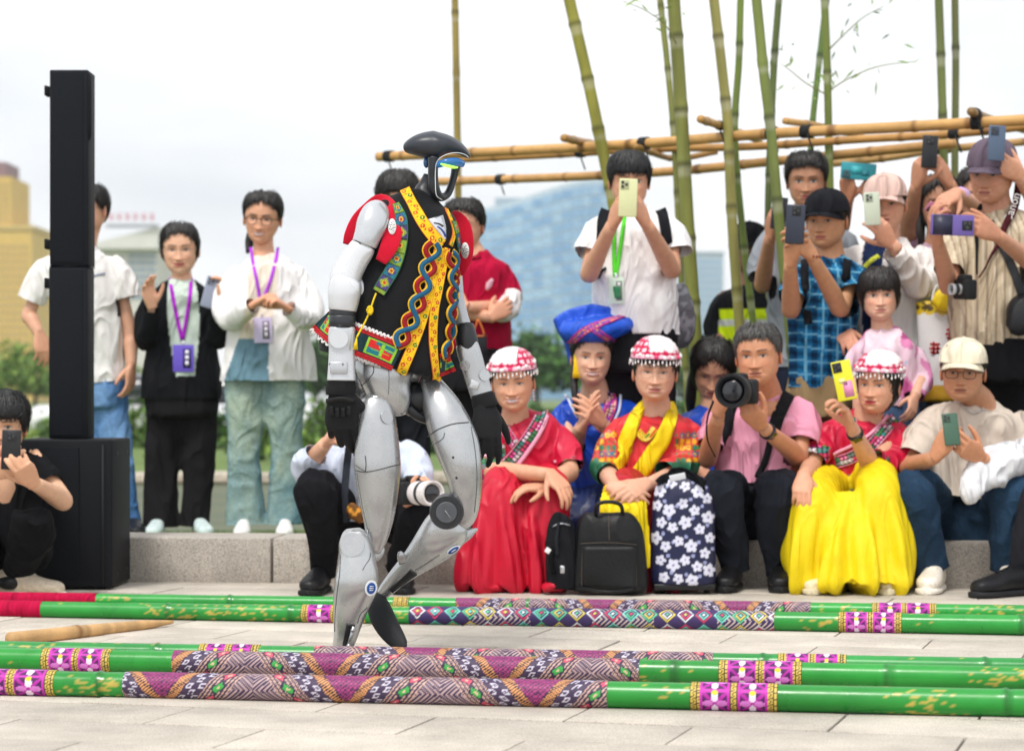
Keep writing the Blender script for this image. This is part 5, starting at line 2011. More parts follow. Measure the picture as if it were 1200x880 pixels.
def skirt(p, parts, col, m, seed=0, wr=.016, fr=(15, 15, 1.6), it=14, name='skirt', hem=None):
    """cloth hung over the lap and knees: union of the volumes below, relaxed, with long folds"""
    g = MB()
    for q in parts:
        g.ploft(p.d, q, 24, 4, .85)
    z0 = P(600, 560, p.d)[2]
    sh = shell(g, .010, it, 0, fr, seed, L(col))
    v, f = sh.V(), sh.faces
    c0 = v.mean(0)
    ph = np.arctan2(v[:, 0] - c0[0], c0[1] + .05 - v[:, 1])
    q = 15 * ph + 2.6 * vnoise(v * np.array((7, 7, 2.2)), seed) + seed
    r = np.sin(q) + .45 * np.sin(2.3 * q + 1.5 * vnoise(v * np.array((9, 9, 3)), seed + 3))
    v = v + vnormals(v, f) * (wr * 1.25 * r * (.10 + ss(z0 - .03, z0 - .32, v[:, 2])))[:, None]
    sh.v = [v]
    return p.part(name, sh, m), sh


# photographer kneeling behind the robot's legs
p = Person('photographer in a pale shirt and black trousers kneeling at the kerb behind the robot', 9.15, (P(420, 686, 9.1)[0], 9.1, 0), '#dba98c')
p.head(430, 478, 0, -6, 10, 0, 1.05, smile=.1, eyes=.6, male=True)
p.hair(SHORT, .017, seed=31)
p.neck((432, 517))
p.arm((395, 535), (356, 552, -.05), (383, 518, -.16))
p.arm((478, 530), (490, 575, -.1), (478, 588, -.28))
p.hand((383, 518, -.16), (398, 492, -.2), (.7, -.2, .4), (0, -.5, .8), 'grip')
p.hand((478, 588, -.28), (500, 580, -.33), (.2, 0, 1), (0, -1, .4), 'grip')
p.wear('shirt', [[(430, 610, .05, 48), (432, 580, .05, 50), (434, 555, .04, 52), (435, 535, .03, 50), (434, 522, .03, 36), (433, 513, .03, 18)], [(400, 528, .02, 16, .9), (383, 540, -.0, 21, .9), (362, 549, -.05, 22, .9), (358, 545, -.09, 18, .9), (370, 532, -.13, 15, .9)], [(468, 520, .02, 18, .9), (482, 532, 0, 21, .9), (489, 555, -.06, 20, .9), (486, 574, -.13, 17, .9), (480, 584, -.2, 13, .9)]], '#cdd6e8', seed=31, wr=.009, fr=(15, 15, 7))
p.wear('trousers', [[(432, 590, .1, 48), (432, 625, .12, 50)], [(410, 615, .08, 28), (380, 585, -.15, 28), (368, 570, -.3, 25), (372, 590, -.3, 24), (378, 625, -.24, 20), (378, 662, -.15, 16), (378, 676, -.14, 14)], [(455, 612, .08, 28), (478, 600, -.12, 28), (492, 598, -.25, 25), (482, 630, -.15, 22), (470, 668, .0, 18)]], '#17171b', seed=33, wr=.007)
p.shoe((381, 686, -.08), (366, 690, -.28), 0, '#141417', '#101012')
p.shoe((468, 686, .0), (472, 690, -.2), 0, '#141417', '#101012')
p.done()
q = MB(L('#2b2e36'))
q.tube([P(409, 524, 9.02), P(406, 550, 8.98), P(404, 580, 8.92), P(406, 612, 8.9)], .014, 8, sub=4, flat=.2)
single('camera_strap', q, CLOTH, 'dark strap hanging down the chest of the kneeling photographer', 'strap', P(406, 612, 8.9))
q = MB(L('#c98b3a'))
q.ploft(8.9, [(406, 596, 0, 5, .8), (413, 598, 0, 9, .8), (420, 605, 0, 8, .8), (424, 612, 0, 4, .8)], 16, 4)
single('pouch', shell(q, .006, 2, .004, (30, 30, 20), 5, lambda v, n: np.where((vnoise(v * 60, 4) > .1)[:, None], L('#d9963a'), L('#6e4a2a'))), CLOTH, 'small orange patterned pouch in the lap of the kneeling photographer', 'pouch', P(414, 612, 8.9))
camera('camera with a white telephoto lens held by the kneeling photographer', 508, 578, 8.72, (.55, -.82, .02), .95, (.046, .13), '#e3dcdc')

# woman in red with a long red skirt
WS = 9.35
p = Person('woman in a red embroidered blouse and long red skirt seated with crossed arms', WS, (P(605, 690, 9.1)[0], 9.15, 0), '#d6a284')
p.head(600, 450, -.06, -4, 6, -3, .98, smile=.85, eyes=.35, teeth=True, lip='#b8606a', old=.4, fat=.03)
p.hair(TIED, .006, seed=41)
headdress(p, 1, 1)
t = MB(L('#e8e8ea'))
for k in range(4):
    t.ell(p.hl((.079, -.01, -.035 - .012 * k)), (.005, .005, .006), 8, 6)
p.part('earring', t, METAL)
p.neck((604, 487), .050)
p.arm((573, 505), (570, 551, -.12), (645, 556, -.34))
p.arm((655, 508), (668, 552, -.12), (640, 570, -.3))
p.hand((645, 555, -.34), (672, 585, -.42), (0, .3, -1), (.5, -.8, 0), 'relax', .95)
p.hand((640, 570, -.3), (610, 572, -.34), (0, .2, -1), (0, -1, 0), 'relax', .95)
RED1 = '#c8123c'


def red_top(v, n):
    x, y = proj(v)
    c = np.tile(L(RED1), (len(v), 1))
    m = (x < 592) & (y > 520 + (592 - x) * .2) | (x > 660) & (y > 538)
    k = floral(v[:, 0], v[:, 2], 1.0, seed=3, cell=.02)
    c[m] = k[m]
    return c


o, sh = p.wear('blouse', [[(612, 585, .0, 46), (612, 560, .02, 47), (612, 535, .02, 47), (612, 515, .02, 48), (609, 501, .02, 43), (606, 492, .02, 28), (604, 484, .0, 15)], [(586, 498, .02, 14, .9), (574, 508, .0, 17, .9), (568, 530, -.04, 18, .9), (569, 549, -.1, 17, .9), (576, 553, -.15, 14, .9)], [(640, 498, .02, 14, .9), (656, 508, 0, 17, .9), (665, 526, -.04, 18, .9), (669, 548, -.1, 17, .9)]], red_top, SATIN, seed=41, wr=.006, voxel=.007)
tr = bvh(sh)
p.band('lapel', tr, [(598, 490), (607, 503), (616, 516), (627, 505), (634, 487)], .004, '#c8123c', SATIN, o)
p.band('lapel', tr, [(636, 484), (628, 500), (614, 520), (600, 538), (584, 552)], .052, None, THREAD, o, colfn=lapel(.052, seed=1), step=1.6, nw=16)
p.band('lapel', tr, [(641, 488), (634, 505), (620, 527), (607, 545)], .014, '#f0a9c4', THREAD, o, off=.007)
p.band('lapel', tr, [(588, 489), (592, 503), (600, 516), (607, 524)], .042, None, THREAD, o, colfn=lapel(.042, seed=5), step=1.6, nw=14)
p.band('cuff', tr, [(651, 541), (662, 540), (672, 536)], .014, '#f0bcd0', THREAD, o, off=.006)
p.band('cuff', tr, [(560, 531), (570, 536), (581, 534)], .012, '#f0bcd0', THREAD, o, off=.006)
skirt(p, [[(612, 560, .05, 44), (613, 590, .05, 46)], [(598, 566, .05, 26), (592, 570, -.18, 27), (588, 577, -.27, 26), (586, 600, -.29, 30), (580, 640, -.30, 36), (574, 672, -.31, 37), (571, 694, -.32, 34)], [(636, 566, .05, 26), (642, 570, -.18, 26), (645, 580, -.27, 24), (640, 605, -.28, 27), (632, 645, -.29, 30), (626, 676, -.30, 32), (624, 694, -.3, 31)], [(612, 600, -.2, 34), (604, 650, -.22, 42), (598, 693, -.24, 46)]], '#c40f30', DRAPE, 4)
q = MB(L('#c40f30'))
q.ploft(WS, [(636, 690, -.42, 5, 2.0), (648, 686, -.42, 7, 2.4), (657, 689, -.4, 4, 2.0)], 14, 4)
p.part('skirt_hem', q, SATIN)
p.done()

# woman in yellow scarf
p = Person('elderly woman with glasses, coral jacket and bright yellow scarf, hands folded', WS, (P(757, 690, 9.15)[0], 9.2, 0), '#d9a98e')
p.head(767, 437, -.06, -2, 4, 2, 1.0, smile=.1, eyes=.3, lip='#b0605c', old=.8, fat=.06)
p.hair(FRINGE, .007, seed=51)
headdress(p, 2, -1)
p.glasses('#8f7a70', (.023, .018), .0008, round_=2.3)
p.neck((769, 475), .052)
p.arm((722, 500), (710, 550, -.1), (722, 574, -.34))
p.arm((808, 500), (800, 552, -.1), (758, 568, -.32))
p.hand((716, 570, -.36), (748, 582, -.42), (.2, .8, -.5), (.2, -.5, .8), 'relax', .95)
p.hand((758, 566, -.36), (722, 584, -.44), (0, .8, -.5), (0, -.5, .8), 'relax', .95)


def coral(v, n):
    x, y = proj(v)
    c = np.tile(L('#d8323a'), (len(v), 1))
    k = floral(v[:, 0], v[:, 2], 1.0, ('#c93a3a', '#e8c12a', '#2a6f8a', '#d9433a', '#e6a22a', '#3c7d3a'), .024, 7)
    m = ((x < 722) | (x > 792)) & (y > 505) & (y < 545)
    c[m] = k[m]
    c[((x < 716) & (y > 541)) | ((x > 757) & (y > 541) & (n[:, 1] < .9) & (v[:, 1] < WS - .1))] = L('#1f6b4f')
    return c


o, sh = p.wear('jacket', [[(762, 578, .0, 44), (764, 555, .02, 46), (765, 530, .02, 48), (766, 510, .02, 51), (767, 496, .02, 46), (768, 485, .02, 28), (769, 475, .01, 15)], [(738, 492, .02, 14, .9), (722, 504, 0, 17, .9), (712, 528, -.05, 18, .9), (708, 548, -.12, 17, .9), (712, 556, -.18, 15, .9)], [(796, 492, .02, 14, .9), (808, 505, 0, 17, .9), (808, 532, -.05, 18, .9), (798, 550, -.12, 18, .9), (778, 553, -.22, 15, .9)]], coral, SATIN, seed=51, wr=.007, voxel=.007)
tr = bvh(sh)
yel = mat('yellow_silk', rough=.55, spec=.3, nscale=25, namt=.06, crease=(.014, 14, (1, 1, .2)))
p.band('collar', tr, [(748, 506), (757, 514), (768, 502)], .03, None, THREAD, o, colfn=lambda u, g: floral(u, g, .03, ('#e9c320', '#2f8a3c', '#d84a2a', '#f2e07a'), .011), step=1.6, nw=8)
p.band('scarf', tr, [(757, 474), (748, 484), (739, 505), (730, 530), (722, 552), (720, 566)], [.035, .05, .06, .062, .062, .066], '#f2d409', yel, o, off=.010, t=.012, smooth=6, nw=4)
p.band('scarf', tr, [(783, 474), (787, 486), (779, 508), (766, 532), (752, 552), (740, 566)], [.035, .05, .062, .066, .068, .07], '#f2d409', yel, o, off=.012, t=.012, smooth=6, nw=4)
skirt(p, [[(759, 566, .05, 42), (759, 590, .05, 44)], [(742, 572, .05, 26), (734, 574, -.18, 26), (730, 584, -.28, 25), (730, 620, -.28, 28), (732, 692, -.26, 32)], [(778, 572, .05, 26), (784, 574, -.18, 26), (786, 584, -.27, 25), (784, 620, -.27, 28), (780, 692, -.26, 32)], [(757, 610, -.2, 30), (756, 692, -.22, 40)]], '#b5182c', DRAPE, 8)
q = MB(L('#f2d409'))
q.ploft(WS, [(738, 566, -.24, 20, .2), (736, 590, -.40, 22, .2), (740, 620, -.41, 21, .2), (750, 650, -.41, 14, .2), (757, 668, -.41, 6, .2)], 16, 5)
q.ploft(WS, [(722, 570, -.26, 14, .2), (714, 590, -.39, 13, .2), (712, 615, -.40, 10, .2)], 14, 4)
p.part('scarf_end', shell(q, .007, 3, .005, (18, 18, 4), 9, L('#f2d409')), yel)
p.done()

# man in pink polo with a camera
p = Person('man in a pink polo shirt seated on the kerb aiming a black camera', WS, (P(885, 690, 9.15)[0], 9.2, 0), '#c98f6e')
p.head(884, 418, -.2, -16, 3, -3, 1.02, smile=.0, eyes=.5, lip='#a0604f', old=.9, male=True)
p.hair([(0, .062), (25, .066), (40, .058), (60, .034), (76, .0), (84, -.004), (92, .012), (106, -.02), (135, -.062), (180, -.078)], .010, seed=61, col='#3a3836')
p.neck((897, 460, -.04), .058)
p.arm((842, 485), (829, 538, -.1), (842, 486, -.42))
p.arm((945, 485), (936, 535, -.12), (893, 500, -.42))
p.hand((841, 482, -.44), (852, 448, -.5), (.6, .5, 0), (.2, .2, 1), 'grip', 1.02)
p.hand((890, 498, -.44), (868, 468, -.56), (-.3, -.1, 1), (.3, -1, .2), 'grip', 1.05)
p.watch((936, 535, -.12), (893, 500, -.42))
PINK = '#e39bb4'
o, sh = p.wear('polo_shirt', [[(884, 572, .0, 46), (886, 545, .02, 49), (889, 515, .02, 51), (892, 492, .01, 53), (894, 477, .0, 47), (896, 466, -.02, 32), (897, 456, -.03, 17)], [(860, 472, 0, 17, .9), (845, 484, -.02, 20, .9), (837, 504, -.05, 19, .9), (833, 522, -.08, 18, .9)], [(926, 472, 0, 17, .9), (941, 484, -.02, 20, .9), (945, 504, -.05, 20, .9), (942, 520, -.08, 19, .9)]], PINK, seed=61, wr=.008)
tr = bvh(sh)
p.band('collar', tr, [(880, 456), (884, 466), (890, 476)], [.026, .034, .016], PINK, None, o, off=.008, t=.006)
p.band('collar', tr, [(913, 456), (908, 464), (897, 476)], [.026, .034, .016], PINK, None, o, off=.008, t=.006)
p.band('placket', tr, [(892, 478), (891, 500)], .022, '#d78ba6', None, o, off=.003)
p.band('backpack_strap', tr, [(924, 460), (917, 475), (909, 495), (904, 512)], .05, '#1c1d20', None, None, off=.008, t=.008)
p.band('backpack_strap', tr, [(904, 510), (898, 535), (888, 560)], .026, '#1c1d20', None, None, off=.008, t=.005)
p.band('backpack_strap', tr, [(862, 466), (855, 485), (850, 510), (846, 528)], .04, '#1c1d20', None, None, off=.008, t=.008)
p.wear('trousers', [[(884, 570, .05, 46), (884, 600, .08, 50), (884, 628, .1, 48)], [(868, 605, .08, 26), (853, 578, -.15, 26), (847, 568, -.28, 23), (848, 582, -.3, 22), (853, 615, -.26, 21), (859, 645, -.22, 19), (862, 668, -.2, 17)], [(902, 605, .08, 26), (910, 578, -.15, 27), (910, 567, -.28, 25), (909, 585, -.3, 24), (910, 620, -.26, 22), (912, 650, -.22, 19), (914, 674, -.2, 17)]], '#23262f', seed=63, wr=.007, fr=(13, 13, 8))
p.shoe((862, 686, -.12), (850, 692, -.36), 0, '#17171a', '#0f0f11', 1.02)
p.shoe((914, 686, -.12), (915, 692, -.36), 0, '#17171a', '#0f0f11', 1.02)
p.done()
camera('black camera with a wide lens raised by the man in the pink polo', 857, 458, WS - .66, (-.35, -.94, .02), 1.0, (.058, .10))
q = MB(L('#15161a'))
q.tube([P(836, 470, WS - .5), P(829, 490, WS - .46), P(829, 515, WS - .42), P(838, 535, WS - .36)], .007, 8, sub=5, flat=.25)
single('camera_strap', q, CLOTH, 'black camera strap dangling by the forearm of the man in pink', 'strap', P(838, 535, WS - .36))

# woman in red with yellow skirt
p = Person('seated woman in a red blouse and yellow skirt filming with a yellow phone', WS, (P(1000, 690, 9.15)[0], 9.2, 0), '#d7a183')
p.head(1022, 452, -.06, -30, 2, 3, .98, smile=.25, eyes=.45, lip='#b01f3c', old=.4, fat=.05)
p.hair(LONGH, .007, seed=71)
headdress(p, 3, -1)
p.neck((1018, 485), .052)
p.arm((968, 500), (952, 545, -.1), (942, 558, -.34))
p.arm((1052, 505), (1022, 548, -.16), (998, 500, -.34))
p.hand((942, 556, -.34), (938, 590, -.42), (.1, .6, -1), (.9, 0, 0), 'relax', .95)
p.hand((998, 502, -.34), (986, 466, -.38), (-.3, -.2, .5), (-.9, -.2, .1), 'phone', .98)
p.watch((1022, 548, -.16), (998, 500, -.34), '#23211f', .84)


def red_top2(v, n):
    x, y = proj(v)
    c = np.tile(L('#c8123c'), (len(v), 1))
    k = floral(v[:, 0], v[:, 2], 1.0, seed=13, cell=.02)
    m = ((x < 972) & (y > 522) & (y < 540)) | ((y > 556) & (x > 960) & (x < 1015))
    c[m] = k[m]
    return c


o, sh = p.wear('blouse', [[(1002, 584, .0, 40), (1004, 560, .02, 44), (1008, 535, .02, 47), (1012, 515, .02, 49), (1014, 501, .02, 43), (1016, 492, .02, 28), (1018, 484, .0, 15)], [(986, 496, .02, 14, .9), (970, 504, 0, 17, .9), (960, 525, -.05, 17, .9), (954, 540, -.1, 16, .9)], [(1044, 498, .02, 15, .9), (1056, 512, -.02, 18, .9), (1048, 535, -.08, 19, .9), (1032, 548, -.14, 18, .9), (1022, 538, -.2, 15, .9)]], red_top2, SATIN, seed=71, wr=.007, voxel=.007)
tr = bvh(sh)
p.band('lapel', tr, [(1050, 490), (1040, 500), (1022, 520), (1000, 535), (980, 542)], .05, None, THREAD, o, colfn=lapel(.05, seed=9), step=1.6, nw=16)
p.band('lapel', tr, [(998, 490), (1000, 505), (1006, 520)], .04, None, THREAD, o, colfn=lapel(.04, seed=4), step=1.6, nw=14)
p.band('lapel', tr, [(1040, 486), (1020, 508), (995, 524), (975, 532)], .012, '#f0a9c4', THREAD, o, off=.008)
p.band('cuff', tr, [(1018, 524), (1030, 530), (1040, 540)], .05, None, THREAD, o, colfn=lapel(.05, seed=2), off=.006, step=1.6, nw=14)
ysk = mat('yellow_chiffon', rough=.6, spec=.3, nscale=25, namt=.05, crease=(.005, 10, (1, 1, .1)))
skirt(p, [[(1000, 560, .05, 40), (1000, 590, .05, 46)], [(980, 568, .05, 26), (962, 574, -.2, 26), (955, 584, -.32, 26), (953, 610, -.35, 30), (952, 650, -.37, 36), (953, 692, -.38, 32)], [(1014, 562, .05, 26), (1026, 562, -.2, 27), (1029, 574, -.32, 26), (1032, 605, -.35, 30), (1036, 650, -.37, 36), (1040, 692, -.38, 34)], [(992, 585, -.26, 34), (994, 620, -.31, 46), (996, 655, -.35, 58), (997, 692, -.37, 68)]], '#e6cc0c', ysk, 12, .019, (17, 17, 1.2))
p.shoe((957, 686, -.24), (952, 692, -.5), 0, '#e3d6b4', '#d9ceb0', .9)
p.shoe((1036, 686, -.24), (1040, 692, -.5), 0, '#e3d6b4', '#d9ceb0', .9)
p.done()
phone('phone in a yellow and pink case held up by the woman in the yellow skirt', 989, 446, WS - .42, -12, '#e3dc2c', lean=-4, turn=-12, k=.98, lens='#0c0d10', bump='#17181b', art=[(.3, -.45, .5, .4, '#e58fb8'), (-.2, .0, .3, .12, '#f3ef9a'), (.1, -.15, .2, .1, '#3a3a20')])

# man in cream cap
p = Person('man in a cream cap and beige T-shirt seated looking at a green phone', WS, (P(1130, 690, 9.15)[0], 9.2, 0), '#c8916f')
p.head(1124, 437, -.14, -16, 5, 2, 1.0, smile=.0, eyes=.45, lip='#9c5f50', old=.8, male=True)
p.hair(UNDERCAP, .005, seed=81, col='#1d1a18')
p.cap('#e6dcc4', zb=.036, off=.014, bl=.066, tilt=.12)
p.glasses('#33261f', (.024, .017), .0017, round_=3.0)
p.neck((1147, 472, -.02), .058)
p.arm((1085, 500), (1063, 548, -.12), (1096, 536, -.4))
p.arm((1196, 502), (1190, 550, -.12), (1150, 537, -.4))
p.hand((1096, 535, -.4), (1112, 512, -.44), (.7, .5, .1), (.2, .2, .9), 'phone', 1.0)
p.hand((1149, 536, -.4), (1122, 518, -.46), (-.5, .6, .5), (-.2, -.1, 1), 'phone', 1.0)
p.watch((1190, 550, -.12), (1150, 537, -.4))
o, sh = p.wear('shirt', [[(1125, 585, .02, 50), (1128, 560, .03, 56), (1134, 530, .03, 60), (1141, 505, .02, 60), (1145, 488, .0, 52), (1147, 477, .0, 34), (1148, 467, -.01, 18)], [(1102, 484, .0, 18, .9), (1088, 496, -.02, 21, .9), (1076, 516, -.06, 21, .9), (1068, 536, -.1, 20, .9)], [(1185, 486, 0, 18, .9), (1198, 500, -.02, 22, .9), (1202, 522, -.06, 22, .9), (1198, 540, -.1, 21, .9)]], '#d6c9bb', seed=81, wr=.009)
tr = bvh(sh)
q = MB(L('#d8d8d6'))
for k in range(22):
    t = k / 21
    C_, N_ = hit(tr, 1126 + 36 * t, 474 + 14 * math.sin(PI * t) * (1 - .3 * t) - 4 * t, WS)
    q.ell(C_ + N_ * .005, (.0042, .0042, .0042), 8, 6)
p.part('necklace', q, METAL, kind='stuff')
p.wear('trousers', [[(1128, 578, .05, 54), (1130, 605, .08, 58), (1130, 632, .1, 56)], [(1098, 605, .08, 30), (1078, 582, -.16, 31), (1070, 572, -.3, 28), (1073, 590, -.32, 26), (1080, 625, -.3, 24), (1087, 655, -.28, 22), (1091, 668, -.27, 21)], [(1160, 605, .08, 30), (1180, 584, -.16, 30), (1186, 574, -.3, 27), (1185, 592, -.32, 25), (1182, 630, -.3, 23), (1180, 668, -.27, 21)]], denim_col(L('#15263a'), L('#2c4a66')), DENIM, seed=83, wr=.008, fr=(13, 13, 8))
p.shoe((1100, 686, -.2), (1086, 694, -.46), 0, '#e8dfd2', '#efe8dc', 1.05, laces='#f3eee4')
p.shoe((1180, 686, -.2), (1184, 694, -.44), 0, '#e8dfd2', '#efe8dc', 1.05)
p.done()
phone('dark green phone in the hands of the man in the cream cap', 1114.5, 503, WS - .45, -4, '#41614f', lean=-14, k=.8, lens='#0c0d10', bump='#41614f', side=-1)
g = MB()
g.ploft(WS, [(1205, 540, -.3, 12, .8), (1185, 540, -.34, 20, .7), (1165, 548, -.36, 22, .6), (1148, 560, -.40, 17, .6), (1140, 575, -.42, 12, .6), (1138, 588, -.42, 6, .6)], 18, 4)
g.ploft(WS, [(1195, 522, -.26, 8, .8), (1205, 535, -.3, 16, .8), (1212, 555, -.3, 12, .8)], 18, 4)
single('jacket', shell(g, .007, 2, .022, (20, 20, 12), 84, L('#dfe0e4')), CLOTH, 'white jacket draped over the forearm of the man in the cream cap', 'jacket', P(1140, 588, WS - .42))

# the leg at the picture's edge belongs to a person standing just outside
p = Person('person in dark trousers and black shoes sitting beside the man in the cream cap', 9.0, (P(1240, 704, 8.9)[0], 8.9, 0), '#c8916f')
p.head(1262, 440, .2, -20, 8, 0, 1.08, male=True)
p.hair(SHORT, .014, seed=87)
p.neck((1265, 475, .2))
p.arm((1225, 500, .2), (1215, 555, .1), (1232, 590, -.1))
p.hand((1232, 590, -.1), (1240, 615, -.2), (0, .3, -1), (0, -1, 0), 'relax')
p.arm((1305, 500, .2), (1315, 555, .1), (1290, 590, -.1))
p.hand((1290, 590, -.1), (1280, 615, -.2), (0, .3, -1), (0, -1, 0), 'relax')
p.wear('shirt', [[(1265, 600, .25, 50), (1265, 540, .25, 50), (1265, 500, .22, 52), (1265, 480, .2, 30), (1265, 470, .2, 16)], [(1240, 492, .2, 18, .9), (1222, 512, .18, 20, .9), (1216, 545, .12, 18, .9)], [(1290, 492, .2, 18, .9), (1308, 512, .18, 20, .9), (1314, 545, .12, 18, .9)]], '#3a3c42', seed=88)
p.wear('trousers', [[(1265, 590, .3, 52), (1265, 630, .3, 54)], [(1245, 610, .25, 30), (1228, 590, -.05, 30), (1222, 590, -.1, 27), (1214, 630, -.1, 26), (1206, 668, -.08, 22), (1203, 686, -.08, 19)], [(1290, 610, .25, 30), (1310, 590, -.05, 30), (1312, 600, -.1, 27), (1305, 650, -.08, 22), (1300, 686, -.08, 19)]], '#24242a', seed=89)
p.shoe((1206, 700, -.1), (1145, 704, -.26), 0, '#15161a', '#1b1c20', 1.06, laces='#1b1c20')
p.shoe((1300, 700, -.1), (1280, 704, -.3), 0, '#15161a', '#1b1c20', 1.05)
p.done()
# ------------------------------------------------------------------ the people standing behind the kerb
def back_ground(x):
    return LZ


def legs(p, cx, y0, dd=0.0, hw=20, sp=20, col='#17181b', m=None, yb=640, seed=1, waist=None):
    """trousers reaching down to the ground behind the seated row"""
    w = waist or hw * 2
    return p.wear('trousers', [[(cx, y0, dd, w), (cx, y0 + 30, dd, w + 3), (cx, y0 + 50, dd, w + 2)], [(cx - sp, y0 + 40, dd, hw), (cx - sp - 1, (y0 + yb) / 2, dd, hw * .85), (cx - sp, yb, dd, hw * .75)], [(cx + sp, y0 + 40, dd, hw), (cx + sp + 1, (y0 + yb) / 2, dd, hw * .85), (cx + sp, yb, dd, hw * .75)]], col, m or CLOTH, seed=seed, voxel=.013)


def stand_shoes(p, cx, sp=18, col='#1b1c20'):
    for sg in (-1, 1):
        p.shoe((cx + sg * sp, 640, .05), (cx + sg * (sp + 3), 650, -.2), LZ - .005, col, '#2a2b2f')


# somebody behind the robot's head
p = Person('dark haired man standing behind the robot, only his head showing', 11.0, (P(468, 620, 11)[0], 11, LZ), '#cf9a7c')
p.head(464, 236, 0, -8, 6, 0, 1.08, male=True)
p.hair(FRINGE, .016, seed=101, rough=.006)
p.neck((466, 275))
p.arm((430, 295), (428, 345), (450, 385, -.1))
p.arm((502, 295), (506, 345), (486, 385, -.1))
p.hand((450, 385, -.1), (462, 400, -.15), (0, 1, 0), (0, 0, 1), 'relax')
p.hand((486, 385, -.1), (474, 400, -.15), (0, 1, 0), (0, 0, 1), 'relax')
p.wear('shirt', [[(467, 420, 0, 38), (467, 370, 0, 38), (467, 320, 0, 40), (467, 300, 0, 40), (467, 285, 0, 24), (467, 276, 0, 15)], [(445, 292, 0, 13, .9), (432, 305, 0, 15, .9), (428, 345, 0, 14, .9), (448, 382, -.1, 10, .9)], [(489, 292, 0, 13, .9), (502, 305, 0, 15, .9), (506, 345, 0, 14, .9), (488, 382, -.1, 10, .9)]], '#3d4250', seed=101, voxel=.012)
legs(p, 467, 415, 0, 20, 18, '#22242a', seed=102)
stand_shoes(p, 467)
p.done()

# woman in crimson with crossed arms
p = Person('woman in a crimson shirt with white cuffs standing with her arms crossed', 10.8, (P(560, 620, 10.8)[0], 10.8, LZ), '#d9a184')
p.head(541, 267, 0, -14, 6, -2, 1.0, smile=.1, eyes=.5)


def back_bun(m, s):
    m.ell(s.hl((.0, .10, .06)), (.045, .04, .035), 14, 10)


p.hair(TIED, .016, seed=105, extra=back_bun)
p.neck((556, 300), .050)
p.arm((526, 318), (520, 362, -.03), (578, 372, -.2))
p.arm((592, 318), (597, 362, -.03), (545, 360, -.22))
p.hand((575, 372, -.2), (596, 358, -.16), (0, 1, 0), (0, 0, 1), 'relax', .95)
p.hand((546, 360, -.23), (524, 352, -.2), (0, 1, 0), (0, 0, 1), 'relax', .95)
CR = '#b01038'
o, sh = p.wear('shirt', [[(563, 415, 0, 36), (562, 385, 0, 36), (560, 355, 0, 36), (559, 330, 0, 38), (558, 314, 0, 36), (557, 304, 0, 22), (556, 296, 0, 15)], [(536, 310, 0, 13, .9), (526, 322, 0, 15, .9), (521, 345, -.01, 15, .9), (522, 358, -.04, 13, .9)], [(580, 310, 0, 13, .9), (591, 322, 0, 15, .9), (597, 342, -.01, 15, .9), (598, 352, -.03, 14, .9)]], CR, seed=105, wr=.008)
p.band('flower_print', sh, [(570, 340), (573, 333), (577, 327)], [.012, .03, .012], '#e7b6c6', THREAD, o, off=.003)
p.band('collar', sh, [(547, 297), (553, 305), (562, 300)], .02, '#98102f', None, o, off=.006)
p.wear('cuff', [[(599, 346, -.02, 13, .9), (597, 358, -.06, 14, .9), (590, 366, -.12, 12.5, .9), (582, 366, -.16, 11, .9)]], '#ece6e6', voxel=.007, wr=.004, seed=106)
legs(p, 562, 410, 0, 20, 19, '#1d1c20', seed=107)
stand_shoes(p, 562)
p.done()
q = Thing('phone_pouch', 'black phone pouch with an orange strap hanging before the woman in crimson', 'pouch', P(561, 412, 10.55))
m = MB(L('#1c1d22'))
m.box(P(561, 404, 10.55), (.036, .006, .045), bev=.004)
q.part('pouch_body', m, LEATH)
m = MB(L('#d0703a'))
for sg in (-1, 1):
    m.tube([P(561 + sg * 7, 394, 10.55), P(561 + sg * 4, 384, 10.55), P(560, 374, 10.55)], .004, 8, sub=3)
m.tube([P(553, 394, 10.545), P(569, 394, 10.545)], .004, 8)
q.part('strap', m, CLOTH)

# man in white T-shirt filming
p = Person('man in a white T-shirt with a backpack filming with a pale green phone', 9.85, (P(745, 640, 9.85)[0], 9.85, LZ), '#cf9c7e')
p.head(738, 214, 0, 2, 8, 0, .98, male=True)
p.hair(FRINGE, .014, seed=111, col='#0d0d10', rough=.004)
p.neck((742, 252), .056)
p.arm((697, 270), (690, 322, -.1), (718, 262, -.34))
p.arm((788, 270), (788, 317, -.1), (757, 261, -.34))
p.hand((718, 263, -.34), (732, 226, -.42), (.8, .4, .1), (.2, .1, .9), 'phone', 1.02)
p.hand((757, 262, -.34), (741, 228, -.42), (-.8, .4, .1), (-.2, .1, .9), 'phone', 1.02)
phone('pale green phone held up by the man in the white T-shirt with a backpack', 736, 232, 9.85 - .44, 2, '#d5d8a6', lens='#17181b', bump='#c9cc9a', side=-1, k=.98)
o, sh = p.wear('shirt', [[(745, 392, 0, 50), (745, 365, 0, 49), (744, 330, 0, 48), (743, 300, 0, 49), (742, 278, 0, 52), (742, 262, 0, 46), (742, 252, 0, 30), (742, 243, 0, 17)], [(716, 256, 0, 16, .9), (702, 268, -.01, 19, .9), (694, 284, -.03, 19, .9), (690, 298, -.05, 18, .9)], [(770, 256, 0, 16, .9), (784, 268, -.01, 19, .9), (791, 282, -.03, 19, .9), (793, 296, -.05, 18, .9)]], '#efeeee', seed=111, wr=.010)
tr = bvh(sh)
p.band('backpack_strap', tr, [(711, 246), (708, 260), (707, 285), (706, 320)], .05, '#1a1b20', None, None, off=.010, t=.010)
p.band('backpack_strap', tr, [(773, 246), (777, 262), (780, 285), (782, 315)], .05, '#1a1b20', None, None, off=.010, t=.010)
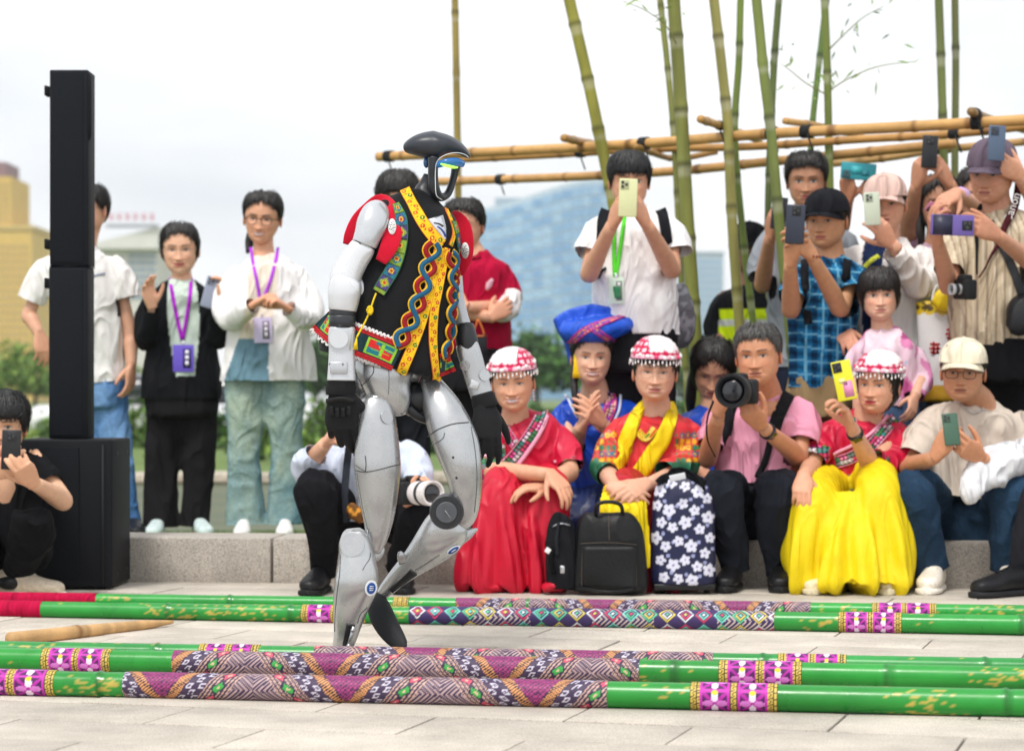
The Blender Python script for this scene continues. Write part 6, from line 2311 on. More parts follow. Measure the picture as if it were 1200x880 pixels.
p.lanyard(sh, [(724, 246), (721, 270), (720, 300), (721, 326)], [(733, 250), (727, 290), (722, 326)], (722, 341), '#5fdc3c', '#cfe3d4', .062, .11, 0, .016)
p.band('badge_photo', tr, [(724, 335), (724, 350)], .03, '#2f8a57', PLAST, None, off=.021, t=.002)
legs(p, 745, 386, 0, 24, 22, '#1b1b1f', seed=112)
stand_shoes(p, 745)
p.done()
g = MB()
g.ploft(9.85, [(792, 335, .16, 10, .8), (797, 352, .14, 15, .8), (798, 375, .14, 17, .8), (797, 398, .14, 14, .8), (795, 408, .14, 6, .8)], 18, 4)
g.ploft(9.85, [(745, 275, .2, 34, .6), (745, 310, .2, 40, .6), (752, 360, .2, 44, .6)], 18, 4)
single('backpack', shell(g, .01, 4, .008, (16, 16, 10), 113, lambda v, n: L('#8d8c93') * (1 + .35 * np.sign(vnoise(v * np.array((60, 60, 40)), 8)))[:, None]), CLOTH, 'grey patterned backpack worn by the man in the white T-shirt', 'backpack', P(760, 400, 10.05))

# woman in the blue winged headdress
p = Person('smiling woman in a blue winged headdress and blue embroidered jacket clapping', 9.8, (P(698, 620, 9.8)[0], 9.8, LZ), '#dcae92')
p.head(694, 420, -.05, 2, 2, 2, .98, smile=.8, eyes=.5, teeth=True, lip='#b84a58')
p.hair(TIED, .012, seed=121)
q = MB(L('#15100f'))
q.tube(p.hl([(-.06, .0, -.02), (-.072, -.02, -.09), (-.065, -.05, -.17), (-.055, -.06, -.24)]), (.02, .017, .014, .006), 10, sub=5)
p.part('braid', q, HAIR)
BLUE = '#1450c8'
g = MB()
poly = [(649, 374), (660, 366), (676, 360), (694, 357), (722, 361), (751, 374), (748, 388), (737, 400), (733, 416), (727, 412), (720, 406), (700, 399), (682, 403), (674, 414), (668, 424), (663, 404), (655, 391)]
pc = P(700, 385, 9.8)
g.prism([((x - 700) * 9.8 / F, -(y - 385) * 9.8 / F) for x, y in poly], (pc + np.array((0, .03, 0)), (1, 0, 0), (0, 0, 1), (0, 1, 0)), .15)
g.ploft(9.8, [(668, 388, -.02, 10, 2.2), (684, 389, -.06, 15, 2.0), (702, 387, -.07, 16, 2.0), (722, 384, -.04, 12, 2.0), (736, 380, .0, 7, 2.0)], 22, 4)
hs = shell(g, .007, 4, .006, (10, 10, 16), 121, L('#1552c9'))
ho = p.part('headdress', hs, SATIN)
tr = bvh(hs)
for ln, w, cc, cell in (([(667, 404), (682, 390), (703, 380), (733, 370)], .030, 1, .009), ([(690, 382), (702, 390), (716, 399), (722, 404)], .026, 2, .009)):
    p.band('headdress_trim', tr, ln, w, None, THREAD, ho, off=.004, step=1.4, nw=10, colfn=lambda u, g_, w=w: np.where((np.abs(g_) > .36)[:, None], L('#c2347e'), floral(u, g_, w, ('#2a3f9a', '#e2a12c', '#d8478a', '#7a4ac0'), .008)))
q = MB(L('#f0cf18'))
for k in range(7):
    q.tube([P(674 + k * 1.0, 412, 9.72), P(673.5 + k * 1.2, 425, 9.7), P(672 + k * 1.5, 443, 9.7)], .0045, 6, sub=3)
p.part('tassel', q, THREAD, ho)
q = MB(L('#f0cf18'))
for k in range(4):
    q.tube([P(742 + k, 412, 9.75), P(742 + k * 1.2, 438, 9.74)], .0045, 6, sub=3)
p.part('tassel', q, THREAD, ho)
p.neck((697, 455), .050)
p.arm((660, 478), (672, 525, -.1), (681, 500, -.3))
p.arm((740, 478), (728, 522, -.1), (705, 496, -.3))
p.hand((680, 502, -.3), (694, 470, -.34), (.9, .1, .1), (.1, -.4, 1), 'flat', .95)
p.hand((706, 496, -.3), (682, 474, -.36), (-.7, .4, .3), (0, -.3, 1), 'relax', .95)
o, sh = p.wear('jacket', [[(700, 600, .0, 40), (700, 565, .02, 43), (699, 530, .02, 44), (699, 500, .02, 48), (698, 480, .02, 45), (698, 468, .02, 28), (697, 458, .0, 15)], [(674, 472, .02, 14, .9), (659, 484, 0, 17, .9), (657, 508, -.04, 18, .9), (666, 526, -.1, 17, .9), (675, 520, -.18, 14, .9)], [(724, 472, .02, 14, .9), (740, 484, 0, 17, .9), (743, 506, -.04, 18, .9), (732, 522, -.1, 17, .9), (720, 512, -.18, 14, .9)]], '#1346b8', SATIN, seed=123, wr=.007, voxel=.008)
tr = bvh(sh)
jf = lapel(.05, edge='#d7407a', pal=('#241a3a', '#d63a6a', '#e08a3a', '#8a3ac0', '#e7c9d4'), cell=.013)
p.band('lapel', tr, [(681, 461), (679, 475), (684, 488), (692, 497)], .05, None, THREAD, o, colfn=jf, step=1.6, nw=14)
p.band('lapel', tr, [(714, 461), (716, 474), (710, 490), (698, 502)], .05, None, THREAD, o, colfn=jf, step=1.6, nw=14)
p.band('piping', tr, [(727, 462), (725, 480), (716, 500), (706, 516)], .010, '#cfd8ee', SATIN, o, off=.006)
p.band('piping', tr, [(662, 462), (669, 475), (678, 490)], .010, '#cfd8ee', SATIN, o, off=.006)
p.band('cuff', tr, [(660, 519), (668, 532), (679, 531)], .03, '#d9b23a', THREAD, o, off=.006)
p.wear('skirt', [[(700, 585, .0, 42), (698, 620, -.1, 48), (698, 660, -.1, 46)]], '#14265a', SATIN, seed=124, voxel=.012)
p.done()

# young woman looking down, behind the man in pink
p = Person('young woman with long black hair in blue looking down behind the pink polo man', 9.95, (P(835, 620, 9.95)[0], 9.95, LZ), '#cf9c7e')
p.head(834, 440, 0, -6, 28, 4, 1.04, smile=.1, eyes=.2)


def long_back(m, s):
    for sg in (-1, 1):
        m.tube(s.hl([(sg * .062, .02, .02), (sg * .078, .01, -.06), (sg * .082, -.01, -.14), (sg * .075, -.02, -.22)]), (.02, .024, .024, .012), 12, sub=4)
    m.tube(s.hl([(0, .08, .03), (0, .10, -.08), (0, .09, -.2)]), (.05, .06, .04), 14, sub=4)


p.hair(LONGH, .014, seed=131, extra=long_back, part=0.0)
p.neck((836, 478), .050)
p.arm((803, 492), (806, 540), (826, 555, -.2))
p.arm((870, 492), (872, 540), (850, 555, -.2))
p.hand((826, 555, -.2), (838, 560, -.25), (0, .3, -1), (0, -1, 0), 'relax')
p.hand((850, 555, -.2), (840, 560, -.25), (0, .3, -1), (0, -1, 0), 'relax')
p.wear('jacket', [[(836, 590, 0, 40), (836, 550, 0, 41), (836, 515, 0, 43), (836, 495, 0, 42), (836, 484, 0, 26), (836, 475, 0, 15)], [(812, 486, 0, 13, .9), (800, 500, 0, 16, .9), (803, 538, -.04, 16, .9), (822, 553, -.16, 12, .9)], [(860, 486, 0, 13, .9), (871, 500, 0, 16, .9), (872, 538, -.04, 16, .9), (852, 553, -.16, 12, .9)]], '#1748b4', SATIN, seed=133, voxel=.011)
p.wear('skirt', [[(836, 580, .0, 42), (836, 620, -.05, 46), (836, 655, -.05, 46)]], '#14265a', SATIN, seed=134, voxel=.013)
p.done()

# guard with a black cap and a yellow-green vest
p = Person('guard in a black cap and bright yellow-green vest behind the bamboo stems', 11.6, (P(880, 620, 11.6)[0], 11.6, LZ), '#8a5f4a')
p.head(880, 294, 0, 10, 6, 0, 1.05, male=True)
p.hair(UNDERCAP, .005, seed=141)
p.cap('#17181c', zb=.034, bl=.05, tilt=.2)
p.neck((879, 330))
p.arm((845, 345), (838, 390), (860, 420, -.1))
p.arm((912, 345), (918, 390), (898, 420, -.1))
p.hand((860, 420, -.1), (872, 430, -.15), (0, 1, 0), (0, 0, 1), 'relax')
p.hand((898, 420, -.1), (886, 430, -.15), (0, 1, 0), (0, 0, 1), 'relax')


def hivis(v, n):
    x, y = proj(v)
    c = np.tile(L('#17191d'), (len(v), 1))
    c[(np.abs(x - 879) < 36) & (y > 362)] = L('#c8e01c')
    c[(np.abs(x - 879) < 36) & (np.abs(y - 378) < 4)] = L('#c9ccd0')
    return c


p.wear('vest', [[(878, 440, 0, 36), (878, 400, 0, 37), (878, 365, 0, 40), (879, 350, 0, 38), (879, 338, 0, 22), (879, 330, 0, 15)], [(858, 342, 0, 13, .9), (845, 356, 0, 15, .9), (839, 388, 0, 14, .9), (858, 416, -.08, 10, .9)], [(900, 342, 0, 13, .9), (912, 356, 0, 15, .9), (917, 388, 0, 14, .9), (900, 416, -.08, 10, .9)]], hivis, seed=141, voxel=.010)
legs(p, 878, 435, 0, 19, 18, '#17181c', seed=142)
stand_shoes(p, 878)
p.done()

# tall man in grey
p = Person('tall dark haired man in a grey shirt standing behind the man in blue plaid', 10.7, (P(945, 620, 10.7)[0], 10.7, LZ), '#bd8a6c')
p.head(943, 214, 0, -8, 8, 0, 1.03, smile=.2, male=True, old=.6)
p.hair(SHORT, .016, seed=145, rough=.004)
p.neck((945, 254), .056)
p.arm((903, 278), (893, 335, -.05), (903, 275, -.3))
p.arm((988, 278), (1000, 335, -.05), (978, 290, -.3))
p.hand((903, 277, -.3), (908, 245, -.36), (.6, .5, 0), (.3, 0, 1), 'grip', 1.0)
p.hand((978, 290, -.3), (970, 262, -.36), (-.6, .5, 0), (-.3, 0, 1), 'grip', 1.0)
p.wear('shirt', [[(945, 430, 0, 46), (945, 380, 0, 46), (945, 330, 0, 47), (945, 295, 0, 50), (945, 278, 0, 46), (945, 262, 0, 28), (945, 253, 0, 16)], [(918, 268, 0, 15, .9), (902, 282, 0, 18, .9), (894, 308, -.02, 18, .9), (892, 326, -.05, 17, .9)], [(972, 268, 0, 15, .9), (988, 282, 0, 18, .9), (997, 308, -.02, 18, .9), (1000, 326, -.05, 17, .9)]], '#8d939b', seed=145, voxel=.010)
legs(p, 945, 420, 0, 22, 20, '#22283a', seed=146)
stand_shoes(p, 945)
p.done()
phone('dark phone half hidden behind a bamboo stem in the tall grey man\'s hand', 913, 250, 10.7 - .36, 6, '#25272c', k=.9)

# man in blue plaid with a black cap
p = Person('man in a black cap and blue plaid shirt filming with a dark phone', 9.8, (P(958, 640, 9.8)[0], 9.8, LZ), '#c8956f')
p.head(962, 260, -.02, -26, 6, 0, 1.0, smile=.0, eyes=.45, male=True, old=.7)
p.hair(UNDERCAP, .005, seed=151, col='#1a1716')
p.cap('#1c1d22', zb=.034, off=.014, bl=.062, tilt=.14)
p.neck((972, 300), .058)
p.arm((945, 322), (927, 364, -.12), (926, 306, -.34))
p.arm((1002, 322), (985, 362, -.12), (950, 298, -.34))
p.hand((926, 308, -.34), (930, 276, -.4), (.6, .5, 0), (.4, 0, .9), 'phone', 1.05)
p.hand((951, 299, -.34), (931, 276, -.4), (-.7, .5, .1), (.1, 0, 1), 'phone', 1.05)
phone('dark phone held up by the man in the blue plaid shirt', 932, 263, 9.8 - .42, 3, '#2b3140', lens='#08090b', bump='#14161a', side=.2, turn=-14)
q = MB(L('#8e4a34'))
for k in range(12):
    a = k / 12 * 2 * PI
    q.ell(p.pt((952, 301, -.33)) + .031 * np.array((math.cos(a), math.sin(a), 0)), (.006, .006, .006), 8, 6)
p.part('bracelet', q, PLAST, kind='stuff')


def plaid(v, n):
    u = v[:, 0] * .92 + v[:, 1] * .4
    z = v[:, 2] + v[:, 0] * .12
    c = np.tile(L('#1d6fa0'), (len(v), 1))
    a, b = (u / .055) % 1, (z / .055) % 1
    c[a < .34] = L('#13466e')
    c[b < .34] = L('#155079')
    c[(a < .34) & (b < .34)] = L('#0c2c48')
    c[(np.abs(a - .67) < .06)] = L('#6fb0cf')
    c[(np.abs(b - .67) < .06)] = L('#6fb0cf')
    return c


o, sh = p.wear('shirt', [[(962, 455, 0, 38), (963, 425, 0, 39), (964, 385, 0, 40), (966, 350, 0, 41), (970, 325, 0, 42), (972, 310, 0, 32), (973, 299, 0, 17)], [(954, 310, 0, 15, .9), (941, 322, -.04, 20, .9), (933, 338, -.08, 20, .9), (929, 350, -.11, 19, .9)], [(992, 312, 0, 15, .9), (1004, 324, -.03, 19, .9), (1003, 342, -.09, 19, .9)]], plaid, seed=151, voxel=.0065, wr=.007)
p.band('backpack_strap', sh, [(944, 306), (942, 325), (944, 350), (948, 380)], .034, '#1c1d22', off=.009, t=.006)
p.band('backpack_strap', sh, [(992, 306), (990, 330), (988, 350)], .034, '#1c1d22', off=.009, t=.006)
legs(p, 960, 440, 0, 22, 18, '#a08963', seed=152, waist=36)
stand_shoes(p, 960)
p.done()

# woman in a pale cap and white jacket
p = Person('woman in a pale pink cap and white jacket filming over the little girl', 9.95, (P(1030, 640, 9.95)[0], 9.95, LZ), '#dba488')
p.head(1034, 241, -.02, -14, 4, -3, 1.0, smile=.0, eyes=.5)
p.hair(UNDERCAP, .005, seed=161, extra=low_bun)
p.cap('#d8b9ae', zb=.030, off=.014, bl=.066, tilt=.16)
p.neck((1040, 279), .050)
p.arm((992, 300), (978, 352, -.04), (986, 388, -.2))
p.arm((1085, 302), (1086, 340, -.12), (1044, 284, -.3))
p.hand((985, 384, -.2), (996, 402, -.28), (.3, .3, -1), (.9, 0, 0), 'relax', .98)
p.hand((1044, 286, -.3), (1024, 254, -.37), (-.4, .6, .3), (-.6, 0, .6), 'phone', 1.0)
phone('phone in a pale green marbled case held by the woman in the pale cap', 1022, 245, 9.95 - .4, -3, '#c3ccb8', lens='#2a2d2e', bump='#aeb8a4', side=-.8, k=.86)
wj = opening([(270, 1016), (300, 1010), (340, 1010), (375, 1010), (400, 1012)], [(270, 1046), (300, 1036), (340, 1030), (375, 1024), (400, 1020)], L('#1b2748'), L('#ece7e4'))
o, sh = p.wear('jacket', [[(1035, 440, 0, 54), (1036, 400, 0, 52), (1037, 355, 0, 50), (1038, 320, 0, 50), (1039, 302, 0, 46), (1040, 288, 0, 28), (1040, 279, 0, 16)], [(1010, 294, 0, 17, .9), (992, 308, 0, 21, .9), (980, 335, -.02, 22, .9), (976, 360, -.06, 21, .9), (983, 382, -.16, 15, .9)], [(1068, 294, 0, 17, .9), (1086, 308, -.02, 21, .9), (1090, 330, -.08, 22, .9), (1076, 334, -.16, 20, .9), (1058, 312, -.24, 17, .9), (1046, 295, -.28, 14, .9)]], wj, seed=161, wr=.010, fr=(14, 14, 7), voxel=.008)
p.band('shirt_print', sh, [(1012, 315), (1020, 306), (1030, 300)], .02, '#c9cf4a', off=.002, t=.001, parent=o)
legs(p, 1033, 425, 0, 24, 22, '#3a4a63', seed=162)
stand_shoes(p, 1033)
p.done()

# little girl
p = Person('little girl with a black fringe and pink tie-dye hoodie', 9.62, (P(1042, 640, 9.62)[0], 9.62, KT), '#e0b096')
p.head(1029, 347, -.02, -6, 4, -2, .9, smile=-.1, eyes=.75, lip='#c47a74', fat=.06, blush=.9)
p.hair(BANGS, .016, seed=171, col='#171210', extra=low_bun)
p.neck((1034, 384), .042)
p.arm((1004, 408), (996, 440), (1004, 465, -.1), .85)
p.arm((1070, 408), (1080, 442), (1072, 465, -.1), .85)
p.hand((1004, 465, -.1), (1008, 485, -.14), (.5, .5, 0), (0, -1, 0), 'relax', .75)
p.hand((1072, 465, -.1), (1068, 485, -.14), (-.5, .5, 0), (0, -1, 0), 'relax', .75)


def tiedye(v, n):
    k = fbm(v * np.array((9, 9, 7)), 31) + .5 * np.sin(v[:, 0] * 42 + v[:, 2] * 30)
    c = np.tile(L('#eccbdc'), (len(v), 1))
    c[k > .25] = L('#d987b4')
    c[k > .62] = L('#b9568f')
    c[k < -.5] = L('#b9c3e2')
    c[k < -.85] = L('#8fa0c4')
    x, y = proj(v)
    c[(np.abs(x - 1033) < 24 - (y - 390) * .25) & (y < 440) & (y > 385) & (n[:, 1] < -.2)] = L('#eed3df')
    return c


p.wear('hoodie', [[(1038, 475, 0, 38), (1038, 450, 0, 37), (1037, 425, 0, 36), (1036, 408, 0, 36), (1035, 397, 0, 27), (1034, 388, .01, 17)], [(1014, 402, 0, 12, .9), (1003, 414, 0, 14, .9), (997, 440, 0, 14, .9), (1003, 464, -.08, 10, .9)], [(1058, 402, 0, 12, .9), (1070, 414, 0, 15, .9), (1079, 440, 0, 15, .9), (1074, 464, -.08, 11, .9)], [(1016, 392, .05, 10, 1), (1034, 386, .08, 14, 1), (1054, 392, .05, 10, 1)]], tiedye, seed=171, voxel=.007, wr=.008)
legs(p, 1040, 465, 0, 17, 16, '#4a6488', DENIM, yb=625, seed=172, waist=34)
for sg in (-1, 1):
    p.shoe((1040 + sg * 15, 628, .04), (1040 + sg * 17, 634, -.1), KT, '#e6dcdc', '#efeaea', .72)
p.done()

# person whose teal phone shows above the pale cap
p = Person('person hidden behind the pale cap woman holding a teal phone overhead', 10.9, (P(1010, 620, 10.9)[0], 10.9, LZ), '#b98466')
p.head(1042, 262, .05, -10, 4, 0, 1.04, male=True)
p.hair(SHORT, .015, seed=181)
p.neck((1042, 300))
p.arm((1000, 318), (984, 275, -.1), (994, 232, -.25))
p.arm((1075, 318), (1052, 285, -.1), (1030, 232, -.25))
p.hand((994, 234, -.25), (992, 200, -.28), (.5, .6, 0), (.6, 0, .5), 'phone', 1.0)
p.hand((1030, 234, -.25), (1022, 204, -.28), (-.5, .6, 0), (-.6, 0, .5), 'phone', 1.0)
p.wear('shirt', [[(1040, 430, 0, 44), (1040, 380, 0, 44), (1040, 340, 0, 46), (1040, 320, 0, 42), (1040, 306, 0, 26), (1040, 298, 0, 15)], [(1014, 315, 0, 14, .9), (998, 315, -.03, 16, .9), (988, 296, -.07, 14, .9)], [(1062, 315, 0, 14, .9), (1072, 312, -.03, 16, .9), (1060, 295, -.07, 14, .9)]], '#40464e', seed=181, voxel=.012)
legs(p, 1040, 420, 0, 21, 19, '#22252c', seed=182)
stand_shoes(p, 1040)
p.done()
phone('teal phone held sideways above the woman in the pale cap', 1006, 201, 10.9 - .3, -85, '#2f97a3', k=1.02, lens='#1b2a30', bump='#1f6d78', art=[(.1, .1, .5, .3, '#3fb0b8'), (-.2, -.4, .3, .2, '#257f8c')])

# person with a black phone raised
p = Person('person raising a black phone with both hands, face hidden behind others', 10.5, (P(1095, 620, 10.5)[0], 10.5, LZ), '#c08d70')
p.head(1098, 241, 0, -10, 4, 0, 1.02)
p.hair(LONGH, .016, seed=191, extra=long_back)
p.neck((1100, 282))
p.arm((1066, 300), (1064, 262, -.1), (1074, 216, -.28))
p.arm((1134, 300), (1134, 255, -.1), (1112, 214, -.28))
p.hand((1074, 217, -.28), (1080, 186, -.33), (.6, .5, 0), (.6, 0, .5), 'phone', 1.05)
p.hand((1112, 215, -.28), (1096, 186, -.33), (-.6, .5, .1), (-.4, 0, .7), 'phone', 1.05)
p.wear('shirt', [[(1100, 420, 0, 42), (1100, 370, 0, 42), (1100, 325, 0, 44), (1100, 304, 0, 40), (1100, 290, 0, 25), (1100, 281, 0, 15)], [(1078, 298, 0, 14, .9), (1066, 296, -.03, 15, .9), (1064, 276, -.07, 13, .9)], [(1122, 298, 0, 14, .9), (1134, 296, -.03, 15, .9), (1135, 276, -.07, 13, .9)]], '#c3a3b8', seed=191, voxel=.012)
legs(p, 1100, 410, 0, 21, 19, '#2a2b33', seed=192)
stand_shoes(p, 1100)
p.done()
phone('black phone raised highest in both hands below the bamboo rails', 1089.5, 178, 10.5 - .36, 4, '#1e2024', lens='#08090b', bump='#2a2c31', side=0, k=.9)

# person with a lavender wristband
p = Person('dark haired person reaching forward with a lavender wristband and small pink phone', 10.25, (P(1150, 620, 10.25)[0], 10.25, LZ), '#d09c80')
p.head(1142, 232, .05, -18, 6, 0, 1.04, eyes=.5)
p.hair(LONGH, .015, seed=195)
p.neck((1150, 274, .05))
p.arm((1172, 290, .05), (1160, 250, -.1), (1120, 226, -.34))
p.arm((1120, 295, .05), (1110, 330, 0), (1120, 345, -.1))
p.hand((1121, 226, -.34), (1094, 244, -.44), (-.2, .3, -1), (0, -1, .2), 'relax', 1.0)
p.hand((1120, 345, -.1), (1128, 360, -.14), (0, .5, -1), (0, -1, .2), 'relax', 1.0)
q = MB(L('#c9a6d8'))
a, b = p.pt((1129, 230, -.27)), p.pt((1120, 226, -.34))
q.tube([a, a * .5 + b * .5], (.034, .033), 16)
p.part('wristband', q, PLAST)
p.wear('shirt', [[(1150, 420, .05, 42), (1150, 370, .05, 42), (1150, 320, .05, 44), (1150, 298, .05, 40), (1150, 284, .05, 25), (1150, 275, .05, 15)], [(1128, 292, .05, 14, .9), (1116, 306, .03, 15, .9), (1110, 328, 0, 14, .9)], [(1166, 292, .05, 14, .9), (1172, 288, .02, 15, .9), (1166, 266, -.05, 14, .9)]], '#5c5560', seed=195, voxel=.012)
legs(p, 1150, 410, .05, 21, 19, '#2a2b33', seed=196)
stand_shoes(p, 1150)
p.done()
phone('small pink phone under the hand with the lavender wristband', 1098, 247, 9.75, -60, '#c77a98', k=.62, lean=30, lens='#1b1c20', bump='#7a4a5c')

# man with the purple-grey cap
p = Person('man in a purple-grey cap and striped beige shirt holding a purple phone sideways', 9.6, (P(1165, 640, 9.6)[0], 9.6, LZ), '#c28c70')
p.head(1154, 206, -.05, -32, 13, 4, 1.05, smile=-.1, eyes=.3, male=True, old=1.0, lip='#a5655a')
p.hair(UNDERCAP, .005, seed=201, col='#4a4644')
p.cap('#675a68', zb=.032, off=.015, bl=.07, tilt=.12)
p.neck((1168, 246), .060)
p.arm((1124, 270), (1112, 335, -.14), (1098, 282, -.36))
p.arm((1215, 272), (1218, 315, -.14), (1166, 274, -.38))
p.hand((1098, 284, -.36), (1094, 256, -.42), (.8, .4, 0), (.5, 0, .9), 'phone', 1.08)
p.hand((1167, 275, -.38), (1142, 262, -.44), (-.6, .6, 0), (-.3, .2, .9), 'phone', 1.08)
PC = P(1116, 264, 9.6 - .46)


def striped(v, n):
    u = v[:, 0] * .95 + v[:, 1] * .3
    c = np.tile(L('#c9b89c'), (len(v), 1))
    a = (u / .030) % 1
    c[np.abs(a - .5) < .10] = L('#9b8a78')
    c[np.abs(a - .15) < .06] = L('#e0d4bf')
    return c


o, sh = p.wear('shirt', [[(1165, 405, 0, 50), (1166, 370, 0, 53), (1167, 330, 0, 54), (1168, 295, 0, 54), (1169, 270, 0, 50), (1169, 254, 0, 32), (1168, 243, 0, 18)], [(1142, 258, 0, 17, .9), (1126, 274, -.02, 22, .9), (1117, 298, -.06, 22, .9), (1113, 318, -.1, 20, .9)], [(1194, 258, 0, 17, .9), (1212, 274, -.02, 22, .9), (1219, 296, -.07, 21, .9), (1218, 312, -.12, 20, .9)]], striped, seed=201, voxel=.0065, wr=.008)
tr = bvh(sh)
st_o = p.band('camera_strap', tr, [(1193, 212), (1190, 235), (1182, 258), (1172, 280), (1158, 310), (1148, 326)], [.028, .030, .030, .02, .008, .006], '#4a1d22', None, None, off=.014, t=.004)
p.band('camera_strap', tr, [(1150, 240), (1146, 262), (1146, 290), (1146, 322)], [.02, .02, .010, .006], '#1c1c20', None, None, off=.014, t=.004)
p.band('bag_strap', tr, [(1160, 262), (1176, 292), (1188, 320), (1198, 345)], .034, '#3a3c40', None, None, off=.010, t=.004)
# the strap's lettering
tx = bpy.data.curves.new('strap_lettering', 'FONT')
tx.body = 'Canon'
tx.size = .046
tx.extrude = .0006
tx.align_x = 'CENTER'
tx.align_y = 'CENTER'
tmp_o = bpy.data.objects.new('t', tx)
COL.objects.link(tmp_o)
dg = bpy.context.evaluated_depsgraph_get()
tm = bpy.data.meshes.new_from_object(tmp_o.evaluated_get(dg))
bpy.data.objects.remove(tmp_o)
C1, N1 = hit(tr, 1190, 232, 9.5)
C2, N2 = hit(tr, 1182, 256, 9.5)
up_ = nrmz(C1 - C2)
nn = nrmz(N1 + N2)
nn = nrmz(nn - up_ * np.dot(nn, up_))
sx = up_
sy = nrmz(np.cross(nn, sx))
cc = (C1 + C2) / 2 + nn * .0215
vv = np.array([q.co[:] for q in tm.vertices])
w = cc + vv[:, :1] * sx + vv[:, 1:2] * sy + vv[:, 2:3] * nn
m = MB(L('#ece8e6'))
m.add(w, [tuple(f.vertices) for f in tm.polygons])
p.part('strap_lettering', m, CLOTH, st_o, smooth=False)
legs(p, 1168, 398, 0, 26, 24, '#17171a', seed=202)
stand_shoes(p, 1168)
p.done()
phone('purple phone held sideways by the man in the purple-grey cap', 1116, 264, 9.6 - .46, 92, '#6a58a0', k=1.08, lens='#08090b', bump='#101114', side=0, art=[(0, -.45, .95, .45, '#2c2c44')])
camera('black camera with a silver lens hanging at the chest of the striped shirt man', 1114, 339, 9.6 - .26, (-.93, -.36, .0), .86, (.024, .055), '#c9c9cc', roll=.15)
g = MB()
g.ploft(9.6, [(1184, 388, -.2, 10, .8), (1194, 378, -.2, 19, .7), (1204, 362, -.18, 22, .7), (1212, 350, -.16, 14, .7)], 18, 4)
single('shoulder_bag', shell(g, .008, 4, .008, (18, 18, 12), 204, L('#1c1d21')), LEATH, 'black shoulder bag on the hip of the striped shirt man', 'bag', P(1196, 392, 9.4))

# person outside the frame whose hand holds a blue grey phone
p = Person('person at the edge of the crowd holding a blue-grey phone beside the purple-grey cap', 9.9, (P(1262, 640, 9.9)[0], 9.9, LZ), '#d3a083')
p.head(1262, 205, 0, -20, 5, 0, 1.1, male=True)
p.hair(SHORT, .016, seed=211)
p.neck((1264, 248))
p.arm((1222, 275), (1222, 250, -.2), (1194, 206, -.42))
p.arm((1306, 275), (1312, 330, 0), (1300, 380, -.05))
p.hand((1196, 206, -.42), (1158, 180, -.5), (-.2, .9, .2), (-.1, 0, 1), 'phone', 1.02)
p.hand((1300, 380, -.05), (1298, 410, -.08), (-.5, .5, 0), (0, -1, 0), 'relax')
p.wear('shirt', [[(1264, 420, 0, 46), (1264, 370, 0, 46), (1264, 310, 0, 48), (1264, 280, 0, 48), (1264, 262, 0, 28), (1264, 252, 0, 16)], [(1240, 268, 0, 16, .9), (1226, 272, -.05, 17, .9), (1222, 258, -.14, 15, .9)], [(1288, 268, 0, 16, .9), (1306, 285, 0, 18, .9), (1311, 320, 0, 17, .9)]], '#4e5666', seed=211, voxel=.012)
legs(p, 1264, 410, 0, 23, 21, '#22252c', seed=212)
stand_shoes(p, 1264)
p.done()
phone('blue-grey phone held up against the purple-grey cap', 1168, 168, 9.9 - .52, 3, '#51627a', lens='#0c0d10', bump='#3c4a5e', side=-.7, k=.9)

# white carrier bag with red print
BG = 9.75
t = Thing('carrier_bag', 'white carrier bag with red characters and a yellow top behind the cream cap', 'bag', P(1110, 470, BG))
g = MB()
g.ploft(BG, [(1110, 470, 0, 33, .35), (1110, 440, 0, 34, .35), (1109, 400, 0, 34, .32), (1108, 370, 0, 34, .28), (1107, 352, 0, 34, .2)], 26, 4, pw=3.5)


def bagcol(v, n):
    x, y = proj(v)
    c = np.tile(L('#e4e2e2'), (len(v), 1))
    k = fbm(v * 40, 3) * 4
    c[y < 368 + k] = L('#d9b81c')
    c[(y < 362 + k) & (vnoise(v * 90, 5) > -.1)] = L('#4a3a14')
    c[y > 452] = L('#c9991f')
    return c


sb = shell(g, .007, 3, .006, (14, 14, 6), 221, bagcol)
bo = t.part('bag_body', sb, PLAST)
tr = bvh(sb)
for x, y, kk in ((1096, 408, 0), (1115, 391, 1), (1108, 428, 2), (1124, 415, 3)):
    q = MB(L('#c3211f'))
    C_, N_ = hit(tr, x, y, BG)
    for (dx, dz, a, b) in ((0, .016, .020, .004), (0, -.002, .024, .004), (-.006, 0, .004, .026), (.010, -.004, .004, .020), (.0, -.018, .018, .004)):
        if (kk + int(abs(dx) * 1000)) % 5 == 4:
            continue
        q.box(C_ + N_ * .004 + np.array((dx, 0, dz)), (a, .0012, b))
    t.part('printed_character', q, PLAST, bo)
g = MB()
g.ploft(BG - .06, [(1096, 345, 0, 10, .5), (1108, 352, 0, 14, .5), (1122, 356, 0, 10, .5)], 16, 4)
t.part('yellow_wrapper', shell(g, .007, 2, .006, (20, 20, 20), 223, L('#f0d012')), PLAST)
q = MB(L('#d8d6d6'))
for sg in (-1, 1):
    q.tube([P(1108 + sg * 16, 354, BG - .02), P(1108 + sg * 12, 338, BG), P(1108, 330, BG)], .005, 8, sub=4)
t.part('handle', q, PLAST)
# ------------------------------------------------------------------ painted bamboo dancing poles
PAINT = mat('green_paint', rough=.32, spec=.5, nscale=9, namt=.14, rvar=.1, coat=.2, bump=.0006, bscale=25)
WRAP = mat('printed_sleeve', rough=.55, spec=.4, nscale=60, namt=.08, bump=.0007, bscale=40)


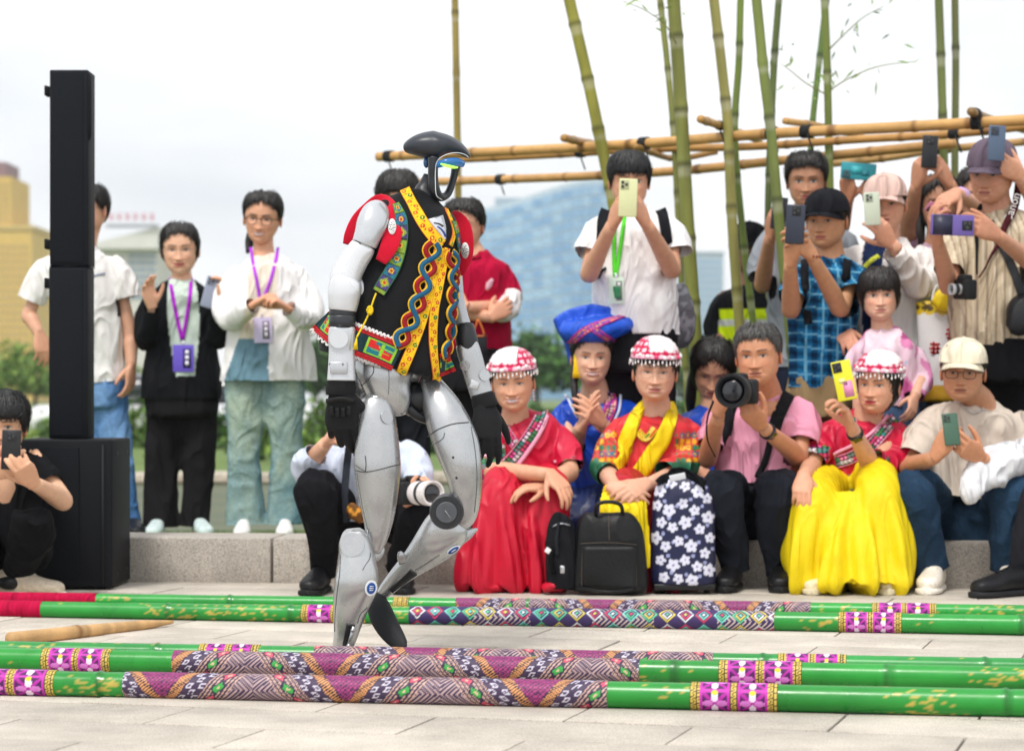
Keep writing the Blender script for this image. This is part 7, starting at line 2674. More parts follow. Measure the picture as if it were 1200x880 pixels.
def wrap_pat(u, y, per=.46):
    """woven-look print: magenta lattice, orange ladders, white squares, diamonds, chevrons"""
    t = np.abs(((u / per) % 1) - .5) * per
    w = t - .75 * y
    c = np.tile(L('#41324f'), (len(u), 1))
    k = ((u + y * .4) * 1.0)
    lat = w < .022
    a, b = (t + y) / .011, (t - y) / .011
    c[lat] = L('#562550')
    c[lat & ((a % 1 < .28) | (b % 1 < .28))] = L('#a8407c')
    lad = (w > .024) & (w < .052)
    c[lad] = L('#2a2036')
    c[lad & (((y + t * .75) / .0085) % 1 < .55)] = L('#d99a63')
    sq = (w > .056) & (w < .102)
    q1, q2 = ((w - .056) / .016) % 1, (y / .016) % 1
    ring = (np.maximum(np.abs(q1 - .5), np.abs(q2 - .5)) < .42) & (np.maximum(np.abs(q1 - .5), np.abs(q2 - .5)) > .24)
    par = (np.floor((w - .056) / .016) + np.floor(y / .016)) % 2 == 0
    c[sq & ring & par] = L('#d5cfe0')
    st = (w > .106) & (w < .172)
    c[st & ((w / .0105) % 1 < .42)] = L('#c9a596')
    dd = np.abs(((w - .139) / .016)) + np.abs((((y + .012) / .034) % 1 - .5) * 2.1)
    c[st & (dd < 1.15)] = L('#2c2140')
    alt = (np.floor((y + .012) / .034) % 2 == 0)
    c[st & (dd < .85) & alt] = L('#3fa54c')
    c[st & (dd < .85) & ~alt] = L('#d7566e')
    c[st & (dd < .3)] = L('#e5b9a0')
    ch = w > .172
    c[ch & (((t + np.abs(y) * 1.1) / .0125) % 1 < .42)] = L('#b79c9d')
    return c


def wrap_pat2(u, y):
    """outlined diamonds in white, green, red and yellow on purple"""
    c = np.tile(L('#3b2b5e'), (len(u), 1))
    px, py = u / .058, (y + .01) / .058
    i, j = np.floor(px), np.floor(py)
    r = np.abs(px - i - .5) + np.abs(py - j - .5)
    h = ((i * 7 + j * 13) % 5)
    pal = ['#d9dde0', '#4fc08a', '#d0365a', '#d8c64a', '#6fd0c0']
    for k in range(5):
        m = h == k
        c[m & (np.abs(r - .42) < .055)] = L(pal[k])
        c[m & (np.abs(r - .24) < .045)] = L(pal[(k + 2) % 5])
        c[m & (r < .10)] = L(pal[(k + 3) % 5])
    g = (np.floor(u / .2) % 2 == 1)
    ln = (((u + np.abs(y)) / .017) % 1 < .3)
    c[g & ln & (r > .5)] = L('#c9b8b0')
    return c


def jewel_pat(u, y, ln):
    """gold bead strips and magenta panels with white petals"""
    c = np.tile(L('#4d1656'), (len(u), 1))
    e, m0 = .024, .020
    pw = (ln - 2 * e - m0) / 2
    gold = (u < e) | (u > ln - e) | (np.abs(u - ln / 2) < m0 / 2)
    pu = np.where(u < ln / 2, u - e, u - ln / 2 - m0 / 2) / pw - .5
    pv = (y / .062) - np.round(y / .062)
    X = np.minimum(np.abs(pu - pv), np.abs(pu + pv))
    c[X < .08] = L('#b0249e')
    c[np.maximum(np.abs(pu), np.abs(pv)) > .44] = L('#c22fae')
    for sx, sy in ((.0, .24), (0, -.24), (.24, 0), (-.24, 0)):
        r = np.hypot((pu - sx) / (.12 if sx == 0 else .19), (pv - sy) / (.19 if sx == 0 else .12))
        c[r < 1] = L('#eedcf2') if sx == 0 else L('#d77ad0')
    c[np.hypot(pu, pv - .42) < .1] = L('#e6d02c')
    bx, by = (u / .0078) % 1 - .5, ((y + .5 * .0078 * (np.floor(u / .0078) % 2)) / .0078) % 1 - .5
    c[gold] = L('#43361a')
    c[gold & (np.hypot(bx, by) < .40)] = L('#d9bd5a')
    return c


def pole(label, A, B, r0, r1, bands, seed, nodes, green='#17882a'):
    """A, B = (px, py of the underside on the ground) at the picture's left and right edges"""
    dA, dB = 2044 / (A[1] - 467), 2044 / (B[1] - 467)
    a, b = P(A[0], A[1], dA), P(B[0], B[1], dB)
    a[2], b[2] = r0, r1
    ex = nrmz(b - a)
    a, b = a - ex * .35, b + ex * .35
    Ln = np.linalg.norm(b - a)
    up = nrmz(np.array((0, 0, 1.0)) - ex * ex[2])
    fw = np.cross(ex, up)                       # points toward or away from the camera
    if fw[1] > 0:
        fw = -fw
    t = Thing('bamboo_pole', label, 'pole', (a + b) / 2 * np.array((1, 1, 0)), 'painted bamboo dancing poles on the paving')

    def u_of(px):
        # distance along the axis at which the pole passes a photo column
        k = (px - CX) / F
        return (k * a[1] - a[0]) / (ex[0] - k * ex[1])

    def tube(u0, u1, du, n, dr, colfn, name, m, parent=None, caps=True, nodes_=()):
        us = np.linspace(u0, u1, max(2, int((u1 - u0) / du) + 1))
        r = r0 + (r1 - r0) * us / Ln + dr
        for nd in nodes_:
            r = r + .0035 * np.exp(-((us - nd) / .006) ** 2) - .0012 * np.exp(-((us - nd - .012) / .006) ** 2)
        th = np.linspace(-PI, PI, n, endpoint=False)
        C = a[None] + us[:, None] * ex
        v = C[:, None] + r[:, None, None] * (np.cos(th)[None, :, None] * fw + np.sin(th)[None, :, None] * up)
        U, Y = np.repeat(us, n), np.tile(th, len(us)) * np.repeat(r, n)
        mb = MB()
        f = [(i * n + q, i * n + (q + 1) % n, (i + 1) * n + (q + 1) % n, (i + 1) * n + q) for i in range(len(us) - 1) for q in range(n)]
        if caps:
            f += [tuple(range(n - 1, -1, -1)), tuple((len(us) - 1) * n + q for q in range(n))]
        mb.add(v.reshape(-1, 3), f, colfn(U - u0, Y))
        return t.part(name, mb, m, parent, sharp=50)

    rs = np.random.default_rng(seed)

    def green_c(u, y):
        q = np.stack([u * 9, y * 60, u * 0 + seed], 1)
        c = L(green)[None] * (1 + .16 * vnoise(np.stack([u * 3, y * 8, u * 0], 1), seed))[:, None]
        chip = (fbm(np.stack([u * 70, y * 150, u * 0], 1), seed + 1) + 1.0 * vnoise(np.stack([u * 5, y * 14, u * 0], 1), seed + 2)) > 1.15
        c[chip] = L('#b8a548')
        for nd in nodes:
            c[np.abs(u - u_of(nd)) < .006] *= .55
            c[(np.abs(u - u_of(nd) - .012) < .006)] *= .8
        return c
    st = tube(0, Ln, .010, 32, 0, green_c, 'painted_stem', PAINT, nodes_=[u_of(x) for x in nodes])
    for kind, x0, x1 in bands:
        u0, u1 = u_of(x0), u_of(x1)
        if kind == 'w1':
            tube(u0, u1, .0034, 64, .0016, lambda u, y: wrap_pat(u + seed * .13, y + .004), 'patterned_sleeve', WRAP, st)
        elif kind == 'w2':
            tube(u0, u1, .0034, 60, .0016, wrap_pat2, 'patterned_sleeve', WRAP, st)
        elif kind == 'j':
            tube(u0, u1, .003, 68, .0020, lambda u, y: jewel_pat(u, y + .012, u1 - u0), 'beaded_band', WRAP, st)
        elif kind == 'r':
            tube(u0, u1, .008, 30, .0022, lambda u, y: np.tile(L('#b3123f'), (len(u), 1)) * (1 + .12 * np.sin(u * 420 + y * 30))[:, None], 'red_grip', CLOTH, st)
    return t


pole('thickest painted pole, outermost of the row on the side away from the kerb', (0, 813), (1200, 840), .030, .0325, [('j', -34, 67), ('w1', 148, 713), ('j', 810, 912)], 1, (118, 1178))
pole('green pole with purple sleeve lying between the thickest pole and the thinner one', (0, 785), (1200, 809), .0305, .0305, [('j', 52, 132), ('w1', 205, 750), ('j', 843, 940)], 2, (790, 1040), '#1a8d2c')
pole('thinner green pole just in front of the robot\'s standing foot', (0, 772), (1200, 794), .0255, .026, [('j', 235, 305), ('w1', 370, 836), ('j', 912, 992)], 3, (185, 895, 1155), '#1c8a36')
pole('green pole with outlined diamonds on its sleeve and a red grip, behind the robot', (0, 722), (1200, 744), .026, .0315, [('r', -30, 50), ('j', 355, 430), ('w2', 481, 908), ('j', 983, 1057)], 4, (198, 340, 1196), '#1a8f30')
pole('green pole with the longest red grip, lying closest to the seated women', (0, 709), (1200, 727), .0225, .026, [('r', -30, 114), ('j', 462, 480), ('w1', 535, 950), ('j', 1022, 1097)], 5, (270, 620), '#1a8f30')
# bare bamboo stick
mb = MB()
a, b = P(12, 757, 2044 / (757 - 467)), P(202, 733, 2044 / (733 - 467))
a[2], b[2] = .021, .012
us = np.linspace(0, 1, 40)
pts = a[None] * (1 - us)[:, None] + b[None] * us[:, None]
rr = np.interp(us, (0, .45, .8, 1), (.021, .020, .016, .006)) + .0025 * np.exp(-((us - .38) / .012) ** 2)
cc = L('#c39a66')[None] * (1 + .12 * RNG.normal(0, 1, (40, 1)))
cc[(np.abs(us - .38) < .02)] = L('#8a6438')
mb.tube(pts, rr, 18, 1, c=cc)
single('bamboo_stick', mb, mat('bare_bamboo', rough=.55, nscale=30, namt=.15, stretch=(1, 8, 8)), 'bare tan bamboo stick lying between the painted poles', 'stick', a)

# ------------------------------------------------------------------ loudspeaker: subwoofer with column
BOX = mat('speaker_paint', rough=.6, spec=.14, nscale=320, namt=.15, bump=.0006, bscale=500)
d0 = 9.08
x1 = (131 - CX) * d0 / F
x0 = (18 - CX) * d0 / F
zt = H - (515 - HY) * d0 / F
t = Thing('subwoofer', 'large black subwoofer box standing on the paving under the column loudspeaker', 'loudspeaker', ((x0 + x1) / 2, d0 + .21, 0))
q = MB(L('#17191d'))
q.box(((x0 + x1) / 2, d0 + .225, zt / 2 + .006), ((x1 - x0) / 2, .215, zt / 2 - .006), bev=.008)
t.part('cabinet', q, BOX)
q = MB(L('#1c1e22'))
q.box(((x0 + x1) / 2 - .05, d0 + .006, zt / 2 + .01), ((x1 - x0) / 2 - .075, .005, zt / 2 - .04), bev=.003)
gr = t.part('grille', q, mat('speaker_grille', rough=.8, spec=.1, nscale=600, namt=.4, bump=.002, bscale=700))
q = MB(L('#2a2c30'))
q.box((x1 - .035, d0 + .007, zt / 2), (.004, .004, zt / 2 - .02))
t.part('edge_rail', q, BOX)
for k, (zz, yy) in enumerate(((.52, .12), (.52, .34), (.06, .12), (.06, .34))):
    q = MB(L('#3a3c40'))
    disc(q, np.array((x1 + .001, d0 + yy, zz)), (1, 0, 0), .006, .003, n=12)
    t.part('screw', q, METAL)
q = MB(L('#303237'))
q.box((x0 + .06, d0 + .002, zt * .42), (.03, .003, .004))
t.part('handle', q, BOX)
for sx in (x0 + .05, x1 - .05):
    for sy in (d0 + .05, d0 + .4):
        q = MB(L('#0e0f11'))
        q.tube([(sx, sy, 0), (sx, sy, .014)], .02, 14)
        t.part('rubber_foot', q, RUBBER)
dc = 9.22
cx0, cx1 = (58 - CX) * dc / F, (103.5 - CX) * dc / F
zc = H - (82 - HY) * dc / F
zm = H - (312 - HY) * dc / F
t = Thing('column_loudspeaker', 'tall slim black column loudspeaker standing on the subwoofer', 'loudspeaker', ((cx0 + cx1) / 2, dc + .07, zt))
for nm, z0, z1, ox in (('lower_module', zt + .001, zm - .002, -.003), ('upper_module', zm + .002, zc, 0)):
    q = MB(L('#181a1f'))
    q.box(((cx0 + cx1) / 2 + ox, dc + .075, (z0 + z1) / 2), ((cx1 - cx0) / 2, .075, (z1 - z0) / 2), bev=.006)
    o = t.part(nm, q, BOX)
    q = MB(L('#1d2025'))
    q.box(((cx0 + cx1) / 2 + ox - .004, dc - .001, (z0 + z1) / 2), ((cx1 - cx0) / 2 - .014, .003, (z1 - z0) / 2 - .012), bev=.002)
    t.part('grille', q, MATS['speaker_grille'], o)
q = MB(L('#23262b'))
q.box(((cx0 + cx1) / 2, dc + .074, zm), ((cx1 - cx0) / 2 + .001, .076, .0018))
t.part('module_seam', q, METAL)
q = MB(L('#16181c'))
yb0, yb1 = H - (90 - HY) * dc / F, H - (166 - HY) * dc / F
q.ploft(dc + .05, [(104, 88, 0, 1.2, 6), (105, 93, 0, 2.6, 6), (105, 130, 0, 2.8, 6), (105, 160, 0, 2.6, 6), (103, 167, 0, 1.0, 6)], 14, 2, pw=4)
t.part('side_bracket', q, BOX)
for py in (106, 286, 332):
    z = H - (py - HY) * dc / F
    q = MB(L('#111215'))
    q.box((cx0 - .012, dc + .05, z), (.013, .03, .018), bev=.004)
    q.box((cx0 - .020, dc + .05, z + .012), (.006, .022, .010), bev=.002)
    t.part('rigging_tab', q, BOX)

# ------------------------------------------------------------------ bags on the paving
t = Thing('leather_backpack', 'black leather backpack with a top handle standing on the paving', 'backpack', P(714, 697, 8.87))
D = 8.86
g = MB()
g.ploft(D, [(715, 694, .05, 42, .42), (715, 686, .05, 44, .42), (715, 660, .05, 43, .42), (714, 634, .05, 40.5, .4), (713, 616, .05, 37, .36), (713, 605, .05, 31, .3), (713, 600, .05, 24, .24)], 36, 4, pw=3.4)
lb = shell(g, .006, 4, .0045, (9, 9, 6), 301, L('#0f1012'))
lo = t.part('pack_body', lb, LEATH)
tr = bvh(lb)
q = MB(L('#121315'))
ribbon(q, tr, [(714, 640), (714, 665), (714, 690)], .20, .006, .012, step=5, dflt=D, nw=10, smooth=4)
po = t.part('front_pocket', q, LEATH)
q = MB(L('#7a6a58'))
for ln in ([(682, 637), (700, 636), (728, 636), (745, 638)], [(713, 604), (713.5, 618), (714, 634)], [(684, 640), (683, 665), (683, 690)], [(744, 640), (745, 665), (745, 690)]):
    qq = MB(L('#5c5348'))
    ribbon(qq, tr, ln, .0022, .013 if ln[0][1] > 630 else .002, .001, step=3, dflt=D, smooth=2)
    t.part('stitching', qq, THREAD, po)
q = MB(L('#141518'))
q.tube([P(698, 604, D + .03), P(699, 593, D + .0), P(706, 588.5, D), P(720, 588.5, D), P(728, 593, D), P(730, 604, D + .03)], .0075, 10, sub=5)
t.part('handle', q, LEATH)
q = MB(L('#141518'))
q.tube([P(676, 688, D + .0), P(715, 693.5, D - .08), P(754, 688, D + .0)], .006, 8, sub=5)
t.part('base_piping', q, LEATH)
t = Thing('backpack', 'small black nylon backpack with a silver clip leaning on the leather one', 'backpack', P(658, 697, 8.88))
g = MB()
D2 = 8.88
g.ploft(D2, [(659, 690, .04, 17, .8), (659, 672, .04, 18.5, .8), (658, 645, .04, 18, .8), (657, 622, .04, 16.5, .75), (658, 608, .04, 12, .7), (660, 602, .04, 6, .7)], 24, 4, pw=2.8)
nb = shell(g, .006, 3, .006, (16, 16, 10), 303, L('#1b1c20'))
no = t.part('pack_body', nb, CLOTH)
tr = bvh(nb)
for ln, w, cc, m in (([(648, 618), (656, 613), (668, 616)], .006, '#8d9096', METAL), ([(650, 640), (646, 655), (650, 672)], .018, '#0f1012', CLOTH), ([(655, 612), (652, 630), (653, 650)], .012, '#26282c', CLOTH)):
    q = MB(L(cc))
    ribbon(q, tr, ln, w, .006, .005, step=3, dflt=D2)
    t.part('strap', q, m, no)
q = MB(L('#c9ccd0'))
q.box(P(659, 667, 8.80), (.008, .004, .014), bev=.002)
t.part('clip', q, METAL)
q = MB(L('#e6e6e8'))
q.box(P(642, 645, 8.83), (.010, .003, .010), np.array(Matrix.Rotation(.6, 3, 'Y')), .002)
t.part('luggage_tag', q, PLAST)

t = Thing('flower_bag', 'navy shopping trolley bag printed with white flowers', 'bag', P(801, 690, 9.0))
D3 = 8.92
fl = [(773, 575), (787, 566), (803, 570), (818, 576), (829, 584), (770, 592), (784, 598), (800, 590), (814, 598), (830, 606), (775, 612), (788, 618), (803, 612), (820, 620), (832, 630), (768, 630), (780, 640), (795, 634), (810, 640), (826, 648), (774, 656), (789, 662), (803, 656), (817, 664), (831, 668), (778, 676), (795, 678), (811, 680)]


def flower_col(v, n):
    x, y = proj(v)
    c = np.tile(L('#1c2044'), (len(v), 1))
    for i, (fx, fy) in enumerate(fl):
        r0 = 6.6 if i % 3 else 8.0
        dx, dy = x - fx, y - fy
        r, a = np.hypot(dx, dy), np.arctan2(dy, dx) + i
        m = r < r0 * (.62 + .38 * np.abs(np.cos(2.5 * a)))
        c[m] = L('#d9daec')
        c[r < r0 * .2] = L('#8a86b0')
        m2 = np.hypot(dx - 9, dy + 5) < 2.2
        c[m2] = L('#9aa0cc')
    return c


g = MB()
g.ploft(D3, [(801, 684, .05, 36, .6), (801, 668, .05, 38, .6), (801, 630, .05, 37.5, .6), (800, 590, .05, 35, .58), (799, 570, .05, 31, .5), (798, 560, .05, 25, .4)], 36, 4, pw=3.0)
fb = shell(g, .0042, 6, .005, (12, 12, 5), 305, flower_col)
fo = t.part('bag_body', fb, mat('printed_nylon', rough=.5, spec=.4, nscale=60, namt=.06, bump=.0008, bscale=60))
tr = bvh(fb)
q = MB(L('#121318'))
ribbon(q, tr, [(770, 566), (785, 557), (805, 556), (826, 568)], .03, .004, .006, step=3, dflt=D3)
t.part('top_edge', q, CLOTH, fo)
q = MB(L('#121318'))
q.tube([P(780, 566, D3 - .02), P(786, 552, D3), P(802, 550, D3), P(816, 560, D3 - .02), P(826, 574, D3 - .04)], .008, 10, sub=5, flat=.5)
t.part('handle', q, CLOTH)
q = MB(L('#cfd0d6'))
q.box(P(794, 559, D3 - .06), (.03, .003, .012), np.array(Matrix.Rotation(-.2, 3, 'Y')), .002)
t.part('label', q, PLAST)
q = MB(L('#101114'))
q.box(P(801, 686.5, D3 + .05), (.115, .06, .012), bev=.005)
t.part('base_plate', q, PLAST)
for sx in (776, 828):
    q = MB(L('#0c0d0f'))
    c0 = P(sx, 688, D3 + .05)
    c0[2] = .022
    disc(q, c0, (1, 0, 0), .022, .02, n=18)
    t.part('wheel', q, RUBBER)
# ------------------------------------------------------------------ bamboo stems and the lashed rails
STEM = mat('live_bamboo', rough=.5, spec=.45, nscale=14, namt=.25, stretch=(1, 1, .2), bump=.001, bscale=30)
CANE = mat('dry_bamboo', rough=.5, spec=.45, nscale=18, namt=.18, bump=.001, bscale=30, stretch=(.2, 1, 1))
KNOT = mat('black_twine', rough=.85, nscale=200, namt=.4, bump=.002, bscale=240)


def stem(label, pts, d, w, col, seed, node=.30, twigs=()):
    """upright culm through photo points, run down to the lawn and up beyond the frame"""
    p = [P(x, y, d) for x, y in pts]
    lo = nrmz(p[-1] - p[-2])
    b = p[-1] + lo * (p[-1][2] - LZ + .03) / max(-lo[2], .3)
    hi = nrmz(p[0] - p[1])
    a = p[0] + hi * 1.5
    path = crom(np.array([a] + p + [b]), 10)
    ln = np.concatenate([[0], np.cumsum(np.linalg.norm(np.diff(path, axis=0), axis=1))])
    u = np.linspace(0, ln[-1], int(ln[-1] / .022))
    q = np.stack([np.interp(u, ln, path[:, k]) for k in range(3)], 1)
    r = w * .45 * d / F * (1 + .10 * (u / ln[-1] - .4))
    rs = np.random.default_rng(seed)
    c = np.tile(L(col), (len(u), 1)) * (1 + .10 * vnoise(np.stack([u * 2.5, u * 0 + seed, u * 0], 1), seed))[:, None]
    x = rs.uniform(.05, .25)
    while x < ln[-1]:
        r = r + w / 2 * d / F * .16 * np.exp(-((u - x) / .016) ** 2)
        c[np.abs(u - x) < .010] = L(col) * .45
        c[np.abs(u - x - .034) < .018] = L(col) * .72 + L('#cfcdb8') * .28
        x += node * rs.uniform(.8, 1.25)
    base = q[-1].copy()
    t = Thing('bamboo_plant', label, 'bamboo', base, 'bamboo stems rising behind the crowd')
    m = MB()
    m.tube(q, r, 16, 1, c=c)
    so = t.part('culm', m, STEM)
    for tw in twigs:
        w_ = MB(L('#8d8f5a'))
        tp = [P(x_, y_, d + dd) for x_, y_, dd in tw]
        w_.tube(tp, np.linspace(.004, .0014, len(tp)), 6, sub=5)
        to = t.part('twig', w_, STEM)
        lf = MB(L('#7fa044'))
        pp = crom(np.array(tp), 8)
        for k in range(16):
            i = rs.integers(4, len(pp))
            o_ = pp[i] + rs.normal(0, .05, 3)
            dr = nrmz(rs.normal(0, 1, 3) + np.array((.2, 0, -.5)))
            sd = nrmz(np.cross(dr, rs.normal(0, 1, 3)))
            l_ = rs.uniform(.04, .08)
            lf.add([o_, o_ + dr * l_ * .4 + sd * .005, o_ + dr * l_, o_ + dr * l_ * .4 - sd * .005], [(0, 1, 2, 3)], L('#86a64a') * rs.uniform(.6, 1.2))
        t.part('leaves', lf, GRASS, to, kind='stuff', smooth=False)
    return t


G1, G2c, G3 = '#7c8040', '#5d6b36', '#8f8a4a'
stem('slim brownish bamboo stem standing alone behind the robot\'s head', [(533, -5), (535, 100), (537, 235), (540, 420)], 13.5, 9, '#8c7b3c', 1, .34)
stem('yellowish bamboo stem leaning left beside the white T-shirt man', [(666, -5), (688, 90), (708, 185), (718, 235), (735, 330)], 11.4, 15, '#8c8a34', 2, .3)
stem('thin bamboo stem close beside the thick olive one', [(773, -5), (782, 75), (790, 165), (797, 300)], 11.6, 8, G1, 3)
stem('thick olive bamboo stem rising behind the grey backpack', [(789, -5), (797, 110), (805, 250), (815, 395)], 10.7, 17, '#727633', 4, .28, [[(797, 60, 0), (780, 30, -.1), (755, 12, -.2), (730, 2, -.3)]])
stem('bamboo stem bending right with a second stem crossing below it', [(836, -5), (846, 80), (853, 150), (858, 260), (868, 400)], 10.9, 13, G3, 5, .3)
stem('thin bamboo stem crossing behind the bent one', [(868, -5), (866, 70), (861, 160), (870, 270), (884, 390)], 11.2, 9, '#6d7f34', 6)
stem('bamboo stem slanting down in front of the tall grey man', [(886, -5), (895, 85), (903, 150), (914, 270), (932, 452)], 10.25, 13, '#6c7838', 7, .3)
stem('bamboo stem beginning close beside the slanting one', [(913, -5), (908, 60), (903, 160), (900, 260), (902, 380)], 11.5, 9, G2c, 8)
stem('bamboo stem with side twigs behind the tall grey man\'s shoulder', [(966, -5), (969, 70), (971, 150), (973, 230), (977, 330)], 11.3, 10, '#6d7a35', 9, .3, [[(970, 60, 0), (985, 45, -.1), (1010, 22, -.2), (1035, 8, -.3)], [(971, 107, 0), (995, 92, -.1), (1030, 78, -.2), (1075, 72, -.3)], [(970, 112, 0), (945, 98, -.1), (925, 82, -.2), (915, 75, -.2)]])
stem('short leaning bamboo stem rising into the one with side twigs', [(966, 20), (958, 90), (951, 160), (948, 240), (948, 330)], 11.7, 8, '#5f7a3a', 10)
stem('duller, thicker bamboo stem of the pair above the purple-grey cap', [(1100, -5), (1103, 80), (1106, 180), (1110, 300)], 11.2, 11, '#66703a', 11, .34)
stem('paler bamboo stem of the pair above the purple-grey cap', [(1119, -5), (1120, 80), (1119, 190), (1120, 300)], 11.4, 9.5, '#6b6f40', 12, .34)


def rail(label, pts, w, seed, knots=(), col='#c79a5c', dark=False):
    """horizontal cane through (px, py, d)"""
    p = crom(np.array([P(x, y, d) for x, y, d in pts]), 10)
    ln = np.concatenate([[0], np.cumsum(np.linalg.norm(np.diff(p, axis=0), axis=1))])
    u = np.linspace(0, ln[-1], max(12, int(ln[-1] / .02)))
    q = np.stack([np.interp(u, ln, p[:, k]) for k in range(3)], 1)
    rs = np.random.default_rng(seed)
    dm = np.mean([x[2] for x in pts])
    r = np.full(len(u), w / 2 * dm / F)
    c = np.tile(L(col), (len(u), 1)) * (1 + .12 * vnoise(np.stack([u * 4, u * 0 + seed, u * 0], 1), seed))[:, None]
    x = rs.uniform(.05, .3)
    while x < ln[-1]:
        r = r + .0035 * np.exp(-((u - x) / .012) ** 2)
        c[np.abs(u - x) < .014] = L('#8a6234')
        x += rs.uniform(.25, .5)
    t = Thing('bamboo_rail', label, 'rail', q[len(q) // 2], 'bamboo rails lashed to the stems')
    m = MB()
    m.tube(q, r, 14, 1, c=c)
    t.part('cane', m, CANE)
    for kx in knots:
        i = int(np.argmin(np.abs(proj(q)[0] - kx)))
        i = min(max(i, 1), len(q) - 2)
        T = nrmz(q[i + 1] - q[i - 1])
        k = MB(L('#17181a'))
        for s_ in (-.018, -.006, .006, .018):
            c0 = q[i] + T * s_
            k.tube([c0 - T * .006, c0 + T * .006], r[i] * 1.28, 12)
        k.tube([q[i], q[i] + np.array((.0, -.05, -.03)), q[i] + np.array((.02, -.06, -.09))], .004, 6, sub=4)
        t.part('lashing', k, KNOT)
    return t


rail('long upper bamboo rail running from behind the robot\'s head to the crowd', [(443, 184, 12.6), (600, 177, 12.0), (760, 168, 11.3), (900, 157, 10.8), (1040, 150, 10.45), (1215, 140, 10.1)], 12, 1, (455, 755, 903, 945, 1143), '#c99c5e')
rail('second bamboo rail close under the long upper one', [(505, 189, 12.7), (640, 182, 12.2), (760, 175, 11.7), (880, 172, 11.3), (1000, 164, 11.0), (1120, 157, 10.7), (1215, 147, 10.5)], 9, 2, (680, 1120), '#b98a4e')
rail('lowest long bamboo rail crossing behind the white T-shirt man', [(492, 214, 13.6), (600, 210, 13.0), (700, 206, 12.5), (800, 200, 12.0), (900, 190, 11.6), (1010, 179, 11.3), (1120, 168, 11.0)], 10.5, 3, (588, 800, 950), '#c0935a')
rail('bamboo rail starting behind the tall grey man under the upper rails', [(975, 192, 11.9), (1040, 185, 11.7), (1100, 176, 11.5), (1215, 165, 11.2)], 9, 4, (1104,), '#c29a64')
rail('short bamboo cross piece with its cut end beside the leaning stem', [(661, 162, 11.2), (690, 168, 11.9), (715, 172, 12.6)], 9, 5, (700,), '#b08446')
rail('short bamboo cross piece with a frayed end by the bent stem', [(821, 140, 10.4), (845, 148, 11.0), (890, 165, 12.2)], 9, 6, (843,), '#b58a4a')
rail('short bamboo cross piece ending above the slanting stem', [(920, 142, 11.0), (960, 148, 11.3), (1010, 160, 11.8)], 8, 7, (), '#c79a5c')
rail('short dark bamboo cross piece sticking up beside the purple-grey cap', [(1138, 131, 10.1), (1160, 140, 10.5), (1200, 152, 11.2)], 10, 8, (1143,), '#8a6a3c')
rail('thin bamboo cross piece slanting below the rails at the thick olive stem', [(745, 172, 11.2), (790, 186, 11.8), (840, 178, 11.9)], 7, 9, (), '#a57c42')

# ------------------------------------------------------------------ far side: shrubs, trees, buildings
LEAF = mat('foliage', rough=.7, spec=.25, nscale=3, namt=.25)
BARK = mat('bark', rough=.9, nscale=12, namt=.3)


def leaf_cloud(m, c0, rad, n, size, cols, rs, flat=.8):
    d = nrmz(rs.normal(0, 1, (n, 3)))
    rr = rs.uniform(.35, 1.0, (n, 1)) ** .6
    lump = 1 + .25 * vnoise(d * 3.1 + rs.uniform(0, 50), int(rs.integers(1, 99)))[:, None]
    o = np.asarray(c0) + d * rr * np.asarray(rad) * lump
    a = nrmz(rs.normal(0, 1, (n, 3)))
    b = nrmz(np.cross(a, rs.normal(0, 1, (n, 3))))
    s_ = size * rs.uniform(.6, 1.4, (n, 1))
    v = np.stack([o - a * s_, o + b * s_ * .55, o + a * s_, o - b * s_ * .55], 1)
    k = rs.integers(0, len(cols), n)
    c = np.array([L(x) for x in cols])[k] * rs.uniform(.7, 1.25, (n, 1))
    m.add(v.reshape(-1, 3), [(4 * i, 4 * i + 1, 4 * i + 2, 4 * i + 3) for i in range(n)], np.repeat(c, 4, 0))


def tree(label, px, ytop, d, wpx, seed, cols=('#4a6b2a', '#5f8436', '#3c5a28'), group='trees across the pond', n=900, base_z=-.21, trunk=.25):
    rs = np.random.default_rng(seed)
    top = P(px, ytop, d)
    h = top[2] - base_z
    R = wpx / 2 * d / F
    b = np.array((top[0], d, base_z))
    t = Thing('tree', label, 'tree', b, group)
    m = MB(L('#5a4a3a'))
    tk = h * trunk
    m.tube([b, b + np.array((.02 * h, 0, tk)), b + np.array((0, 0, h * .75))], (.035 * h, .025 * h, .008 * h), 8, sub=4)
    for k in range(5):
        a = k * 1.3 + seed
        m.tube([b + np.array((0, 0, tk * (1 + .15 * k))), b + np.array((math.cos(a) * R * .35, math.sin(a) * R * .35, h * .5)), b + np.array((math.cos(a) * R * .65, math.sin(a) * R * .65, h * .72))], (.014 * h, .009 * h, .004 * h), 6, sub=3)
    t.part('trunk', m, BARK)
    m = MB()
    ch = h - tk * .8
    cc = b + np.array((0, 0, tk * .8 + ch / 2))
    leaf_cloud(m, cc, (R * .8, R * .8, ch * .46), n // 2, .045 * h + .02 * R, cols, rs)
    for k in range(6):
        a = rs.uniform(0, 6.28)
        q = cc + np.array((math.cos(a) * R * .55, math.sin(a) * R * .55, rs.uniform(-.3, .28) * ch))
        s_ = rs.uniform(.32, .5)
        leaf_cloud(m, q, (R * s_, R * s_, ch * s_ * .6), n // 10, .04 * h + .02 * R, cols, rs)
    t.part('crown', m, LEAF, smooth=False)
    return t


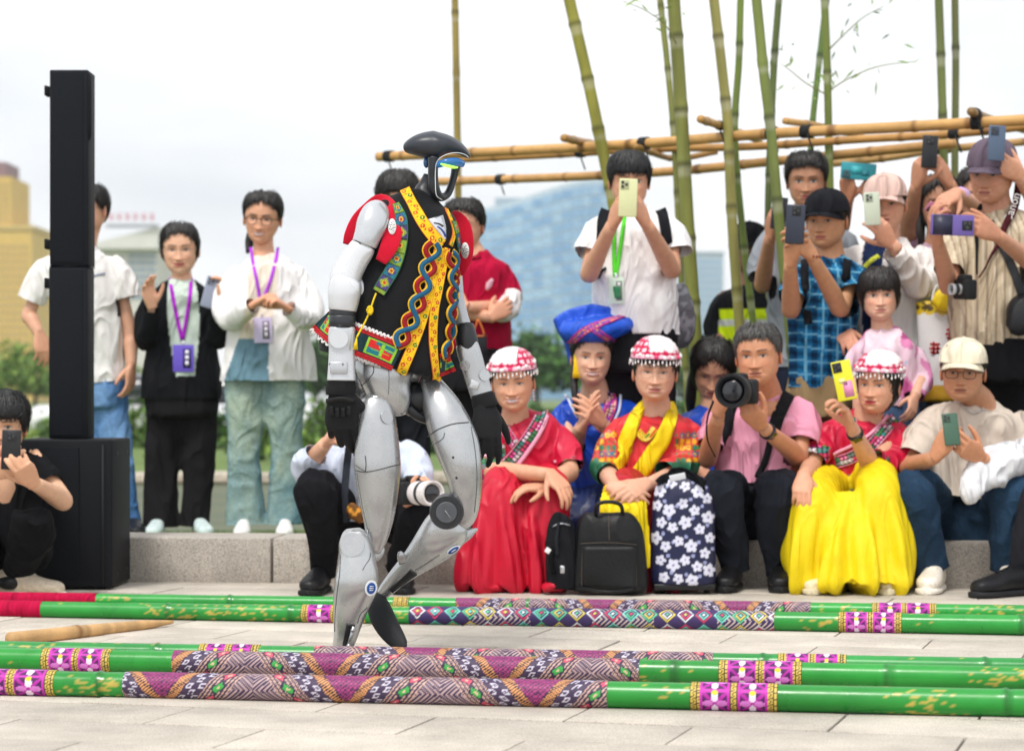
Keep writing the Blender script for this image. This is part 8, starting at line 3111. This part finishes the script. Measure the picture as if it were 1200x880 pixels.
def shrub(label, px, ybase, ytop, d, wpx, seed, cols, n=500, bz=-.21, flowers=None):
    rs = np.random.default_rng(seed)
    top = P(px, ytop, d)
    b = np.array((top[0], d, bz))
    R = wpx / 2 * d / F
    h = top[2] - bz
    t = Thing('shrub', label, 'shrub', b, 'shrubs on the far bank of the pond')
    m = MB(L('#4a3d2c'))
    for k in range(4):
        a = k * 1.7
        m.tube([b, b + np.array((math.cos(a) * R * .4, math.sin(a) * R * .3, h * .6))], .012 + .01 * h, 6)
    t.part('stem', m, BARK)
    m = MB()
    leaf_cloud(m, b + np.array((0, 0, h * .5)), (R, R * .7, h * .55), n, .05 + .03 * h, cols, rs)
    t.part('foliage', m, LEAF, smooth=False)
    if flowers:
        m = MB()
        leaf_cloud(m, b + np.array((0, -.2, h * .62)), (R, R * .7, h * .5), n // 2, .04 + .02 * h, (flowers,), rs)
        t.part('blossom', m, LEAF, smooth=False)
    return t


YG = ('#6f8a3e', '#86a04c', '#57763a')
DG = ('#3f6130', '#527a38', '#2f4c28')
MG = ('#557338', '#6c8842', '#456032')
TW = ['broad', 'tall', 'round', 'leafy', 'dense', 'spreading']
specs = [(-15, 412, 130, 90, YG), (40, 402, 150, 95, YG), (95, 418, 120, 80, MG), (150, 425, 140, 80, YG), (205, 432, 125, 70, MG), (262, 428, 150, 75, DG), (318, 425, 130, 80, MG), (368, 388, 140, 70, DG), (395, 405, 160, 70, DG), (450, 410, 150, 80, MG), (520, 405, 140, 90, DG), (590, 398, 150, 80, DG), (628, 378, 140, 75, DG), (672, 385, 130, 85, DG), (730, 392, 150, 90, DG), (800, 395, 150, 85, MG), (845, 385, 140, 80, DG), (910, 390, 150, 90, DG), (1000, 395, 150, 110, DG), (1110, 395, 150, 120, DG)]
lab = ['pale tree below the yellow tower, at the lake edge', 'pale tree between the yellow tower and the column loudspeaker', 'mid green tree behind the column loudspeaker', 'pale tree behind the man in white and jeans', 'mid green tree behind the black cardigan', 'dark tree between the two women with lanyards', 'mid green tree behind the white cardigan', 'tall dark tree beside the robot\'s arm', 'dark tree behind the robot\'s forearm', 'mid green tree behind the robot\'s hips', 'dark tree behind the woman in crimson', 'dark tree between the crimson shirt and the glass tower', 'tallest dark tree below the glass tower', 'dark tree behind the blue headdress', 'dark tree behind the white T-shirt man', 'mid green tree behind the thick bamboo stem', 'dark tree behind the bent bamboo stem', 'dark tree behind the tall grey man', 'dark tree behind the little girl', 'dark tree behind the striped shirt man']
for k, ((px, yt, d, w, cols), lb_) in enumerate(zip(specs, lab)):
    tree(lb_, px, yt, d, w * 1.25, 400 + k, cols)
sl = [(10, 500, 30, 70, YG, None), (75, 478, 42, 70, MG, None), (112, 488, 38, 45, MG, '#a04fc0'), (168, 470, 45, 60, MG, None), (205, 508, 34, 70, YG, None), (255, 480, 44, 60, DG, None), (292, 498, 36, 70, MG, None), (345, 505, 34, 70, YG, None), (378, 470, 44, 60, MG, None), (430, 500, 36, 80, MG, None), (520, 490, 40, 90, DG, None), (615, 470, 46, 90, DG, None), (690, 480, 42, 90, MG, None), (800, 470, 44, 80, DG, None), (880, 470, 44, 90, MG, None)]
ll = ['pale shrub beyond the crouching young man', 'green shrub between the crouching young man and the column loudspeaker', 'shrub with purple blossom beside the column loudspeaker', 'green shrub behind the jeans of the man in white', 'low pale shrub between man in jeans and black trousers', 'dark shrub behind the black trousers', 'green shrub between the black trousers and pale jeans', 'pale shrub behind the flared jeans', 'green shrub beside the robot\'s glove', 'shrub behind the robot\'s thighs', 'dark shrub behind the swinging robot leg', 'dark shrub behind the woman in the red skirt', 'shrub behind the blue headdress woman', 'dark shrub behind the long haired young woman', 'shrub behind the pink polo man']
for k, ((px, yt, d, w, cols, fw_), lb_) in enumerate(zip(sl, ll)):
    shrub(lb_, px, 0, yt, d, w, 500 + k, cols, flowers=fw_)

# white globe lamps and parked cars on the far side
for k, (px, ys, lb_) in enumerate(((353, (474, 490, 510), 'lamp post with three white globes beside the flared jeans'), (306, (476,), 'lamp post with one white globe between the flared legs'))):
    d = 42
    b = P(px, 467, d)
    b[2] = -.2
    t = Thing('lamp_post', lb_, 'lamp', b)
    m = MB(L('#8b8d90'))
    m.tube([b, P(px, ys[0], d)], .04, 8)
    t.part('post', m, METAL)
    for y in ys:
        m = MB(L('#f2f2f2'))
        m.ell(P(px + (k * 0), y, d - .1), (.10, .10, .085), 14, 10)
        t.part('globe', m, PLAST)
for k, (px, d, cc, lb_) in enumerate(((163, 48, '#e6e7e9', 'white parked car beyond the pond behind the black trousers'), (277, 50, '#dfe1e4', 'white parked car beyond the pond behind the flared jeans'))):
    b = P(px, 467, d)
    b[2] = -.2
    t = Thing('parked_car', lb_, 'car', b, None)
    m = MB(L(cc))
    C = np.array([b + np.array((x, 0, .5)) for x in (-2.1, -2.0, -1.2, 0, 1.3, 2.0, 2.1)])
    m.loft(C, np.tile((0, 1.0, 0), (7, 1)), np.tile((0, 0, 1.0), (7, 1)), (.6, .8, .88, .9, .88, .8, .6), (.2, .3, .34, .35, .34, .32, .2), 16, pw=3)
    bo = t.part('car_body', m, GLOSS)
    m = MB(L('#2a2f36'))
    C = np.array([b + np.array((x, 0, z)) for x, z in ((-1.5, .85), (-.8, 1.1), (.5, 1.15), (1.2, .85))])
    m.loft(C, np.tile((0, 1.0, 0), (4, 1)), np.tile((0, 0, 1.0), (4, 1)), (.7, .68, .68, .7), (.1, .3, .3, .1), 14, pw=3)
    t.part('windows', m, GLOSS, bo)
    for wx in (-1.3, 1.3):
        for sy in (-.8, .8):
            m = MB(L('#17181a'))
            disc(m, b + np.array((wx, sy, .32)), (0, -1, 0), .32, .2, n=18)
            t.part('wheel', m, RUBBER)

# buildings
YEL = mat('yellow_render', rough=.8, nscale=.5, namt=.06)
CONC = mat('pale_concrete', rough=.85, nscale=.6, namt=.06)
PANE = mat('window_glass', rough=.12, spec=.8, nscale=.4, namt=.25, metal=.0)


def block(t, name, px0, px1, y0, y1, d, dep, col, m, zb=-.1, parent=None):
    a, b = P(px0, y0, d), P(px1, y0, d)
    z1 = a[2]
    z0 = zb if y1 is None else P(px0, y1, d)[2]
    q = MB(L(col))
    q.box(((a[0] + b[0]) / 2, d + dep / 2, (z0 + z1) / 2), ((b[0] - a[0]) / 2, dep / 2, (z1 - z0) / 2))
    return t.part(name, q, m, parent, smooth=False)


def panes(t, parent, px0, px1, y0, y1, nx, ny, d, col, fx=.62, fy=.55):
    a, b = P(px0, y0, d), P(px1, y1, d)
    dx, dz = (b[0] - a[0]) / nx, (a[2] - b[2]) / ny
    q = MB(L(col))
    q.box((0, 0, 0), (dx * fx / 2, .12, dz * fy / 2))
    me = mesh_of('window', q, True, smooth=False)
    for i in range(nx):
        for j in range(ny):
            o = link('window', me, PANE, parent)
            o.location = np.array((a[0] + (i + .5) * dx, d - .05, a[2] - (j + .5) * dz)) - t.b


D = 520
t = Thing('tower_block', 'yellow stepped tower block far behind the crouching young man', 'building', (P(0, 467, D)[0], D, -.1))
w = block(t, 'wall', -60, 37, 268, None, D, 22, '#dab65c', YEL)
panes(t, w, -50, 34, 285, 405, 12, 14, D, '#b79a5c', .55, .5)
w2 = block(t, 'tower_wall', -60, 13, 207, 268, D + 1, 20, '#d6b258', YEL)
panes(t, w2, -48, 11, 214, 262, 8, 6, D + 1, '#b79a5c', .55, .5)
r_ = block(t, 'roof', -60, 7, 190, 207, D + 3, 14, '#8a6a70', YEL)
block(t, 'parapet', -60, 39, 264, 269, D - .4, 23, '#cdb26a', YEL)
D = 380
t = Thing('office_building', 'white office building with red rooftop sign behind the man in white', 'building', (P(145, 467, D)[0], D, -.1))
w = block(t, 'wall', 96, 184, 290, None, D, 18, '#d5d2cc', CONC)
panes(t, w, 150, 183, 296, 352, 3, 7, D, '#7d93a5', .9, .5)
panes(t, w, 100, 146, 300, 400, 5, 9, D, '#a3acb2', .5, .45)
q = MB(L('#dcdad6'))
a, b = P(100, 292, D - 1), P(186, 266, D - 1)
q.prism([(0, 0), (b[0] - a[0], 0), (b[0] - a[0], b[2] - a[2]), (0, .6)], ((a[0], D + 8, a[2]), (1, 0, 0), (0, 0, 1), (0, 1, 0)), 19)
ro = t.part('roof', q, CONC, smooth=False)
for k in range(6):
    q = MB(L('#d8606e'))
    c0 = P(130 + k * 9.6, 262 - k * 1.0, D - 2)
    c0[2] = P(0, 262, D)[2] + .9
    for (dx, dz, hx, hz) in ((0, .42, .42, .07), (0, 0, .36, .06), (0, -.42, .42, .07), (-.1 + .05 * (k % 3), 0, .07, .46), (.26 - .1 * (k % 2), -.2, .06, .26)):
        q.box(c0 + np.array((dx, 0, dz)), (hx, .1, hz))
    t.part('sign_character', q, PLAST, ro, smooth=False)
q = MB(L('#9a9c9e'))
q.box(P(155, 265, D - 2), (4.2, .08, .25))
t.part('sign_frame', q, METAL, ro, smooth=False)
t = Thing('low_building', 'grey low building between the yellow tower and the column loudspeaker', 'building', (P(45, 467, 600)[0], 600, -.1))
w = block(t, 'wall', 36, 62, 340, None, 600, 15, '#b9bcc0', CONC)
panes(t, w, 38, 60, 348, 400, 4, 6, 600, '#8fa0ae', .6, .5)
block(t, 'roof', 35, 63, 337, 340, 599.5, 16, '#9a9da2', CONC)
# curved glass tower
D = 1000
GLASS = mat('curtain_wall', rough=.16, spec=.7, nscale=.02, namt=.22, metal=.25, rvar=.06)
t = Thing('glass_tower', 'wide curved blue glass office tower behind the crowd', 'building', (P(640, 467, D)[0], D, -.1))
xs = np.linspace(-1, 1, 15)
front = [(P(556 + (k + 1) * 79, 400, D)[0], D - 14 * (1 - k * k)) for k in xs]
ztop = [P(0, 246 - 34 * ss(-1.0, .9, k), D)[2] for k in xs]
q = MB(L('#b4cadb'))
v, f = [], []
n = len(xs)
for i in range(n):
    v += [(front[i][0], front[i][1], -.1), (front[i][0], front[i][1], ztop[i])]
for i in range(n):
    v += [(front[i][0], D + 30, -.1), (front[i][0], D + 30, ztop[i])]
for i in range(n - 1):
    f += [(2 * i, 2 * i + 2, 2 * i + 3, 2 * i + 1), (2 * n + 2 * i, 2 * n + 2 * i + 1, 2 * n + 2 * i + 3, 2 * n + 2 * i + 2), (2 * i + 1, 2 * i + 3, 2 * n + 2 * i + 3, 2 * n + 2 * i + 1)]
f += [(0, 1, 2 * n + 1, 2 * n), (2 * n - 2, 4 * n - 2, 4 * n - 1, 2 * n - 1)]
q.add(v, f)
w = t.part('frame', q, CONC, smooth=False)
cols = ['#6fa8d2', '#82b4da', '#639fce', '#94c0de']
for i in range(n - 1):
    a, b = np.array(front[i]), np.array(front[i + 1])
    zt_ = min(ztop[i], ztop[i + 1]) - 1.5
    ny = 20
    dz = zt_ / ny
    wv = b - a
    L_ = np.linalg.norm(wv)
    nr = np.array((wv[1], -wv[0])) / L_
    mes = []
    for cc in cols:
        q = MB(L(cc))
        q.box((0, 0, 0), (L_ * .47, .15, dz * .40))
        mes.append(mesh_of('glass_pane', q, True, smooth=False))
    for j in range(ny):
        o = link('glass_pane', mes[int(RNG.integers(0, 4))], GLASS, w)
        c0 = np.array((*((a + b) / 2 + nr * .2), (j + .5) * dz))
        o.location = c0 - t.b
        o.rotation_euler = (RNG.normal(0, .004), 0, math.atan2(wv[1], wv[0]) + RNG.normal(0, .006))
block(t, 'roof_plant', 580, 610, 232, 246, D + 5, 12, '#8fa3ad', CONC)
t = Thing('glass_block', 'small pale blue glass block behind the thick bamboo stem', 'building', (P(825, 467, D)[0], D, -.1))
w = block(t, 'wall', 798, 848, 298, None, D, 25, '#a8bccb', CONC)
panes(t, w, 800, 846, 303, 400, 8, 12, D, '#7ea6c4', .8, .6)
block(t, 'roof', 797, 849, 295, 298, D - .5, 26, '#90a4b2', CONC)
# ------------------------------------------------------------------ the air: far things fade a little
HZ = bpy.data.materials.new('haze_air')
HZ.use_nodes = True
ht = HZ.node_tree
ht.nodes.clear()
ho_ = ht.nodes.new('ShaderNodeOutputMaterial')
hv = ht.nodes.new('ShaderNodeVolumePrincipled')
hv.inputs['Color'].default_value = (.93, .96, 1.0, 1)
hv.inputs['Density'].default_value = .0003
ht.links.new(hv.outputs[0], ho_.inputs['Volume'])
hb = MB()
hb.box((0, 545, 59), (400, 550, 61.5))
hz = link('haze', mesh_of('haze', hb, False, smooth=False), HZ)
hz['kind'] = 'stuff'
hz['label'] = 'thin pale haze in the air over the pond and the city'
